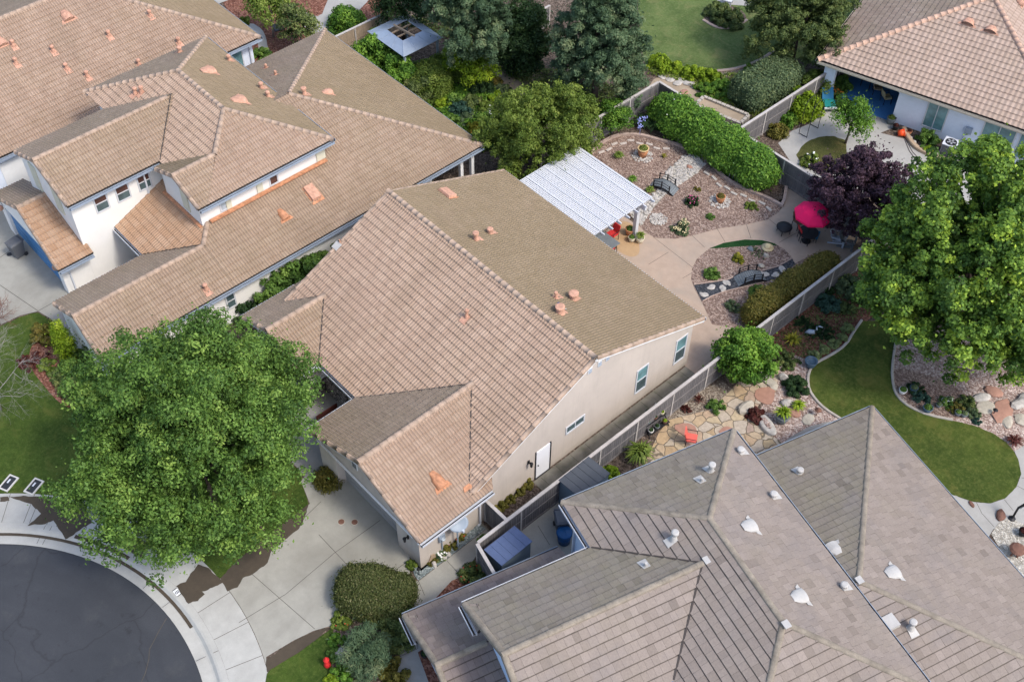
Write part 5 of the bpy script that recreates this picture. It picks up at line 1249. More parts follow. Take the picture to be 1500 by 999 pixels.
strips('patio_joint', [(at(788, 770), at(805, 798))], .02, .0245, 'joint', pb)

# beyond the back fence, top of the picture
sheet('mulch_bed', [(1118, 482), (1285, 380), (1340, 400), (1300, 450), (1255, 480), (1240, 503), (1196, 530), (1165, 520), (1140, 528), (1110, 520)], .011, 'mulch_red')
sheet('lawn', jag([(930, -60), (938, 60), (945, 95), (980, 105), (1030, 103), (1056, 104), (1095, 97), (1130, 85), (1250, 90), (1250, -60)], 9, .8), .012, 'grass_pale')
sheet('planting_bed', [(1027, 18), (1040, 6), (1075, 8), (1094, 22), (1092, 32), (1075, 41), (1050, 40), (1034, 32)], .018, 'soil', smooth=2)
one(sweep(MB(), chaikin([at(*p) for p in ((1030, 30), (1048, 41), (1064, 43), (1080, 39), (1094, 30))], 2, False), .2, .08), 'garden_kerb', 'curb_pink', 'pinkish kerb under the shrub island in the top lawn', 'kerb')
one(sweep(MB(), chaikin([at(*p) for p in ((1050, 105), (1072, 103), (1095, 97), (1118, 87), (1134, 75))], 2, False), .22, .09), 'garden_kerb', 'curb_pink', 'pinkish kerb along the near edge of the top lawn', 'kerb')
sheet('dirt_yard', [(950, 128), (958, 116), (985, 108), (1015, 118), (1060, 140), (1090, 165), (1060, 200), (960, 150)], .014, 'tan_dirt')
sheet('planting_bed', [(1050, 108), (1095, 100), (1090, 112), (1062, 116)], .02, 'gravel_soil')
sheet('pavement', [(1040, -40), (1130, -40), (1110, 10), (1062, 7), (1050, 2)], .018, 'concrete_patio')
sheet('dirt_yard', [(690, 60), (745, 60), (800, 110), (790, 140), (740, 150), (690, 130)], .012, 'tan_dirt', smooth=1)
sheet('gravel_bed', [(650, 170), (680, 130), (720, 150), (745, 170), (735, 195), (690, 190)], .014, 'gravel_soil', smooth=1)
sheet('mulch_bed', [(310, -30), (560, -30), (560, 40), (480, 90), (380, 150), (330, 130), (360, 70)], .01, 'mulch_red')
sheet('path', [(300, -30), (352, -6), (320, 6), (300, 10)], .016, 'concrete_patio')
sheet('path', [(362, 40), (368, 33), (384, 43), (390, 56), (392, 70), (400, 82), (388, 92), (380, 80), (378, 64), (372, 52)], .018, 'concrete_patio', smooth=1)
sheet('path', [(415, 10), (432, 8), (450, 20), (470, 26), (478, 5), (490, -20), (560, -30), (530, 15), (490, 40), (470, 62), (460, 52), (440, 34), (420, 22)], .018, 'concrete_patio', smooth=1)

# yard of the upper right house
yp = sheet('patio', [(1140, 210), (1160, 192), (1185, 182), (1200, 160), (1330, 170), (1500, 240), (1500, 300), (1330, 300), (1230, 280), (1195, 262), (1160, 240)], .014, 'concrete_patio')
sheet('lawn', jag([(1166, 227), (1174, 215), (1186, 206), (1200, 201), (1219, 199.5), (1240, 206), (1240, 250), (1195, 252), (1175, 243)], 9, .8), .02, 'grass_dry', smooth=1)
sheet('planting_bed', [(1290, 195), (1322, 182), (1400, 210), (1400, 228), (1378, 232), (1345, 222), (1330, 205)], .02, 'soil')
one(sweep(MB(), chaikin([at(*p) for p in ((1323, 190), (1331, 206), (1340, 217), (1352, 224), (1376, 234), (1400, 240))], 2, False), .28, .22), 'raised_border', 'wood_beam', 'low brown border wall round the planting bed by the air conditioner', 'border')

# ================================================================== FENCES
def fence(label, p, q, h=1.8, boards='fence_gray_x', cap='fence_cap', mid=True, name='fence'):
    p, q = np.asarray(p, float), np.asarray(q, float); d = q-p; Ln = float(np.linalg.norm(d)); a = math.atan2(d[1], d[0])
    T = Thing(name, label, 'fence', (p[0], p[1], 0), a)
    mb = MB(); x = 0.0; k = 0
    while x < Ln-.01:
        w_ = min(.14, Ln-x); mb.bx(x+.003, x+w_-.003, -.012, .012, .03, h-.06+((k*29) % 5-2)*.004); x += .14; k += 1
    T.part(mb, 'board_panel', boards)
    T.part(MB().bx(-.03, Ln+.03, -.075, .075, h-.05, h-.012), 'cap_rail', cap)
    mb = MB()
    for s_ in (-1, 1):
        for z in ((h-.14, .13), (.12, .14))+(((h*.5, .06),) if mid else ()): mb.bx(0, Ln, s_*.014, s_*.034, z[0]-z[1]/2, z[0]+z[1]/2)
    T.part(mb, 'rail', 'fence_gray' if boards != 'fence_tan_y' else 'fence_tan_y')
    n = max(1, int(round(Ln/2.4)))
    for i in range(n+1): T.part(MB().bx(i*Ln/n-.045, i*Ln/n+.045, -.05, .05, 0, h-.052), 'post', cap)
    return T
fence('long grey board fence running from the driveway side past the pink umbrella', (-20.4, 16.95), (-20.4, 46.25), 1.8)
fence('rear grey board fence behind the white flowering hedge', (-37.38, 46.3), (-20.35, 46.35), 1.8)
fence('short grey fence piece turning at the far garden corner by the big pine', (-37.4, 46.2), (-37.4, 36.5), 1.8)
fence('grey board fence climbing between the clipped hedge and the upper right house', (-31.2, 46.5), (-31.2, 58.5), 1.8)
fence('weathered tan board fence beside the open roofed gazebo', (-54.17, 33.9), (-54.17, 40.0), 1.8, 'fence_tan_y', 'fence_cap')
p0, p1 = at(706, 797, 1.8), at(738, 863, 1.8)
fence('grey fence panel closing the shed yard towards the street', (-20.36, 16.85), tuple(p1[:2]), 1.8)
fence('short grey side gate between the tan wall and the long fence', (-21.85, 18.6), (-20.5, 18.6), 1.75, mid=False, name='side_gate')
p0, p1 = at(775, 24, 1.6), at(805, 8, 1.6)
fence('small grey fence end showing between the two big pines', tuple(p0[:2]), tuple(p1[:2]), 1.6)

# ================================================================== TREES
make_tree('street_tree', 'large dense green street tree hiding the driveway lawn, lower left', 'tree', (282, 646), 5.4, (4.6, 4.6, 4.6), 'leaf_gum', 190, 800, .15, (.9, 1.4), 21, nsub=8, tr=.2, asp=.42, limbs=14, tips=.2, spread=.26, low=-.6, lump=.16, wild=.1, cone=.12)
make_tree('maple_tree', 'tall yellow green maple tree at the right edge over the lawn', 'tree', (1444, 402), 5.4, (5.2, 5.2, 5.1), 'leaf_maple', 260, 600, .17, (.75, 1.2), 34, nsub=7, tr=.19, asp=.6, limbs=12, tips=.24, spread=.34, low=-.6, up=.6, lump=.1)
make_tree('plum_tree', 'dark purple leaved plum tree beside the pink umbrella', 'tree', (1266, 281), 3.1, (2.35, 2.35, 2.1), 'leaf_plum', 100, 400, .13, (.5, .75), 41, nsub=5, tr=.11, limbs=8, tips=.25, low=-.7)
make_tree('garden_tree', 'round olive green tree overhanging the white pergola', 'tree', (792, 190), 2.9, (3.0, 3.0, 2.2), 'leaf_olive', 130, 460, .14, (.6, .9), 47, nsub=6, tr=.13, asp=.4, limbs=9, tips=.25, low=-.7)
make_tree('pine_tree', 'big blue green pine tree beside the pale top lawn', 'tree', (876, 62), 4.9, (3.05, 3.05, 4.4), 'leaf_pine', 100, 800, .19, (.7, 1.05), 53, nsub=5, tr=.2, asp=.3, limbs=9, tips=.3, up=.6, cone=.35, shell=.5, low=-.8, spread=.4)
make_tree('pine_tree', 'blue green pine tree right of the gazebo roof at the top edge', 'tree', (695, 12), 5.0, (3.0, 3.0, 4.2), 'leaf_pine', 95, 800, .19, (.7, 1.05), 59, nsub=5, tr=.2, asp=.3, limbs=9, tips=.3, up=.6, cone=.3, shell=.5, low=-.8, spread=.4)
make_tree('evergreen_tree', 'dark narrow evergreen in the gap between the two pines', 'tree', (768, 62), 2.6, (1.6, 1.6, 2.5), 'leaf_dark', 80, 280, .17, (.4, .65), 61, tr=.12, asp=.4, cone=.3, low=-.8)
make_tree('evergreen_tree', 'dark evergreen crown at the top edge above the gazebo', 'tree', (588, 0), 3.0, (2.1, 1.6, 2.0), 'leaf_dark', 70, 180, .16, (.45, .7), 63, tr=.12, asp=.4)
make_tree('shade_tree', 'spreading dull green tree at the top beside the upper right roof', 'tree', (1172, 33), 3.0, (3.3, 3.0, 2.3), 'leaf_dull', 120, 500, .15, (.6, .95), 67, nsub=6, tr=.15, asp=.4, limbs=9, tips=.22, low=-.6)
make_tree('citrus_tree', 'glossy bright green citrus tree against the long fence', 'tree', (1089, 521), 1.45, (1.4, 1.4, 1.35), 'leaf_fresh', 75, 130, .15, (.28, .46), 71, tr=.08, asp=.55, limbs=6, tips=.3, low=-.85, trunk_h=.7)
make_tree('fruit_tree', 'small leaning light green fruit tree in front of the blue patio', 'tree', (1246, 182), 1.9, (1.3, 1.3, 1.2), 'leaf_fresh', 40, 90, .16, (.25, .55), 73, tr=.06, asp=.35, limbs=10, tips=.25, low=-.6, wild=.15, base=tuple(at(1216, 212)[:2]+np.array([.55, .75])))
make_tree('maple_tree', 'small yellow green maple tree right of the gazebo', 'tree', (690, 92), 1.7, (1.55, 1.45, 1.0), 'leaf_lime', 55, 140, .13, (.3, .5), 79, tr=.06, limbs=7, tips=.1, low=-.5)
make_tree('young_tree', 'airy green young tree on the red mulch at the top left', 'tree', (437, 38), 2.0, (1.4, 1.3, 1.1), 'leaf_dull', 45, 110, .14, (.3, .5), 83, tr=.05, bark='bark_pale', limbs=8, tips=.3)
make_tree('young_tree', 'yellowish feathery tree at the top edge over red mulch', 'tree', (393, 8), 2.4, (1.7, 1.3, .9), 'leaf_olive', 45, 110, .15, (.3, .5), 89, tr=.06, bark='bark_pale', limbs=8, tips=.4, wild=.15)
def bare_tree(name, label, cat, px, h, r, seed, mat='bark_pale', base=None, levels=4):
    rg = np.random.default_rng(seed); T = Thing(name, label, cat, at(*px))
    tw = MB(); tr = MB(); tr.tube([(0, 0, 0), (.05, 0, h*.12), (0, .05, h*.25)], [.06, .05, .04], 8)
    def grow(p, d, L, rad, lv):
        q = p+d*L*.5+rg.normal(0, L*.05, 3); e = p+d*L+rg.normal(0, L*.08, 3)
        tw.tube([p, q, e], [rad, rad*.75, rad*.5], 5 if lv < 2 else 3, False)
        if lv < levels:
            for k in range(4 if lv < 2 else 3):
                b = p+(e-p)*rg.uniform(.35, 1.0); nd = d+rg.normal(0, .62, 3); nd[2] = nd[2]*.7+.1; nd /= np.linalg.norm(nd); grow(b, nd, L*rg.uniform(.55, .8), rad*.55, lv+1)
    for k in range(7):
        a = k*.9+rg.uniform(0, .5); grow(np.array([0, .03, h*.24]), np.array([math.cos(a)*.75, math.sin(a)*.75, .65]), r*.62, .022, 0)
    T.part(tr, 'trunk', mat, None, True); T.part(tw, 'branch', mat)
    return T
bare_tree('bare_tree', 'bare grey twigged tree on the left lawn', 'tree', (2, 600), 4.6, 3.0, 91)
bare_tree('bare_shrub', 'bare reddish twiggy shrub by the left driveway', 'shrub', (0, 476), 1.8, 1.1, 92, 'rust_brown', levels=3)

# ================================================================== SHRUBS AND PLANTS
S = make_shrub
# street side
make_tree('conifer', 'bright green columnar conifer nearest the left driveway', 'conifer', (94, 505), 1.25, (.5, .5, 1.5), 'leaf_lime', 34, 200, .1, (.25, .36), 101, tr=.05, cone=.5, low=-.9, asp=.35, tips=.4)
make_tree('conifer', 'narrow dark conifer against the white gable wall', 'conifer', (136, 514), .8, (.4, .4, 1.0), 'leaf_dull', 20, 130, .1, (.2, .3), 102, tr=.05, cone=.5, low=-.9, asp=.35)
S('shrub', 'yellow green shrub nearest the drive in the left mulch bed', 'shrub', (66, 494), (.95, .75, .6), 'leaf_hedge', 103)
S('shrub', 'low green mound in the middle of the left mulch bed', 'shrub', (68, 538), (.6, .5, .35), 'leaf_olive', 104)
S('shrub', 'reddish ground hugging shrub on the left side of the mulch bed', 'shrub', (47, 530), (.7, .8, .28), 'leaf_red', 105)
S('shrub', 'green shrub half under the street tree in the mulch bed', 'shrub', (90, 555), (.8, .6, .45), 'leaf_dull', 106)
S('shrub', 'leafy shrub under the gable by the narrow conifer', 'shrub', (118, 532), (.8, .7, .6), 'leaf_gum', 107)
S('hedge', 'small clipped green square by the garage corner', 'hedge', (479, 706), (.5, .5, .3), 'leaf_hedge', 108, box=(.95, .75, .42), rot=-.05, leaf=.08)
S('hedge', 'big rounded boxwood hedge standing at the driveway edge', 'hedge', (549, 878), (1.6, 1.1, 1.2), 'leaf_box', 109, box=(3.0, 2.1, 1.25), rot=.62, leaf=.07, per=60, n=190)
S('shrub', 'broad mid green shrub below the boxwood hedge', 'shrub', (575, 928), (1.15, .85, .8), 'leaf_dull', 110, leaf=.08, per=70)
S('shrub', 'darker green shrub touching the brown roof corner', 'shrub', (603, 920), (.8, .8, .8), 'leaf_gum', 111, leaf=.08, per=60)
make_tree('dwarf_pine', 'dwarf pine with long needles below the boxwood hedge', 'dwarf pine', (537, 955), .8, (1.0, 1.0, .7), 'leaf_pine', 45, 150, .2, (.22, .4), 112, asp=.12, tr=.07, up=.8, tips=.3, low=-.4)
S('shrub', 'lime green shrub at the bottom edge near the red figure', 'shrub', (503, 988), (.55, .5, .4), 'leaf_fresh', 113)
S('shrub', 'brightest yellow green shrub touching the bottom edge', 'shrub', (487, 1000), (.4, .4, .3), 'leaf_lime', 114)
S('shrub', 'olive shrub at the bottom edge under the dwarf pine', 'shrub', (575, 992), (1.0, .7, .6), 'leaf_hedge', 115)
S('shrub', 'small fresh green mound on the lawn edge', 'shrub', (493, 940), (.42, .4, .3), 'leaf_fresh', 116)
S('shrub', 'small green shrub with reddish leaves beside the driveway end', 'shrub', (500, 912), (.5, .45, .4), 'leaf_olive', 117, flowers=('flower_red', 8, .06))
S('shrub', 'small green plant above the red figure on the lawn edge', 'shrub', (491, 960), (.4, .4, .3), 'leaf_gum', 118)
S('shrub', 'greyish low shrub at the bottom edge between two pines', 'shrub', (527, 990), (.6, .4, .3), 'leaf_graygreen', 119)
S('shrub', 'tiny bush at the white garage corner post', 'shrub', (603, 829), (.28, .28, .3), 'leaf_olive', 120, leaf=.07)
S('shrub', 'green shrub with red blossoms outside the shed fence', 'shrub', (695, 848), (.75, .7, .65), 'leaf_dull', 121, flowers=('flower_red', 12, .07))
S('shrub', 'small plant in the corner between path and shed fence', 'shrub', (710, 793), (.35, .35, .3), 'leaf_gum', 122)
for i, (x, y, lab) in enumerate(((774, 712, 'small shrub nearest the white side door'), (761, 721, 'second small shrub from the white side door'), (747, 734, 'third small shrub from the white side door'), (733, 744, 'fourth small shrub from the white side door, by the gate'))):
    S('shrub', lab, 'shrub', (x, y), (.33, .33, .42), 'leaf_hedge', 123+i, leaf=.07, group='small shrubs along the tan side wall')
S('shrub', 'red tinged shrub under the satellite dish', 'shrub', (662, 800), (.35, .85, .5), 'leaf_hedge', 128, leaf=.08, flowers=('flower_red', 14, .06))
S('shrub', 'white flowering plant on the blue gravel strip', 'shrub', (646, 815), (.3, .35, .3), 'leaf_graygreen', 129, flowers=('flower_white', 22, .1))
S('shrub', 'brown dried plant on the blue gravel strip', 'shrub', (634, 822), (.25, .3, .2), 'leaf_hedge', 130)
S('shrub', 'tall leafy shrub growing between the white wall and the tan roof', 'shrub', (0, 0), (.95, 2.9, 2.0), 'leaf_gum', 131, leaf=.13, per=60, loc=tuple(at(432, 398, 1.3)[:2]))
S('shrub', 'dark shrub at the roof corner by the white wall', 'shrub', (366, 462), (.8, 1.0, 1.1), 'leaf_dark', 132, leaf=.12)
S('shrub', 'leafy green shrub in the narrow gap beside the ridge', 'shrub', (0, 0), (.8, 1.9, 1.7), 'leaf_dull', 133, leaf=.12, loc=tuple(at(482, 362, 1.3)[:2]))
S('shrub', 'yellow green shrub by the front windows behind the street tree', 'shrub', (403, 545), (.8, .7, 1.3), 'leaf_lime', 134)
S('shrub', 'bright shrub beside the entry court wall', 'shrub', (440, 585), (.55, .55, .9), 'leaf_fresh', 135)
S('shrub', 'broad dull green shrub beside the columnar conifer', 'shrub', (108, 545), (1.0, .9, .8), 'leaf_gum', 136)
S('shrub', 'green shrub spilling over the lower edge of the mulch bed', 'shrub', (112, 575), (1.1, .9, .7), 'leaf_dull', 137)
S('shrub', 'dark shrub along the gable wall foot', 'shrub', (128, 548), (.8, .8, .8), 'leaf_dark', 138)
# top left
S('shrub', 'bright round clipped shrub left of the tan fence', 'shrub', (511, 40), (1.55, 1.45, 1.4), 'leaf_fresh', 140, leaf=.13, per=70, tips=.4)
S('shrub', 'dark green shrub beside the teal window', 'shrub', (383, 82), (.7, .7, .6), 'leaf_gum', 141)
S('shrub', 'small lime mound by the gutter at the top left', 'shrub', (358, 34), (.55, .5, .4), 'leaf_olive', 142)
S('tall_shrub', 'tall climbing shrub between the roof and the gazebo', 'shrub', (553, 98), (1.6, 1.5, 2.5), 'leaf_fresh', 143, leaf=.16, per=70, tips=.3)
S('tall_shrub', 'tall leafy climber at the gazebo corner', 'shrub', (590, 122), (1.4, 1.2, 2.2), 'leaf_fresh', 144, leaf=.15, per=70, tips=.25)
S('tall_shrub', 'olive green vine mass below the gazebo', 'shrub', (634, 134), (1.6, 1.5, 2.0), 'leaf_olive', 145, leaf=.1, per=90)
S('tall_shrub', 'trailing vine shrub along the left house gutter', 'shrub', (615, 145), (1.1, 1.1, 1.7), 'leaf_dull', 146, leaf=.1, per=80)
S('shrub', 'yellow green vine shrub under the gazebo edge', 'shrub', (660, 108), (1.3, 1.1, 1.5), 'leaf_olive', 147, leaf=.11, per=70)
S('shrub', 'yellow green shrub on bare soil left of the big pine', 'shrub', (754, 104), (.7, .65, .75), 'leaf_lime', 148)
garden = [(648, 170, 'leaf_fresh', 'green leafy plant nearest the left gutter', .5), (664, 178, 'leaf_gum', 'dark green plant in the flower garden', .5), (672, 160, 'leaf_blue', 'blue green plant in the flower garden', .6),
          (683, 172, 'leaf_graygreen', 'pale plant beside the garden path stones', .5), (697, 188, 'leaf_yellow', 'yellow splashed plant beside the gutter', .5), (660, 190, 'leaf_yellow', 'yellow leaved plant low in the flower garden', .4),
          (690, 150, 'leaf_dull', 'dull green plant above the path stones', .6), (714, 158, 'leaf_olive', 'rounded olive plant in the garden', .55), (708, 172, 'leaf_gum', 'mid green plant near the round tree', .5),
          (726, 140, 'leaf_lime', 'lime plant left of the round tree', .45), (736, 152, 'leaf_dull', 'dull plant touching the round tree', .6), (705, 128, 'leaf_dark', 'dark plant under the small maple', .7),
          (650, 152, 'leaf_lime', 'lime plant beneath the trailing vine', .45), (722, 118, 'leaf_hedge', 'brownish plant on the garden soil', .5), (735, 128, 'leaf_graygreen', 'grey plant on the garden soil', .45),
          (700, 205, 'leaf_gum', 'green plant by the house roof corner', .5), (717, 196, 'leaf_dark', 'dark plant in front of the round tree', .6), (668, 145, 'leaf_gum', 'green plant at the foot of the small maple', .5)]
for i, (x, y, m, lab, r) in enumerate(garden):
    S('garden_plant', lab, 'plant', (x, y+6), (r*1.35, r*1.35, r*1.25), m, 150+i, leaf=.11, per=40, group='mixed plants of the flower garden')
S('flower', 'orange flowering plant by the left gutter', 'flowers', (650, 192), (.45, .35, .35), 'leaf_dull', 170, flowers=('flower_orange', 26, .11))
S('flower', 'yellow flowering plant by the left gutter', 'flowers', (655, 176), (.35, .35, .35), 'leaf_fresh', 171, flowers=('flower_yellow', 20, .1))
S('flower', 'white flowering plant left of the round tree', 'flowers', (720, 172), (.55, .5, .5), 'leaf_graygreen', 172, flowers=('flower_white', 34, .1))
S('flower', 'small orange flowers at the house roof corner', 'flowers', (692, 200), (.35, .3, .3), 'leaf_dull', 173, flowers=('flower_orange', 18, .1))
make_tuft('grass_clump', 'spiky bright leaf clump in the flower garden', 'plant', (690, 186), .6, .7, 'leaf_fresh', 174, 60, .05)
ground_cover('garden_growth', 'tangle of low green growth filling the flower garden', [(585, 110), (600, 95), (650, 90), (720, 120), (745, 165), (735, 215), (705, 225), (660, 190), (620, 160)], 'leaf_fresh', 14000, .55, .13, 901)
ground_cover('garden_growth', 'low dull undergrowth below the pines', [(560, 20), (700, 40), (760, 60), (800, 100), (960, 140), (930, 175), (860, 175), (790, 140), (740, 110), (690, 70), (600, 40)], 'leaf_dull', 12000, .35, .13, 902)
ground_cover('garden_growth', 'low green growth behind the lawn shrubs', [(948, 110), (960, 92), (1050, 112), (1100, 104), (1160, 92), (1170, 120), (1110, 180), (1060, 165), (1030, 140), (1000, 122)], 'leaf_olive', 7000, .4, .12, 903)
ground_cover('garden_growth', 'low plants under the citrus bushes by the fence', [(1112, 190), (1150, 130), (1200, 110), (1215, 150), (1180, 175), (1140, 205)], 'leaf_olive', 4500, .4, .12, 904)
ground_cover('garden_growth', 'low growth in the bed along the lawn kerb', [(1130, 500), (1215, 430), (1270, 410), (1290, 450), (1240, 478), (1180, 525), (1140, 530)], 'leaf_dull', 2600, .2, .09, 905)
# around the back garden
make_tree('standard_shrub', 'round bright green shrub on pale stems by the garden kerb', 'shrub', (898, 172), 1.25, (1.0, 1.0, .85), 'leaf_fresh', 60, 110, .13, (.25, .4), 180, tr=.06, bark='bark_pale', limbs=8, asp=.35, low=-.45)
S('shrub', 'dull olive bush between the pine and the round tree', 'shrub', (853, 158), (1.3, 1.0, 1.3), 'leaf_dull', 181, leaf=.12, per=60)
S('shrub', 'dark bush between round tree and bright round shrub', 'shrub', (868, 178), (.7, .7, .8), 'leaf_hedge', 182)
make_tuft('lily_clump', 'dark strap leaved clump with pale blue flowers', 'plant', (942, 184), 1.0, .7, 'leaf_dark', 183, 170, .05)
make_tuft('lily_clump', 'dark green strap leaved clump by the hedge end', 'plant', (962, 190), 1.0, .7, 'leaf_dark', 184, 170, .05)
for i, (x, y, lab) in enumerate(((936, 176, 'left pale blue flower head over the dark leaves'), (944, 173, 'upper pale blue flower head over the dark leaves'), (938, 185, 'lower pale blue flower head over the dark leaves'))):
    p = at(x, y, .75); m = MB()
    for k in range(14): q = RNG.normal(0, .07, 3); m.blob((q[0], q[1], .72+q[2]), (.045, .045, .045), k, 1)
    m.tube([(0, 0, 0), (.02, 0, .4), (0, 0, .7)], .012, 5); o = m.build('flower', 'flower_blue', bpy.data.objects['lily_clump']); q0 = bpy.data.objects['lily_clump'].location; o.location = (p[0]-q0[0], p[1]-q0[1], 0)
hc = [at(985, 172), at(1058, 212), at(1130, 256)]
hd = math.atan2(hc[2][1]-hc[0][1], hc[2][0]-hc[0][0]); hl = float(np.linalg.norm(hc[2]-hc[0]))
S('hedge', 'long white flowering oleander hedge along the rear fence', 'hedge', (0, 0), (1, 1, 1), 'leaf_fresh', 186, box=(hl+1.2, 1.75, 2.0), rot=0.0, loc=((hc[0][0]+hc[2][0])/2+.1, 45.3), leaf=.19, per=60, n=420, asp=.3, up=.7, flowers=('flower_white', 34, .08))
m = MB()
for k in range(34):
    t = k/33*hl-hl/2; m.tube([(t, -.75+.1*math.sin(k*2.1), 0), (t+.1*math.sin(k), -.85, .45), (t+.2*math.sin(k*1.3), -.8, .9)], .02, 5)
o = m.build('stem', 'bark_pale', bpy.data.objects['hedge.002'] if 'hedge.002' in bpy.data.objects else None)
for i, (x, y, R_, lab) in enumerate(((965, 98, (.9, .8, .8), 'yellow green shrub beside the big pine'), (990, 104, (.65, .6, .6), 'middle yellow green shrub on the lawn edge'), (1012, 112, (.8, .7, .65), 'yellow green spreading shrub above the stones'), (1036, 116, (1.0, .8, .7), 'largest yellow green spreading shrub on the lawn edge'))):
    S('shrub', lab, 'shrub', (x, y), R_, 'leaf_lime', 190+i, leaf=.13, per=60)
S('shrub', 'low green juniper above the block planter', 'shrub', (1037, 136), (1.0, .8, .5), 'leaf_fresh', 195, leaf=.12, per=60)
S('shrub', 'spreading green juniper beside the clipped hedge', 'shrub', (1062, 134), (1.1, .9, .6), 'leaf_fresh', 196, leaf=.12, per=60)
S('shrub', 'small lime shrub by the lawn kerb', 'shrub', (1085, 118), (.5, .5, .45), 'leaf_lime', 197)
S('shrub', 'fresh green shrub in front of the clipped hedge', 'shrub', (1100, 108), (.6, .55, .55), 'leaf_fresh', 198)
S('hedge', 'clipped grey green hedge beside the block planter', 'hedge', (1122, 140), (1, 1, 1), 'leaf_graygreen', 199, box=(2.0, 4.4, 1.9), rot=-.12, leaf=.11, per=70, n=260)
S('shrub', 'dark mixed shrubbery island in the top lawn', 'shrub', (1060, 28), (1.7, 1.1, .8), 'leaf_dull', 200, leaf=.13, per=70)
S('citrus_bush', 'yellow green citrus bush by the patio pillar', 'bush', (1172, 164), (1.35, 1.35, 1.75), 'leaf_lime', 201, leaf=.14, per=60, tips=.1)
S('citrus_bush', 'upper citrus bush under the patio roof corner', 'bush', (1190, 136), (1.25, 1.2, 1.7), 'leaf_olive', 202, leaf=.14, per=60, tips=.3)
S('shrub', 'rounded brown green shrub by the black garden arch', 'shrub', (1138, 198), (.75, .75, .75), 'leaf_hedge', 203)
S('shrub', 'pale leaved rose shrub beside the garden arch', 'shrub', (1155, 180), (.6, .7, .7), 'leaf_fresh', 204, tips=.5)
S('rose_bush', 'white rose bush on the small dry lawn', 'bush', (1186, 240), (.65, .65, .7), 'leaf_olive', 205, flowers=('flower_white', 12, .12))
S('shrub', 'silvery shrub with white flowers at the hedge end', 'shrub', (1107, 190), (.5, .5, .6), 'leaf_blue', 206, flowers=('flower_white', 10, .11))
S('shrub', 'leafy shrub inside the patio opening', 'shrub', (1231, 132), (.6, .7, 1.2), 'leaf_gum', 207)
S('flower', 'orange and pink flowering plant by the patio pillar', 'flowers', (1222, 142), (.5, .5, .6), 'leaf_dull', 208, flowers=('flower_orange', 36, .12))
S('shrub', 'shrub in front of the blue patio floor', 'shrub', (1238, 156), (.5, .5, .5), 'leaf_olive', 209)
S('rose_bush', 'dark rose bush under the first window', 'bush', (1356, 208), (.75, .6, .9), 'leaf_gum', 210)
S('shrub', 'small yellow green shrub beside the air conditioner', 'shrub', (1359, 222), (.4, .4, .4), 'leaf_lime', 211)
S('shrub', 'yellow flowering shrub under the second window', 'shrub', (1450, 232), (1.0, .7, .8), 'leaf_yellow', 212)
S('shrub', 'reddish shrub right of the air conditioner', 'shrub', (1421, 212), (.4, .35, .7), 'leaf_red', 213)
p0, p1 = at(1084, 474), at(1207, 394); hl = float(np.linalg.norm((p1-p0)[:2]))
S('hedge', 'red tinged clipped hedge along the inside of the long fence', 'hedge', (0, 0), (1, 1, 1), 'leaf_hedge', 215, box=(1.25, hl, 1.35), rot=math.atan2(p1[1]-p0[1], p1[0]-p0[0])-math.pi/2, loc=tuple((p0+p1)[:2]/2+np.array([.3, .15])), leaf=.09, per=70, n=330)
S('shrub', 'green shrub half hidden under the red tinged hedge', 'shrub', (1108, 432), (.6, .55, .5), 'leaf_gum', 216, leaf=.08)
S('shrub', 'low grey shrub in the lower mulch', 'shrub', (1073, 452), (.5, .5, .35), 'leaf_graygreen', 217, leaf=.07, per=20)
S('shrub', 'dark green shrub left in the round mulch island', 'shrub', (1042, 404), (.5, .5, .45), 'leaf_gum', 218, leaf=.08)
S('shrub', 'yellow flecked shrub in the round mulch island', 'shrub', (1081, 381), (.38, .38, .35), 'leaf_yellow', 219, leaf=.08)
S('shrub', 'thin grey weedy plant near the straw hat planter', 'shrub', (1108, 370), (.6, .35, .2), 'leaf_graygreen', 220, leaf=.05, per=14)
S('shrub', 'tiny plant by the fence end of the turf', 'shrub', (1222, 396), (.35, .35, .5), 'leaf_olive', 221)
make_tuft('grass_clump', 'round green grass clump in the upper mulch bed', 'grass clump', (906, 231), .42, .42, 'leaf_olive', 222, 260, .02)
make_tuft('grass_clump', 'sparse yellow grass clump right of the terracotta urn', 'grass clump', (972, 232), .3, .35, 'leaf_yellow', 223, 30, .02)
make_tuft('grass_clump', 'grass clump at the pergola edge in the mulch', 'grass clump', (927, 266), .4, .4, 'leaf_fresh', 224, 160, .025)
make_tuft('grass_clump', 'grass clump beside the upper little bridge', 'grass clump', (952, 281), .4, .35, 'leaf_olive', 225, 160, .025)
S('flower', 'pink flowering shrub in the upper mulch bed', 'flowers', (1014, 298), (.46, .46, .5), 'leaf_dark', 226, leaf=.07, flowers=('flower_pink', 34, .07))
S('flower', 'cream yellow flowering bush at the path curve', 'flowers', (998, 336), (.58, .58, .48), 'leaf_graygreen', 227, leaf=.08, flowers=('straw', 110, .08))
S('shrub', 'small dark shrub in the middle of the upper mulch', 'shrub', (1040, 320), (.28, .26, .25), 'leaf_gum', 228, leaf=.07)
S('shrub', 'low mounded green shrub near the pale pavers', 'shrub', (1100, 304), (.46, .4, .3), 'leaf_olive', 229, leaf=.07)
S('shrub', 'tiny olive shrub above the pink flowers', 'shrub', (1022, 279), (.24, .22, .2), 'leaf_hedge', 230, leaf=.06)
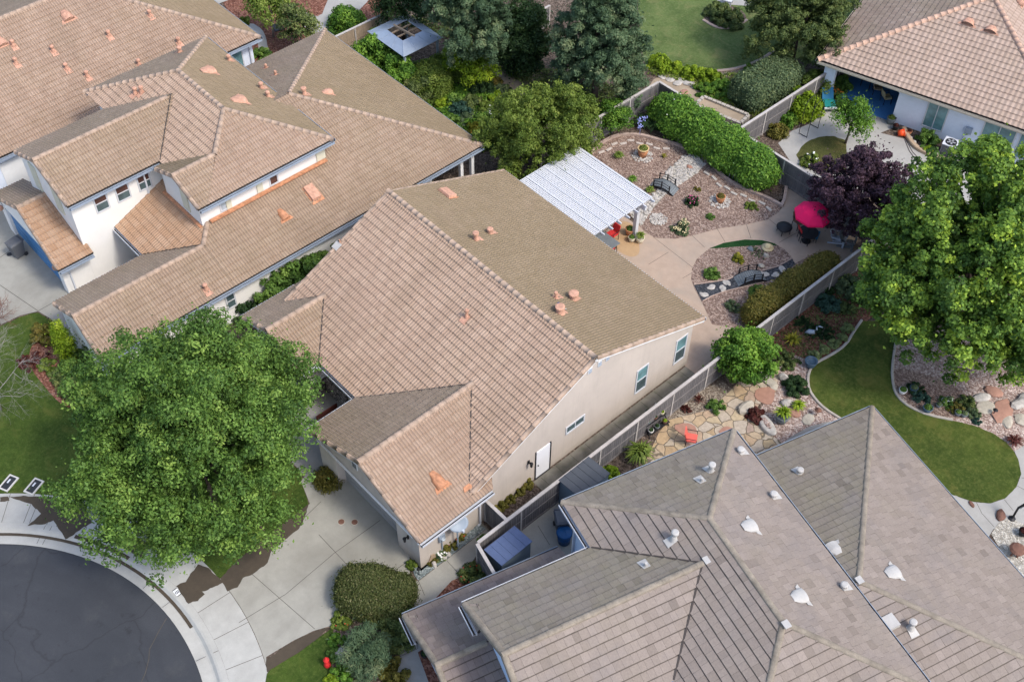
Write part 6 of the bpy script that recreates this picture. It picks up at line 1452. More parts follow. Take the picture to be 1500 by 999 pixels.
# garden behind the lower right house
S('shrub', 'blue green shrub close to the long fence', 'shrub', (1213, 448), (.75, .7, .6), 'leaf_blue', 235, leaf=.12)
S('shrub', 'dark shrub above the blue green shrub', 'shrub', (1207, 430), (.6, .6, .6), 'leaf_dark', 236)
S('shrub', 'grey green shrub on red mulch left of the maple', 'shrub', (1243, 424), (.9, .8, .7), 'leaf_graygreen', 237, leaf=.12)
S('shrub', 'dull green shrub under the maple edge', 'shrub', (1265, 436), (.8, .8, .7), 'leaf_gum', 238)
S('shrub', 'low green shrub beside the blue green one', 'shrub', (1238, 454), (.55, .5, .4), 'leaf_dull', 239)
S('ground_cover', 'dark flat cushion left of the blue heron ornament', 'ground cover', (1180, 478), (.75, .65, .28), 'leaf_dark', 240, leaf=.06, per=120)
S('ground_cover', 'dark flat cushion right of the blue heron ornament', 'ground cover', (1204, 487), (.75, .7, .28), 'leaf_dark', 241, leaf=.06, per=120)
make_tuft('yucca', 'yellow edged yucca rosette left of the heron', 'yucca', (1160, 502), .65, .5, 'leaf_yellow', 242, 70, .045)
for i, (x, y, r, lab) in enumerate(((1193, 524, .36, 'pale green ball shrub next to the blue urn'), (1207, 515, .36, 'second pale green ball shrub from the blue urn'), (1220, 506, .33, 'third pale green ball shrub from the blue urn'), (1232, 497, .33, 'fourth pale green ball shrub from the blue urn'), (1241, 483, .36, 'fifth pale green ball shrub, nearest the maple'))):
    S('ball_shrub', lab, 'shrub', (x, y), (r, r, r), 'leaf_pale', 245+i, leaf=.055, per=90, tips=.5, group='pale ball shrubs along the lawn kerb')
S('shrub', 'dark green dome shrub at the lawn kerb', 'shrub', (1164, 568), (.72, .8, .5), 'leaf_dark', 251, leaf=.07, per=90)
S('shrub', 'loose green shrub above the dome shrub', 'shrub', (1150, 530), (.8, .7, .4), 'leaf_dull', 252)
S('shrub', 'purple leaved shrub by the boulder trough', 'shrub', (1107, 612), (.55, .5, .45), 'leaf_red', 253, leaf=.12, asp=.6)
S('shrub', 'green fine leaved mound on the flagstone edge', 'shrub', (1049, 598), (.6, .5, .42), 'leaf_gum', 254, leaf=.07)
S('shrub', 'small dark red plant by the long fence', 'shrub', (1005, 601), (.32, .25, .2), 'leaf_red', 255, leaf=.07)
make_tuft('agave', 'thin reddish spiky rosette on the gravel', 'plant', (1024, 588), .5, .35, 'leaf_red', 256, 40, .02)
make_tuft('grass_clump', 'lime grass clump on pink gravel', 'grass clump', (1168, 598), .5, .5, 'leaf_lime', 257, 150, .03)
make_tuft('palm', 'small fan palm beside the long fence', 'palm', (936, 672), 1.0, 1.1, 'leaf_olive', 258, 170, .045, arch=.8)
S('shrub', 'yellow green shrub between the dark shed and the roof', 'shrub', (892, 697), (.6, .55, .45), 'leaf_lime', 259)
for i, (x, y, r, m_, lab) in enumerate(((1350, 585, .5, 'leaf_blue', 'blue green plant under the maple by the lawn kerb'), (1385, 590, .45, 'leaf_gum', 'green plant among the small pots'), (1415, 592, .5, 'leaf_dull', 'dull green plant behind the white pots'), (1424, 606, .4, 'leaf_graygreen', 'grey succulent beside the two grey pots'), (1399, 600, .4, 'leaf_hedge', 'brown tipped succulent on red mulch'), (1340, 572, .5, 'leaf_dark', 'dark plant in the maple shade'), (1430, 618, .25, 'leaf_blue', 'single small blue succulent on the pink gravel'))):
    S('garden_plant', lab, 'plant', (x, y), (r, r, r*.7), m_, 262+i, leaf=.09, per=30)
make_tuft('agave', 'brown green spiky clump by the concrete path', 'plant', (1483, 648), .55, .4, 'leaf_red', 272, 90, .035)

# ================================================================== THINGS IN THE YARDS
def px_loc(x, y, z=0): p = at(x, y, z); return (p[0], p[1], 0)
# satellite dish on its pole by the garage
dp = at(670, 800); T = Thing('satellite_dish', 'pale blue satellite dish on a pole beside the garage wall', 'satellite dish', (dp[0]+.05, dp[1], 0))
dirv = np.array([.75, -.25, .85]); dirv /= np.linalg.norm(dirv); n_, u_, v_ = basis_on(dirv)
cen = np.array([.12, 0, 2.05]); vs = []; m_ = 24
for r, dz in ((0, -.09), (.2, -.075), (.35, -.03), (.44, .0), (.44, -.02), (.35, -.05), (.18, -.095), (0, -.11)):
    for k in range(m_): th = 2*math.pi*k/m_; vs.append(cen+u_*r*math.cos(th)*1.0+v_*r*math.sin(th)*.86+n_*dz)
mb = MB(); mb.add(vs, [(i*m_+k, i*m_+(k+1) % m_, (i+1)*m_+(k+1) % m_, (i+1)*m_+k) for i in range(7) for k in range(m_)]); T.part(mb, 'reflector', 'dish', None, True)
mb = MB(); mb.tube([(0, 0, 0), (0, 0, 1.75), cen-n_*.11], .04, 8); T.part(mb, 'pole', 'dish')
mb = MB(); mb.tube([cen-v_*.42+n_*.0, cen-v_*.3+n_*.5], .018, 6); mb.box(cen-v_*.27+n_*.52, (.09, .09, .14)); T.part(mb, 'feed_arm', 'chair_pale')
T = Thing('meter_box', 'small grey utility meter on the garage side wall', 'meter', (-21.9, 16.1, 0)); mb = MB(); mb.bx(0, .12, -.16, .16, 1.1, 1.55); T.part(mb, 'cabinet', 'gutter_gray'); T.part(MB().bx(.03, .07, -.02, .02, .05, 1.1), 'conduit', 'gutter_gray'); T.part(MB().lathe([(.1, 0), (.1, .05), (.06, .08)], (.16, 0, 1.28), 12), 'dial', 'glass_pale')
one(MB().prism([(0, -.22, 0), (0, .22, 0), (0, .1, .36), (0, -.06, .4)], (.03, 0, 0)), 'wall_ornament', 'wood_beam', 'small tan plaque leaning on the garage wall base', 'ornament', (-21.88, 15.55, .12))
# sheds
def shed(label, cx, cy, rot, w_, d_, h, roofm, sidem):
    T = Thing('storage_shed', label, 'shed', (cx, cy, 0), rot)
    T.part(MB().bx(-w_/2+.05, w_/2-.05, -d_/2+.05, d_/2-.05, 0, h-.12), 'wall', sidem)
    mb = MB(); mb.add([(-w_/2, -d_/2, h-.1), (w_/2, -d_/2, h-.1), (w_/2, d_/2, h), (-w_/2, d_/2, h), (-w_/2, -d_/2, h-.14), (w_/2, -d_/2, h-.14), (w_/2, d_/2, h-.04), (-w_/2, d_/2, h-.04)], [(0, 1, 2, 3), (7, 6, 5, 4), (0, 4, 5, 1), (1, 5, 6, 2), (2, 6, 7, 3), (3, 7, 4, 0)])
    for k in range(1, 5): mb.bar((-w_/2+w_*k/5, -d_/2, h-.092), (-w_/2+w_*k/5, d_/2, h+.008), .03, .02)
    T.part(mb, 'roof', roofm)
    for s_ in (-1, 1):
        d = T.part(MB().bx(s_*.02, s_*(w_/2-.12), -d_/2+.02, -d_/2+.06, .08, h-.25), 'door', sidem); T.part(MB().bx(s_*.05-.015, s_*.05+.015, -d_/2-.0, -d_/2+.02, .9, 1.2), 'handle', 'dark_metal', d)
    return T
c4 = [at(x, y, 1.75) for x, y in ((709, 803), (754, 768), (781, 793), (733, 830))]
cc = sum(c4)/4; dd = c4[1]-c4[0]; ee = c4[3]-c4[0]
shed('blue roofed storage shed inside the grey fence corner', cc[0], cc[1], math.atan2(dd[1], dd[0])+math.pi, float(np.linalg.norm(dd[:2])), float(np.linalg.norm(ee[:2])), 1.78, 'shed_roof', 'shed_side')
c4 = [at(x, y, 1.9) for x, y in ((829, 700), (862, 674), (876, 687), (848, 720))]
cc = sum(c4)/4; dd = c4[1]-c4[0]; ee = c4[3]-c4[0]
shed('dark storage shed squeezed between the long fence and the grey roof', cc[0]+.1, cc[1], math.atan2(dd[1], dd[0])+math.pi, 1.9, 1.35, 1.9, 'shed_dark', 'shed_side')
# bins
def wheelie(label, loc, rot, body, lid):
    T = Thing('wheelie_bin', label, 'bin', loc, rot)
    mb = MB(); lo = [(-.24, -.26, .06), (.24, -.26, .06), (.24, .24, .06), (-.24, .24, .06)]; hi = [(-.31, -.36, 1.0), (.31, -.36, 1.0), (.31, .36, 1.0), (-.31, .36, 1.0)]
    mb.add(lo+hi, [(3, 2, 1, 0), (4, 5, 6, 7), (0, 1, 5, 4), (1, 2, 6, 5), (2, 3, 7, 6), (3, 0, 4, 7)]); T.part(mb, 'body', body)
    mb = MB(); mb.add([(-.33, -.39, 1.0), (.33, -.39, 1.0), (.33, .37, 1.0), (-.33, .37, 1.0), (-.27, -.3, 1.07), (.27, -.3, 1.07), (.27, .3, 1.09), (-.27, .3, 1.09)], [(3, 2, 1, 0), (4, 5, 6, 7), (0, 1, 5, 4), (1, 2, 6, 5), (2, 3, 7, 6), (3, 0, 4, 7)])
    mb.bx(-.3, .3, .36, .42, 1.0, 1.05); T.part(mb, 'lid', lid)
    for s_ in (-1, 1):
        mb = MB(); mb.tube([(s_*.25, .27, .11), (s_*.31, .27, .11)], .11, 14); T.part(mb, 'wheel', 'meter_black')
    T.part(MB().tube([(-.26, .45, 1.0), (.26, .45, 1.0)], .02, 8), 'handle', body)
    return T
wheelie('grey wheelie bin beside the blue garage door on the left driveway', (-51.3, 10.95, .016), .15, 'gray_plastic', 'gray_plastic')
wheelie('dark wheelie bin under the grey eaves next to the round blue bin', (*at(822, 775)[:2], .02), 1.0, 'gray_plastic', 'shed_dark')
T = Thing('round_bin', 'round blue lidded bin in the shed yard', 'bin', (*at(826, 793)[:2], .02)); T.part(MB().lathe([(.27, 0), (.33, .7)], n=20), 'body', 'blue_plastic', None, True); T.part(MB().lathe([(.36, .68), (.37, .73), (.3, .78), (.1, .82), (.05, .86), (.03, .87)], n=20), 'lid', 'blue_plastic', None, True); T.part(MB().tube([(-.08, 0, .84), (0, 0, .9), (.08, 0, .84)], .02, 6), 'handle', 'blue_plastic')
# street fittings
def meter_lid(label, x, y, rot):
    T = Thing('meter_cover', label, 'meter cover', (*at(x, y)[:2], .014), rot)
    mb = MB(); 
    for a, b in (((-.42, -.26), (.42, -.19)), ((-.42, .19), (.42, .26)), ((-.42, -.19), (-.35, .19)), ((.35, -.19), (.42, .19))): mb.bx(a[0], b[0], a[1], b[1], 0, .05)
    T.part(mb, 'rim', 'meter_rim'); T.part(MB().bx(-.35, .35, -.19, .19, 0, .03), 'lid', 'meter_black'); T.part(MB().bx(-.02, .2, .02, .1, .03, .037), 'lid_tab', 'gutter_white')
p, q = at(8, 715), at(20, 701); rr = math.atan2(q[1]-p[1], q[0]-p[0])
meter_lid('black meter cover in a pale rim, nearest the left edge', 13, 708, rr); meter_lid('black meter cover in a pale rim, nearer the street tree', 50, 713, rr)
for x, y, lab in ((500, 764.5, 'round rusty cleanout cap, left of two in the driveway'), (519.5, 765, 'round rusty cleanout cap nearer the garage door')):
    T = Thing('cleanout_cap', lab, 'drain cap', (*at(x, y)[:2], .02), group='cleanout caps in the driveway'); T.part(MB().lathe([(.14, 0), (.14, .012), (.1, .02), (.03, .022)], n=18), 'cap', 'rust_brown'); T.part(MB().lathe([(.165, 0), (.165, .008), (.15, .01)], n=18), 'ring', 'stone_pale')
T = Thing('drain_cap', 'small dark cap in the left driveway near the bin', 'drain cap', (*at(14, 373)[:2], .018)); T.part(MB().lathe([(.15, 0), (.15, .012), (.05, .02)], n=14), 'cap', 'meter_black')
# house number painted block on the kerb: 8
kp = at(258, 868.5); ka = math.atan2(kp[1]-KC[1], kp[0]-KC[0]); kr = np.array([math.cos(ka), math.sin(ka)])
T = Thing('kerb_number', 'white house number block reading 8 on the kerb top', 'house number', (KC[0]+11.83*kr[0], KC[1]+11.83*kr[1], .011), ka+math.pi/2)
T.part(MB().bx(-.2, .2, -.11, .11, 0, .004), 'plate', 'sign_white')
mb = MB(); mb.bx(-.2, -.165, -.11, .11, .004, .008); mb.bx(.165, .2, -.11, .11, .004, .008)
for y in (-.075, 0, .075): mb.bx(-.05, .05, y-.013, y+.013, .004, .008)
for x in (-.05, .05): mb.bx(x-.014, x+.014, -.075, .075, .0042, .0082)
T.part(mb, 'numeral', 'sign_black')
T = Thing('garden_figure', 'small red figure ornament at the lawn edge by the bottom', 'ornament', (*at(480, 975)[:2], .02)); T.part(MB().lathe([(.13, 0), (.15, .1), (.11, .3), (.05, .4), (.1, .5), (.1, .58), (.03, .66)], n=14), 'body', 'hydrant_red', None, True); T.part(MB().lathe([(.13, .53), (.05, .66), (.02, .72)], n=12), 'cap', 'hydrant_red')
one(MB().blob((0, 0, .12), (.22, .3, .2), 3), 'boulder', 'stone_white', 'pale rounded boulder beside the dwarf pine', 'rock', px_loc(500, 957))
for i, (x, y, lab) in enumerate(((656, 812, 'white rock on the gravel strip by the flowers'), (650, 818, 'lower white rock on the gravel strip'), (636, 828, 'small pale rock near the tan plaque'))): one(MB().blob((0, 0, .07), (.16, .13, .12), 20+i), 'rock', 'stone_white', lab, 'rock', px_loc(x, y))
T = Thing('garden_lantern', 'dark lantern stake at the garage corner bed', 'lantern', px_loc(614, 842)); T.part(MB().tube([(0, 0, 0), (0, 0, .4)], .02, 6), 'stake', 'dark_metal'); T.part(MB().lathe([(.05, .4), (.09, .5), (.02, .56)], n=8), 'lamp_head', 'dark_metal')
# entry bench
T = Thing('bench', 'dark red bench in the shaded entry court', 'bench', (-30.9, 16.7, .03), 1.57)
T.part(MB().bx(-.6, .6, -.2, .2, .4, .45), 'seat', 'wood_dark_red'); T.part(MB().bx(-.6, .6, .17, .21, .5, .85), 'backrest', 'wood_dark_red')
for x in (-.52, .52): T.part(MB().bx(x-.03, x+.03, -.18, .18, 0, .4), 'leg', 'wood_dark_red')

# white lattice pergola
g0 = Thing('pergola', 'white lattice pergola attached to the back of the tan house', 'pergola', (-32.5, 35.3, 0), frame=True)
X0, X1, Y0, Y1, ZP = -35.5, -29.75, 32.85, 37.5, 2.72
mb = MB(); 
y = Y0
while y < Y1: mb.bx(X0, X1-.02, y, y+.05, ZP, ZP+.035); y += .10
g0.part(mb, 'lattice', 'white_vinyl')
mb = MB(); x = X0
while x < X1: mb.bx(x, x+.05, Y0, Y1, ZP+.037, ZP+.062); x += .115
g0.part(mb, 'slat', 'white_vinyl')
for k in range(8): 
    y = Y0+.1+k*(Y1-Y0-.2)/7
    mb = MB().bx(X0, X1+.1, y-.03, y+.03, ZP-.17, ZP-.003); mb.prism([(X1+.1, y-.03, ZP-.17), (X1+.1, y-.03, ZP-.003), (X1+.24, y-.03, ZP-.003), (X1+.24, y-.03, ZP-.06)], (0, .06, 0))
    mb.bx(X0, X1, y-.035, y+.035, ZP+.063, ZP+.085); g0.part(mb, 'rafter', 'white_vinyl')
mb = MB().bx(X0, X1+.15, Y1-.75, Y1-.6, ZP-.38, ZP-.175); g0.part(mb, 'beam', 'white_vinyl')
mb = MB().bx(X0, X1, Y0-.1, Y0-.04, ZP-.2, ZP+.05); g0.part(mb, 'ledger', 'white_vinyl')
for x in (-30.15, -35.2): 
    mb = MB().bx(x-.11, x+.11, Y1-.79, Y1-.57, 0, ZP-.385); mb.bx(x-.15, x+.15, Y1-.83, Y1-.53, 0, .12); g0.part(mb, 'post', 'white_vinyl')
# furniture
def chair(label, loc, rot, mat='red_cloth', cush=None, group=None, pillow=None):
    T = Thing('patio_chair', label, 'chair', loc, rot, group)
    T.part(MB().bx(-.25, .25, -.24, .24, .4, .46), 'seat', mat)
    mb = MB(); mb.add([(-.25, .22, .46), (.25, .22, .46), (.25, .34, .95), (-.25, .34, .95), (-.25, .27, .46), (.25, .27, .46), (.25, .39, .95), (-.25, .39, .95)], [(0, 1, 2, 3), (7, 6, 5, 4), (0, 4, 5, 1), (1, 5, 6, 2), (2, 6, 7, 3), (3, 7, 4, 0)]); T.part(mb, 'backrest', mat)
    for x, y in ((-.24, -.22), (.24, -.22), (-.24, .24), (.24, .24)): T.part(MB().tube([(x*1.05, y*1.1, 0), (x, y, .42)], .02, 6), 'leg', 'dark_metal')
    for x in (-.28, .28): T.part(MB().tube([(x, .3, .68), (x, -.2, .66), (x, -.24, .42)], .02, 6), 'armrest', 'dark_metal')
    if pillow: T.part(MB().lathe([(.05, .0), (.2, .03), (.24, .07), (.2, .11), (.05, .14)], (0, .02, .46), 14, 1, .8), 'cushion', pillow, None, True)
    return T
def rtable(label, loc, r, h, top='dark_metal', rot=0, square=None):
    T = Thing('patio_table', label, 'table', loc, rot)
    mb = MB(); (mb.bx(-square[0]/2, square[0]/2, -square[1]/2, square[1]/2, h-.04, h) if square else mb.lathe([(r, h-.035), (r, h), (r*.97, h+.005)], n=24)); T.part(mb, 'tabletop', top)
    for k in range(4):
        a = math.pi/4+k*math.pi/2; c = (math.cos(a)*(square[0]*.6 if square else r*.75), math.sin(a)*(square[1]*.6 if square else r*.75)); T.part(MB().tube([(c[0], c[1], 0), (c[0]*.9, c[1]*.9, h-.03)], .022, 6), 'leg', 'dark_metal')
    return T
tb = at(885, 352, .72); rtable('glass topped table under the pergola edge', (tb[0], tb[1], .02), .6, .72, 'pot_gray', 0, (1.5, .95))
c1 = at(893, 343, .5); chair('red cushioned chair on the far side of the pergola table', (c1[0]+.05, c1[1]+.15, .02), 0.0)
c1 = at(893, 360, .5); chair('red cushioned chair nearest the tan roof edge', (c1[0]+.05, c1[1]-.1, .02), math.pi)
def pot(name, label, loc, r, h, m, rimm=None, plant=None, pm='leaf_gum', seed=0, group=None):
    T = Thing(name, label, 'pot', loc, 0, group)
    T.part(MB().lathe([(r*.62, 0), (r*.95, h*.62), (r*.86, h*.86), (r*.72, h*.86), (r*.68, h*.7), (.01, h*.7)], n=20), 'body', m, None, True)
    T.part(MB().lathe([(r*.78, h*.84), (r*1.02, h*.88), (r*1.05, h), (r*.86, h), (r*.78, h*.86)], n=20), 'rim', rimm or m, None, True)
    if plant == 'shrub':
        rg = np.random.default_rng(seed); d = rg.normal(size=(320, 3)); d /= np.linalg.norm(d, axis=1, keepdims=True); d[:, 2] = np.abs(d[:, 2])
        leaf_obj('foliage', d*r*np.array([.85, .85, .9])*rg.uniform(.6, 1, (320, 1))+np.array([0, 0, h*.85]), d+rg.normal(0, .4, d.shape), rg.uniform(.05, .1, 320), rg.uniform(.1, .9, 320), pm, T)
    if plant == 'tuft': make_tuft('foliage', None, None, None, r*1.7, r*2.0, pm, seed, 110, .03, loc=(0, 0), z0=h*.8, parent=T)
    return T
pot('plant_pot', 'terracotta pot with a leafy plant left of the pergola post', (*at(922, 344)[:2], .02), .26, .45, 'terracotta', 'terracotta', 'shrub', 'leaf_gum', 1)
pot('plant_pot', 'cream pot with green plant in front of the pergola post', (*at(925, 354)[:2], .02), .2, .32, 'pot_cream', None, 'shrub', 'leaf_gum', 2)
pot('plant_pot', 'cream pot with a bigger spiky plant right of the pergola post', (*at(937, 355)[:2], .02), .24, .34, 'pot_cream', None, 'tuft', 'leaf_olive', 3)
def pebble_ring(label, c, r0, r1, n, seed, m='stone_white'):
    rg = np.random.default_rng(seed); mb = MB()
    for k in range(n):
        a = rg.uniform(0, 6.283); r = math.sqrt(rg.uniform(r0*r0, r1*r1)); s = rg.uniform(.035, .07); mb.blob((r*math.cos(a), r*math.sin(a), .03), (s*1.3, s, s*.8), k+seed*100, 1)
    return one(mb, 'pebbles', m, label, None, (c[0], c[1], .02), 0, None, 'stuff')
c = at(941, 229.5); pot('terracotta_urn', 'terracotta urn with pale rim on white pebbles in the upper mulch', (c[0], c[1], .03), .33, .62, 'terracotta', 'terracotta_rim', 'shrub', 'leaf_olive', 4); pebble_ring('white pebbles round the upper terracotta urn', c, .25, .62, 150, 5)
c = at(1054.5, 296); pot('terracotta_urn', 'terracotta bowl with dark plant on the pebble ring mid mulch', (c[0], c[1], .03), .27, .4, 'terracotta', None, 'shrub', 'leaf_hedge', 6); pebble_ring('white pebbles round the terracotta bowl', c, .2, .6, 150, 7)
pebble_ring('heap of white pebbles left of the cream yellow bush', at(964, 322), 0, .5, 170, 8)
# dry creek of white stones
rg = np.random.default_rng(15); mb = MB(); poly = [at(*p)[:2] for p in ((1001, 230), (1015, 226), (1034, 240), (1024, 251), (1010, 262), (990, 274), (973, 287), (957, 305), (939, 331), (932, 326), (922, 313), (950, 292), (966, 275), (973, 257), (985, 244))]
def inpoly(p, P):
    c = False; n = len(P)
    for i in range(n):
        a, b = P[i], P[(i+1) % n]
        if (a[1] > p[1]) != (b[1] > p[1]) and p[0] < (b[0]-a[0])*(p[1]-a[1])/(b[1]-a[1])+a[0]: c = not c
    return c
lo, hi = np.min(poly, 0), np.max(poly, 0); k = 0
while k < 620:
    p = rg.uniform(lo, hi)
    if inpoly(p, poly): s = rg.uniform(.04, .11); mb.blob((p[0]+34, p[1]-38, .05), (s*1.3, s, s*.7), k+900, 1); k += 1
one(mb, 'creek_stones', 'stone_white', 'white stones filling the dry creek', None, (-34, 38, 0), 0, None, 'stuff')
for i, (x, y, m_, lab) in enumerate(((1010, 246, 'stone_red', 'brownish boulder among the white creek stones'), (1122, 376, 'stone_pale', 'flat pale rock below the straw hat planter'), (1115, 391, 'stone_pale', 'small pale rock above the lower bridge'), (1099, 366, 'pot_gray', 'small grey garden stone left of the straw hat planter'))):
    one(MB().blob((0, 0, .06), (.19, .14, .1), 40+i), 'rock', m_, lab, 'rock', px_loc(x, y))
# pale pavers along the bed, stepping stones on the gravel path
pav_u = [(881, 224), (892, 220), (900, 212), (913, 211.5), (924, 207), (937, 211.5), (951, 212.5), (962, 218.5), (976, 219)]
pav_l = [(1035, 255), (1046, 262), (1053, 272), (1065, 276.5), (1075, 284.5), (1089, 287.5), (1101, 295), (1116, 298.5), (1126, 307)]
def line_up(pts, proto_fn, label, group):
    root = None
    for i, p in enumerate(pts):
        a, b = at(*pts[max(0, i-1)]), at(*pts[min(len(pts)-1, i+1)]); ang = math.atan2(b[1]-a[1], b[0]-a[0]); c = at(*p)
        if root is None: root = proto_fn(); root.location = (c[0], c[1], .03); root.rotation_euler = (0, 0, ang)
        else: copy_tree(root, (c[0], c[1], .03), ang)
line_up(pav_u, lambda: one(MB().bx(-.2, .2, -.075, .075, 0, .05), 'paver', 'paver', 'pale paver in the curved row around the terracotta urn', 'paver', group='pale pavers round the urn'), None, None)
line_up(pav_l, lambda: one(MB().bx(-.2, .2, -.075, .075, 0, .05), 'paver', 'stone_white', 'pale paver in the row below the block kerb', 'paver', group='pale pavers below the kerb'), None, None)
for pts, lab, grp in ((((1031, 432.5), (1042, 421.8), (1058.5, 423.3), (1064.5, 415.3)), 'pale stepping stone on the dark gravel left of the lower bridge', 'stepping stones left of the bridge'), (((1120, 402.5), (1136, 403.5), (1145.5, 395)), 'pale stepping stone on the dark gravel right of the lower bridge', 'stepping stones right of the bridge')):
    root = None
    for i, p in enumerate(pts):
        c = at(*p)
        if root is None: root = one(MB().blob((0, 0, 0), (.22, .17, .05), 60, 3, .2), 'stepping_stone', 'stone_white', lab, 'stepping stone', (c[0], c[1], .05), .3, grp)
        else: copy_tree(root, (c[0], c[1], .05), .3+i*.9)
def bridge(label, c, rot, Lg=1.5, W_=.75):
    T = Thing('garden_bridge', label, 'bridge', (c[0], c[1], .04), rot)
    mb = MB(); xs = np.linspace(-Lg/2, Lg/2, 15)
    for a, b in zip(xs, xs[1:]):
        za, zb = .28*(1-(2*a/Lg)**2), .28*(1-(2*b/Lg)**2); mb.bar((a+.008, 0, za), (b-.008, 0, zb), W_, .035)
    T.part(mb, 'deck', 'pot_gray')
    for s_ in (-1, 1):
        mb = MB()
        for a, b in zip(xs, xs[1:]): mb.bar((a, s_*W_/2, .28*(1-(2*a/Lg)**2)-.03), (b, s_*W_/2, .28*(1-(2*b/Lg)**2)-.03), .04, .1)
        T.part(mb, 'side_beam', 'dark_metal')
        for x in (-.5, 0, .5): z = .28*(1-(2*x/Lg)**2); T.part(MB().bx(x-.03, x+.03, s_*W_/2-.03, s_*W_/2+.03, z, z+.45), 'post', 'dark_metal')
        mb = MB()
        for dz in (.2, .38): mb.tube([(x, s_*W_/2, .28*(1-(2*x/Lg)**2)+dz) for x in (-.5, -.25, 0, .25, .5)], .018, 6)
        T.part(mb, 'handrail', 'dark_metal')
a, b = at(953, 268), at(992, 284); bridge('little black railed bridge over the white dry creek', (a+b)/2, math.atan2(b[1]-a[1], b[0]-a[0]), 1.55)
a, b = at(1073, 416), at(1120, 406); bridge('little black railed bridge on the dark gravel path', (a+b)/2+np.array([0, .1, 0]), math.atan2(b[1]-a[1], b[0]-a[0]), 1.6)
c = at(1124, 364); T = Thing('hat_planter', 'pale straw hat shaped planter on the round mulch island', 'planter', (c[0], c[1], .03)); T.part(MB().lathe([(.33, .03), (.35, .05), (.22, .07), (.19, .1), (.17, .2), (.1, .24), (.02, .25)], n=22), 'body', 'straw', None, True); T.part(MB().lathe([(.195, .075), (.2, .1), (.18, .12)], n=20), 'band', 'stone_red')
# pink umbrella corner
uc = at(1191, 310, 2.2); ul = (uc[0]+.05, uc[1]+.02, .02)
T = Thing('parasol', 'bright magenta pink parasol half under the purple tree', 'parasol', ul)
mb = MB(); R_ = 1.05; n_ = 8; vs = [(0, 0, 2.5)]
ring = lambda r, z, sag=0: [(r*math.cos(2*math.pi*(k+.5)/n_), r*math.sin(2*math.pi*(k+.5)/n_), z) for k in range(n_)]
vs += ring(.65, 2.36)+ring(R_, 2.05)+ring(R_, 1.93)
fs = [(0, 1+k, 1+(k+1) % n_) for k in range(n_)]
for o1, o2 in ((1, 9), (9, 17)): fs += [(o1+k, o2+k, o2+(k+1) % n_, o1+(k+1) % n_) for k in range(n_)]
mb.add(vs, fs); T.part(mb, 'canopy', 'magenta_cloth')
for k in range(n_): T.part(MB().tube([(0, 0, 2.46), ring(R_*.98, 2.03)[k]], .012, 5), 'rib', 'dark_metal')
T.part(MB().tube([(0, 0, 0), (0, 0, 2.55)], .022, 8), 'pole', 'dark_metal'); T.part(MB().lathe([(.25, 0), (.25, .06), (.05, .12)], n=16), 'base', 'dark_metal')
rtable('dark round table beneath the pink parasol', ul, .55, .7)
c = at(1176, 352); chair('red patio chair with a pale round cushion below the parasol', (c[0]-.02, c[1]+.05, .02), 2.6, 'red_cloth', pillow='chair_pale')
c = at(1165, 333); chair('dark red chair tucked behind the parasol edge', (c[0]+.1, c[1]+.1, .02), 1.3, 'rust_brown')
T = Thing('ottoman', 'teal blue cushioned footstool beside the red chair', 'footstool', (*at(1190, 350)[:2], .02), .4); T.part(MB().bx(-.3, .3, -.3, .3, .3, .4), 'cushion', 'cushion_blue')
for x in (-.25, .25):
    for y in (-.25, .25): T.part(MB().tube([(x, y, 0), (x, y, .31)], .018, 6), 'leg', 'dark_metal')
T = Thing('fire_pit', 'round black fire pit on the tan patio', 'fire pit', (*at(1147, 341)[:2], .02)); T.part(MB().lathe([(.08, .18), (.3, .24), (.38, .4), (.42, .42), (.42, .45), (.38, .47), (.25, .53), (.05, .57)], n=22), 'bowl', 'dark_metal', None, True)
for k in range(4): a = k*math.pi/2+.4; T.part(MB().tube([(.36*math.cos(a), .36*math.sin(a), 0), (.36*math.cos(a), .36*math.sin(a), .4)], .02, 6), 'leg', 'dark_metal')
T.part(MB().lathe([(.4, .4), (.445, .42), (.4, .44)], n=22), 'rim_ring', 'dark_metal')
def adirondack(label, c, rot, m):
    T = Thing('adirondack_chair', label, 'chair', (c[0], c[1], .02), rot)
    mb = MB()
    for k in range(6): mb.bar((-.27, -.35+k*.11, .36-k*.028), (.27, -.35+k*.11, .36-k*.028), .095, .02, (0, .25, 1))
    T.part(mb, 'seat', m); mb = MB()
    for k in range(5): x = -.22+k*.11; mb.bar((x, .22, .2), (x*1.25, .52, 1.0-abs(x)*.35), .1, .02, (0, 1, .4))
    T.part(mb, 'backrest', m)
    for s_ in (-1, 1): T.part(MB().bx(s_*.34-.06, s_*.34+.06, -.4, .35, .54, .565), 'armrest', m); T.part(MB().bx(s_*.31-.02, s_*.31+.02, -.4, -.3, 0, .54), 'leg', m); T.part(MB().bar((s_*.29, -.35, .3), (s_*.29, .5, .03), .03, .09), 'leg', m)
adirondack('pale adirondack chair by the long fence under the purple tree', at(1227, 356), 1.9, 'chair_pale')
adirondack('dark adirondack chair against the fence beside the pale one', at(1240, 361), 1.9, 'pot_gray')

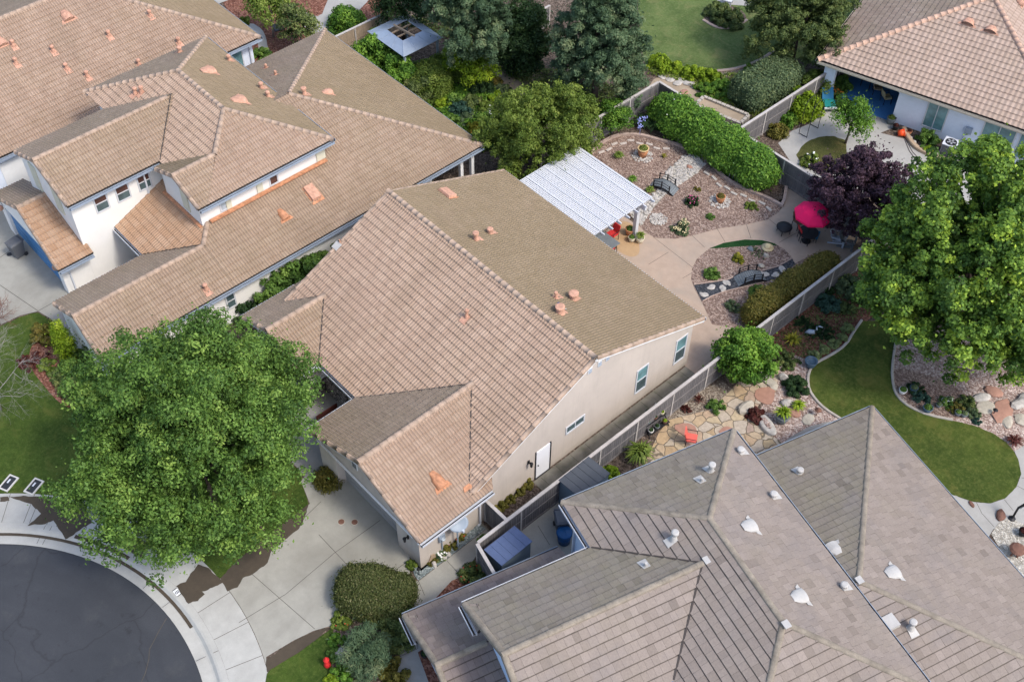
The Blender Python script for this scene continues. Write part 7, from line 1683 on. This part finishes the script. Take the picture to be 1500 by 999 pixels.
# open roofed gazebo
zc = 2.35; cg = np.array([-50.75, 37.35]); T = Thing('gazebo', 'blue grey metal hip roofed gazebo with an open square in its roof', 'gazebo', (cg[0], cg[1], 0))
A_, B_, a_, b_ = 1.8, 1.55, .8, .8; o4 = [(-A_, -B_, zc), (A_, -B_, zc), (A_, B_, zc), (-A_, B_, zc)]; i4 = [(-a_, -b_, zc+.32), (a_, -b_, zc+.32), (a_, b_, zc+.32), (-a_, b_, zc+.32)]
mb = MB()
for k in range(4):
    q = [np.array(v) for v in (o4[k], o4[(k+1) % 4], i4[(k+1) % 4], i4[k])]; n = np.cross(q[1]-q[0], q[2]-q[0]); n /= np.linalg.norm(n); mb.prism(q, -n*.04)
    for f in (.33, .66): mb.bar(q[0]+(q[1]-q[0])*f+n*.012, q[3]+(q[2]-q[3])*f+n*.012, .03, .02, tuple(n))
    mb.bar(q[0]+n*.012, q[3]+n*.012, .06, .03, tuple(n))
T.part(mb, 'roof', 'metal_roof')
T.part(MB().bar((-.9, -.15, zc+.3), (.9, .05, zc+.3), .09, .12), 'beam', 'wood_beam'); T.part(MB().bar((.1, -.85, zc+.16), (.1, .85, zc+.16), .05, .1), 'beam', 'wood_beam'); T.part(MB().bar((-.45, -.85, zc+.16), (-.45, .85, zc+.16), .05, .1), 'beam', 'wood_beam')
for x in (-1.55, 1.55):
    for y in (-1.3, 1.3): T.part(MB().bx(x-.06, x+.06, y-.06, y+.06, 0, zc), 'post', 'metal_roof')
# block planter behind the hedge
c4 = [at(x, y, .55) for x, y in ((1018, 153), (1031, 141), (1097, 168), (1085, 180))]
T = Thing('block_planter', 'long raised planter rimmed with pale patterned blocks behind the hedge', 'planter', (c4[0][0], c4[0][1], 0)); b0 = np.array([c4[0][0], c4[0][1], 0]); mb = MB(); c4[2] = c4[1]+(c4[2]-c4[1]); 
for k in range(4):
    p, q = c4[k]-b0, c4[(k+1) % 4]-b0; d = q-p; m = max(2, int(np.linalg.norm(d)/.3))
    for i in range(m):
        s0, s1 = p+d*i/m, p+d*(i+.86)/m; mb.bar((*s0[:2], .28), (*s1[:2], .28), .2, .56)
T.part(mb, 'rim', 'curb_gray'); mb = MB(); mb.prism([(*(q-b0)[:2], .3) for q in c4], (0, 0, .12)); T.part(mb, 'soil_fill', 'tan_dirt')
for i, (x, y) in enumerate(((970, 114), (982, 118), (993, 123), (998, 119), (1006, 123), (1012, 124), (1019, 128), (1003, 136))):
    one(MB().blob((0, 0, .05), (.32, .24, .08), 80+i), 'flat_rock', 'stone_red' if i == 7 else 'stone_white', ('small red brown block on the tan dirt' if i == 7 else 'pale flat rock in the row on the tan dirt'), 'rock', px_loc(x, y), i*.7, None if i == 7 else 'pale rocks on the tan dirt')
T = Thing('pot_stool', 'white garden chair on the pavement at the top edge', 'chair', px_loc(1066, 6), .4); T.part(MB().bx(-.3, .3, -.3, .3, .3, .38), 'seat', 'white_vinyl'); T.part(MB().bx(-.3, .3, .26, .32, .38, .8), 'backrest', 'white_vinyl')
for x in (-.26, .26):
    for y in (-.26, .26): T.part(MB().bx(x-.03, x+.03, y-.03, y+.03, 0, .3), 'leg', 'white_vinyl')
T = Thing('valve_box', 'black rectangular valve box lid on the red mulch', 'valve box', px_loc(407, 41), -.3); T.part(MB().bx(-.4, .4, -.28, .28, 0, .06), 'lid', 'meter_black'); T.part(MB().bx(-.45, .45, -.33, .33, 0, .035), 'rim', 'dark_metal')
for i, (x, y, r, lab) in enumerate(((668, 160, .5, 'pale flat stone in the flower garden'), (675, 148, .45, 'second pale flat stone, nearer the small maple'), (702, 165, .4, 'bluish flat stone beside the white flowers'))): one(MB().blob((0, 0, .05), (r, r*.6, .09), 120+i), 'flat_rock', 'stone_pale', lab, 'rock', px_loc(x, y), i)

# upper right yard
c = at(1387, 226); T = Thing('air_conditioner', 'square grey air conditioner unit with round top fan by the white wall', 'air conditioner', (c[0], c[1], .02), AU)
T.part(MB().bx(-.4, .4, -.4, .4, .04, .88), 'cabinet', 'ac_steel'); T.part(MB().bx(-.46, .46, -.46, .46, 0, .06), 'base_slab', 'concrete')
T.part(MB().lathe([(.34, .885), (.34, .9), (.3, .9)], n=24), 'fan_grille', 'dark_metal'); T.part(MB().bx(-.42, .42, -.42, .42, .86, .884), 'top_panel', 'gutter_white')
mb = MB()
for k in range(5): a = k*1.257; mb.bar((0, 0, .91), (.26*math.cos(a), .26*math.sin(a), .91), .1, .012)
T.part(mb, 'fan_blade', 'ac_steel')
mb = MB()
for k in range(9): mb.bx(-.38, .38, -.415, -.4, .12+k*.08, .15+k*.08)
T.part(mb, 'louver', 'dark_metal')
T = Thing('disconnect_box', 'small grey electrical box on the white wall near the air conditioner', 'electrical box', tuple(rz(AU) @ np.array([fp(1417, 197)[0], 60.98, 0])), AU); T.part(MB().bx(-.2, .2, -.16, 0, 1.1, 1.5), 'cabinet', 'gutter_gray'); T.part(MB().tube([(-.12, -.06, 1.1), (-.2, -.08, .5), (-.5, -.1, .3)], .03, 6), 'conduit', 'gutter_gray')
T = Thing('garden_ball', 'bright orange red tilted bucket on the pale patio', 'bucket', px_loc(1319, 199), .5); T.part(MB().tube([(-.18, -.05, .18), (.16, .05, .24)], [.17, .23], 16), 'body', 'orange_plastic', None, True); T.part(MB().tube([(.13, .04, .235), (.17, .052, .243)], [.25, .25], 16), 'rim', 'orange_plastic')
cb = [at(*p) for p in ((1325, 205), (1332, 222), (1345, 240), (1356, 255), (1368, 268))]; one(MB().tube([(*q[:2], .03) for q in cb], .022, 5), 'garden_hose', 'cable', 'brown hose lying across the pale patio to the orange bucket', 'hose')
cb = [at(*p) for p in ((1326, 204), (1337, 224), (1356, 243), (1372, 254))]; one(MB().tube([(*q[:2], .03) for q in cb], .018, 5), 'cable', 'cable', 'thin dark cable beside the brown hose on the patio', 'cable')
a, b = at(1176, 199), at(1192, 186); ar = math.atan2(b[1]-a[1], b[0]-a[0]); T = Thing('garden_arch', 'thin black metal garden arch over the pale path', 'arch', tuple((a+b)/2*np.array([1, 1, 0])), ar)
for s_ in (-.6, .6):
    for y in (-.28, .28): T.part(MB().tube([(s_, y, 0), (s_, y, 1.9)], .02, 6), 'post', 'dark_metal')
    T.part(MB().tube([(s_, -.28, .05), (s_, .28, .05)], .02, 6), 'foot', 'dark_metal')
for y in (-.28, .28): T.part(MB().tube([(.6*math.cos(t), y, 1.9+.5*math.sin(t)) for t in np.linspace(0, math.pi, 9)], .02, 6), 'hoop', 'dark_metal')
c = at(1212, 158); T = Thing('sun_lounger', 'teal cushioned lounger with white frame beside the citrus bush', 'lounger', (c[0], c[1], .02), .9)
T.part(MB().bx(-.35, .35, -.5, .3, .35, .45), 'seat', 'teal_cloth'); T.part(MB().bar((0, .3, .42), (0, .75, .95), .7, .1), 'backrest', 'cushion_blue'); T.part(MB().bx(-.4, .4, -.58, -.5, .3, .4), 'front_rail', 'white_vinyl')
for x in (-.33, .33):
    for y in (-.5, .3): T.part(MB().tube([(x, y, 0), (x, y, .36)], .02, 6), 'leg', 'dark_metal')
def pu_loc(x, y, d): q = frame_pt(x, y, (0, 61+d, 0), (0, 1, 0), AU); return tuple(rz(AU) @ np.array([q[0], 61+d, .03]))
rtable('dark dining table deep in the shaded patio', pu_loc(1264, 150, 2.6), .6, .74, 'wood_dark_red')
chair('pale framed chair at the dining table in the shaded patio', pu_loc(1280, 150, 2.2), 2.2, 'wood_beam')
chair('pale backed wicker chair near the patio pillar corner', pu_loc(1294, 160, 1.6), 2.6, 'straw')
pot('plant_pot', 'white pot with a small plant at the patio corner', (*at(1304, 181)[:2], .02), .28, .42, 'pot_gray', None, 'shrub', 'leaf_olive', 11)
pot('plant_pot', 'dark pot with reddish plant beside the white wall', (*at(1311, 190)[:2], .02), .2, .3, 'dark_metal', None, 'shrub', 'leaf_red', 12)
pot('plant_pot', 'small terracotta pot at the border wall end', (*at(1331, 197)[:2], .02), .16, .25, 'terracotta', None, 'shrub', 'leaf_red', 13)
pot('plant_pot', 'turquoise pot inside the border wall', (*at(1349, 219)[:2], .02), .15, .2, 'cushion_blue', None, 'shrub', 'leaf_gum', 14)
for i, (x, y, lab) in enumerate(((1333, 205, 'white rock on the upper end of the border wall'), (1338, 211, 'white rock in the middle of the border wall bed'), (1371, 228, 'white rock beside the air conditioner base'))): one(MB().blob((0, 0, .1), (.14, .12, .12), 140+i), 'rock', 'stone_white', lab, 'rock', px_loc(x, y))

# garden of the lower right house
c = at(1012, 650); chair('coral red patio chair on the flagstones by the grey gutter', (c[0], c[1], .02), 2.2, 'coral_cloth')
a, b = at(948, 637), at(973, 620); pc = (a+b)/2; T = Thing('plant_stand', 'tiered dark plant stand crowded with small pots by the fence', 'plant stand', (pc[0]-.15, pc[1], .02), math.atan2(b[1]-a[1], b[0]-a[0]))
for k, (y, z) in enumerate(((-.3, .3), (0, .65), (.25, 1.0))): T.part(MB().bx(-.65, .65, y-.12, y+.12, z-.03, z), 'shelf', 'dark_metal')
for x in (-.62, .62): T.part(MB().bar((x, -.4, 0), (x, .34, 1.05), .04, .06), 'leg', 'dark_metal'); T.part(MB().bx(x-.02, x+.02, .3, .34, 0, 1.0), 'leg', 'dark_metal')
pr = math.atan2(b[1]-a[1], b[0]-a[0]); k = 0
for (x, y, z, m_, w_) in ((-.5, -.3, .3, 'pot_white', 'pale pot on the left of the lowest shelf of the plant stand'), (-.1, -.3, .3, 'pot_gray', 'grey pot in the middle of the lowest shelf'), (.4, -.3, .3, 'rust_brown', 'brown pot on the right of the lowest shelf'), (-.45, 0, .65, 'pot_gray', 'grey pot on the left of the middle shelf'), (0, 0, .65, 'rust_brown', 'brown pot on the middle of the middle shelf'), (.45, 0, .65, 'pot_cream', 'cream pot on the right of the middle shelf'), (-.3, .25, 1.0, 'pot_gray', 'dark pot on the top shelf of the plant stand'), (.35, .25, 1.0, 'pot_white', 'white pot with a leafy plant on the top shelf')):
    q = rz(pr) @ np.array([x, y, 0])+np.array([pc[0]-.15, pc[1], z+.02]); k += 1; pot('plant_pot', w_, q, .13, .2, m_, None, 'shrub', 'leaf_dark' if k % 3 else 'leaf_lime', 20+k)
c = at(1122, 625); T = Thing('boulder_trough', 'long pale hollowed boulder trough on the flagstones', 'boulder', (c[0], c[1], 0), -.35); mb = MB().blob((0, 0, .12), (.62, .3, .2), 33, 3, .2); T.part(mb, 'body', 'stone_white'); T.part(MB().blob((0, 0, .28), (.4, .16, .05), 34, 2), 'filling', 'gravel_pink')
for i, (x, y, m_, R_, lab) in enumerate(((1093, 600, 'stone_pale', (.3, .45, .2), 'tan boulder left of the purple leaved shrub'), (1147, 555, 'stone_white', (.25, .2, .25), 'pale upright rock beside the dome shrub'), (1152, 592, 'stone_white', (.3, .22, .16), 'pale rock between the two lime grasses'), (1183, 615, 'stone_pale', (.38, .28, .06), 'flat grey stepping slab on the pink gravel'), (1121, 548, 'stone_white', (.5, .3, .1), 'white flat rock at the citrus tree edge'), (1128, 562, 'stone_pale', (.5, .25, .1), 'cream flat rock at the citrus tree edge'), (1163, 606, 'stone_red', (.4, .3, .1), 'tan flat rock under the lime grass'),
    (1444, 598, 'stone_pale', (.5, .45, .08), 'big pale flat stone on the right hand gravel'), (1467, 603, 'stone_red', (.75, .5, .08), 'big red flat stone on the right hand gravel'), (1475, 618, 'stone_pale', (.5, .3, .08), 'cream flat stone below the red one'), (1496, 615, 'stone_pale', (.4, .4, .08), 'tan flat stone at the right picture edge'), (1457, 575, 'stone_red', (.4, .35, .12), 'pinkish rock under the maple crown'), (1438, 583, 'stone_white', (.5, .3, .1), 'pale flat rock under the maple crown'), (1497, 590, 'stone_white', (.7, .4, .2), 'large white rock at the right edge under the maple'),
    (1466, 757, 'rust_brown', (.34, .22, .14), 'rust brown rock on the edge of the white gravel'), (1423, 739, 'rust_brown', (.2, .1, .06), 'small brown stone on the path edge by the lawn'))):
    one(MB().blob((0, 0, R_[2]*.6), R_, 160+i, 2, .2), 'rock', m_, lab, 'rock', px_loc(x, y), i*.6)
c = at(1144, 618); pot('plant_pot', 'blue grey pot with lime grass beside the boulder trough', (c[0], c[1], .02), .33, .5, 'pot_gray', None, 'tuft', 'leaf_lime', 41)
c = at(1186, 537); pot('urn', 'large dark blue urn at the lawn kerb beside the ball shrubs', (c[0], c[1], .02), .31, .45, 'pot_blue')
c = at(1185, 498); T = Thing('heron_ornament', 'pale blue heron ornament between two dark cushions', 'ornament', (c[0], c[1], 0), .6); T.part(MB().tube([(-.3, 0, .5), (-.1, 0, .62), (.12, 0, .66), (.22, 0, .85), (.18, 0, 1.05), (.3, 0, 1.12), (.5, 0, 1.08)], [.03, .13, .11, .05, .04, .045, .01], 9), 'body', 'dish', None, True)
for y in (-.05, .05): T.part(MB().tube([(0, y, 0), (0, y, .55)], .012, 5), 'leg', 'dark_metal')
c = at(1196, 608); T = Thing('path_light', 'dark mushroom path light on pink gravel', 'path light', (c[0], c[1], 0)); T.part(MB().tube([(0, 0, 0), (0, 0, .4)], .02, 6), 'stake', 'rust_brown'); T.part(MB().lathe([(.03, .38), (.17, .4), (.05, .52)], n=12), 'lamp_head', 'rust_brown')
for i, (x, y, m_, r, lab) in enumerate(((1321, 576, 'pot_white', .2, 'white round pot in the shade by the lawn kerb'), (1337, 573, 'pot_blue', .2, 'blue pot under the maple branches'), (1357, 603, 'pot_blue', .24, 'dark blue pot at the lawn kerb'), (1374, 596, 'pot_gray', .15, 'grey pot right of the dark blue pot'), (1382, 590, 'pot_white', .15, 'white pot, left of the pair'), (1389, 588.5, 'pot_white', .16, 'white pot, right of the pair'), (1402, 608, 'pot_gray', .17, 'grey green pot, left one at the kerb'), (1411, 610, 'pot_gray', .17, 'grey green pot, right one at the kerb'))):
    pot('plant_pot', lab, (*at(x, y)[:2], .02), r, r*1.4, m_, None, 'shrub', ('leaf_gum', 'leaf_graygreen')[i % 2], 50+i)
c = at(1455, 607); T = Thing('path_light', 'small dark path light between the pale and red flat stones', 'path light', (c[0], c[1], 0)); T.part(MB().tube([(0, 0, 0), (0, 0, .35)], .02, 6), 'stake', 'dark_metal'); T.part(MB().lathe([(.03, .33), (.13, .35), (.04, .45)], n=12), 'lamp_head', 'dark_metal')
c = at(1485, 813); T = Thing('mushroom_ornament', 'rust brown mushroom ornament on the white gravel', 'ornament', (c[0], c[1], 0)); T.part(MB().lathe([(.05, .42), (.34, .46), (.36, .52), (.25, .6), (.02, .64)], n=9), 'cap', 'rust_brown')
for k in range(3): a = k*2.1; T.part(MB().tube([(.16*math.cos(a), .16*math.sin(a), 0), (.08*math.cos(a), .08*math.sin(a), .45)], .05, 6), 'leg', 'rust_brown')
c = at(1482, 760); T = Thing('parasol', 'folded black cantilever parasol leaning in at the right edge', 'parasol', (c[0], c[1], .02)); T.part(MB().tube([(0, 0, 0), (0, 0, .9), (.55, .35, 2.4), (.8, .5, 3.0)], [.05, .05, .04, .03], 8), 'pole', 'dark_metal'); T.part(MB().tube([(.05, .03, .9), (.4, .25, 1.6), (.75, .45, 2.7)], [.05, .17, .04], 10), 'canopy', 'pot_gray'); T.part(MB().lathe([(.16, 0), (.16, .05), (.05, .1)], n=12), 'base', 'dark_metal')
pot('plant_pot', 'dark pot with a brown plant at the right edge of the white gravel', (*at(1497, 783)[:2], .02), .22, .3, 'dark_metal', None, 'shrub', 'leaf_red', 61)
pot('plant_pot', 'dark planter by the pale blue wall at the bottom', (*at(622, 962)[:2], .03), .16, .3, 'dark_metal', None, 'shrub', 'leaf_dark', 62)
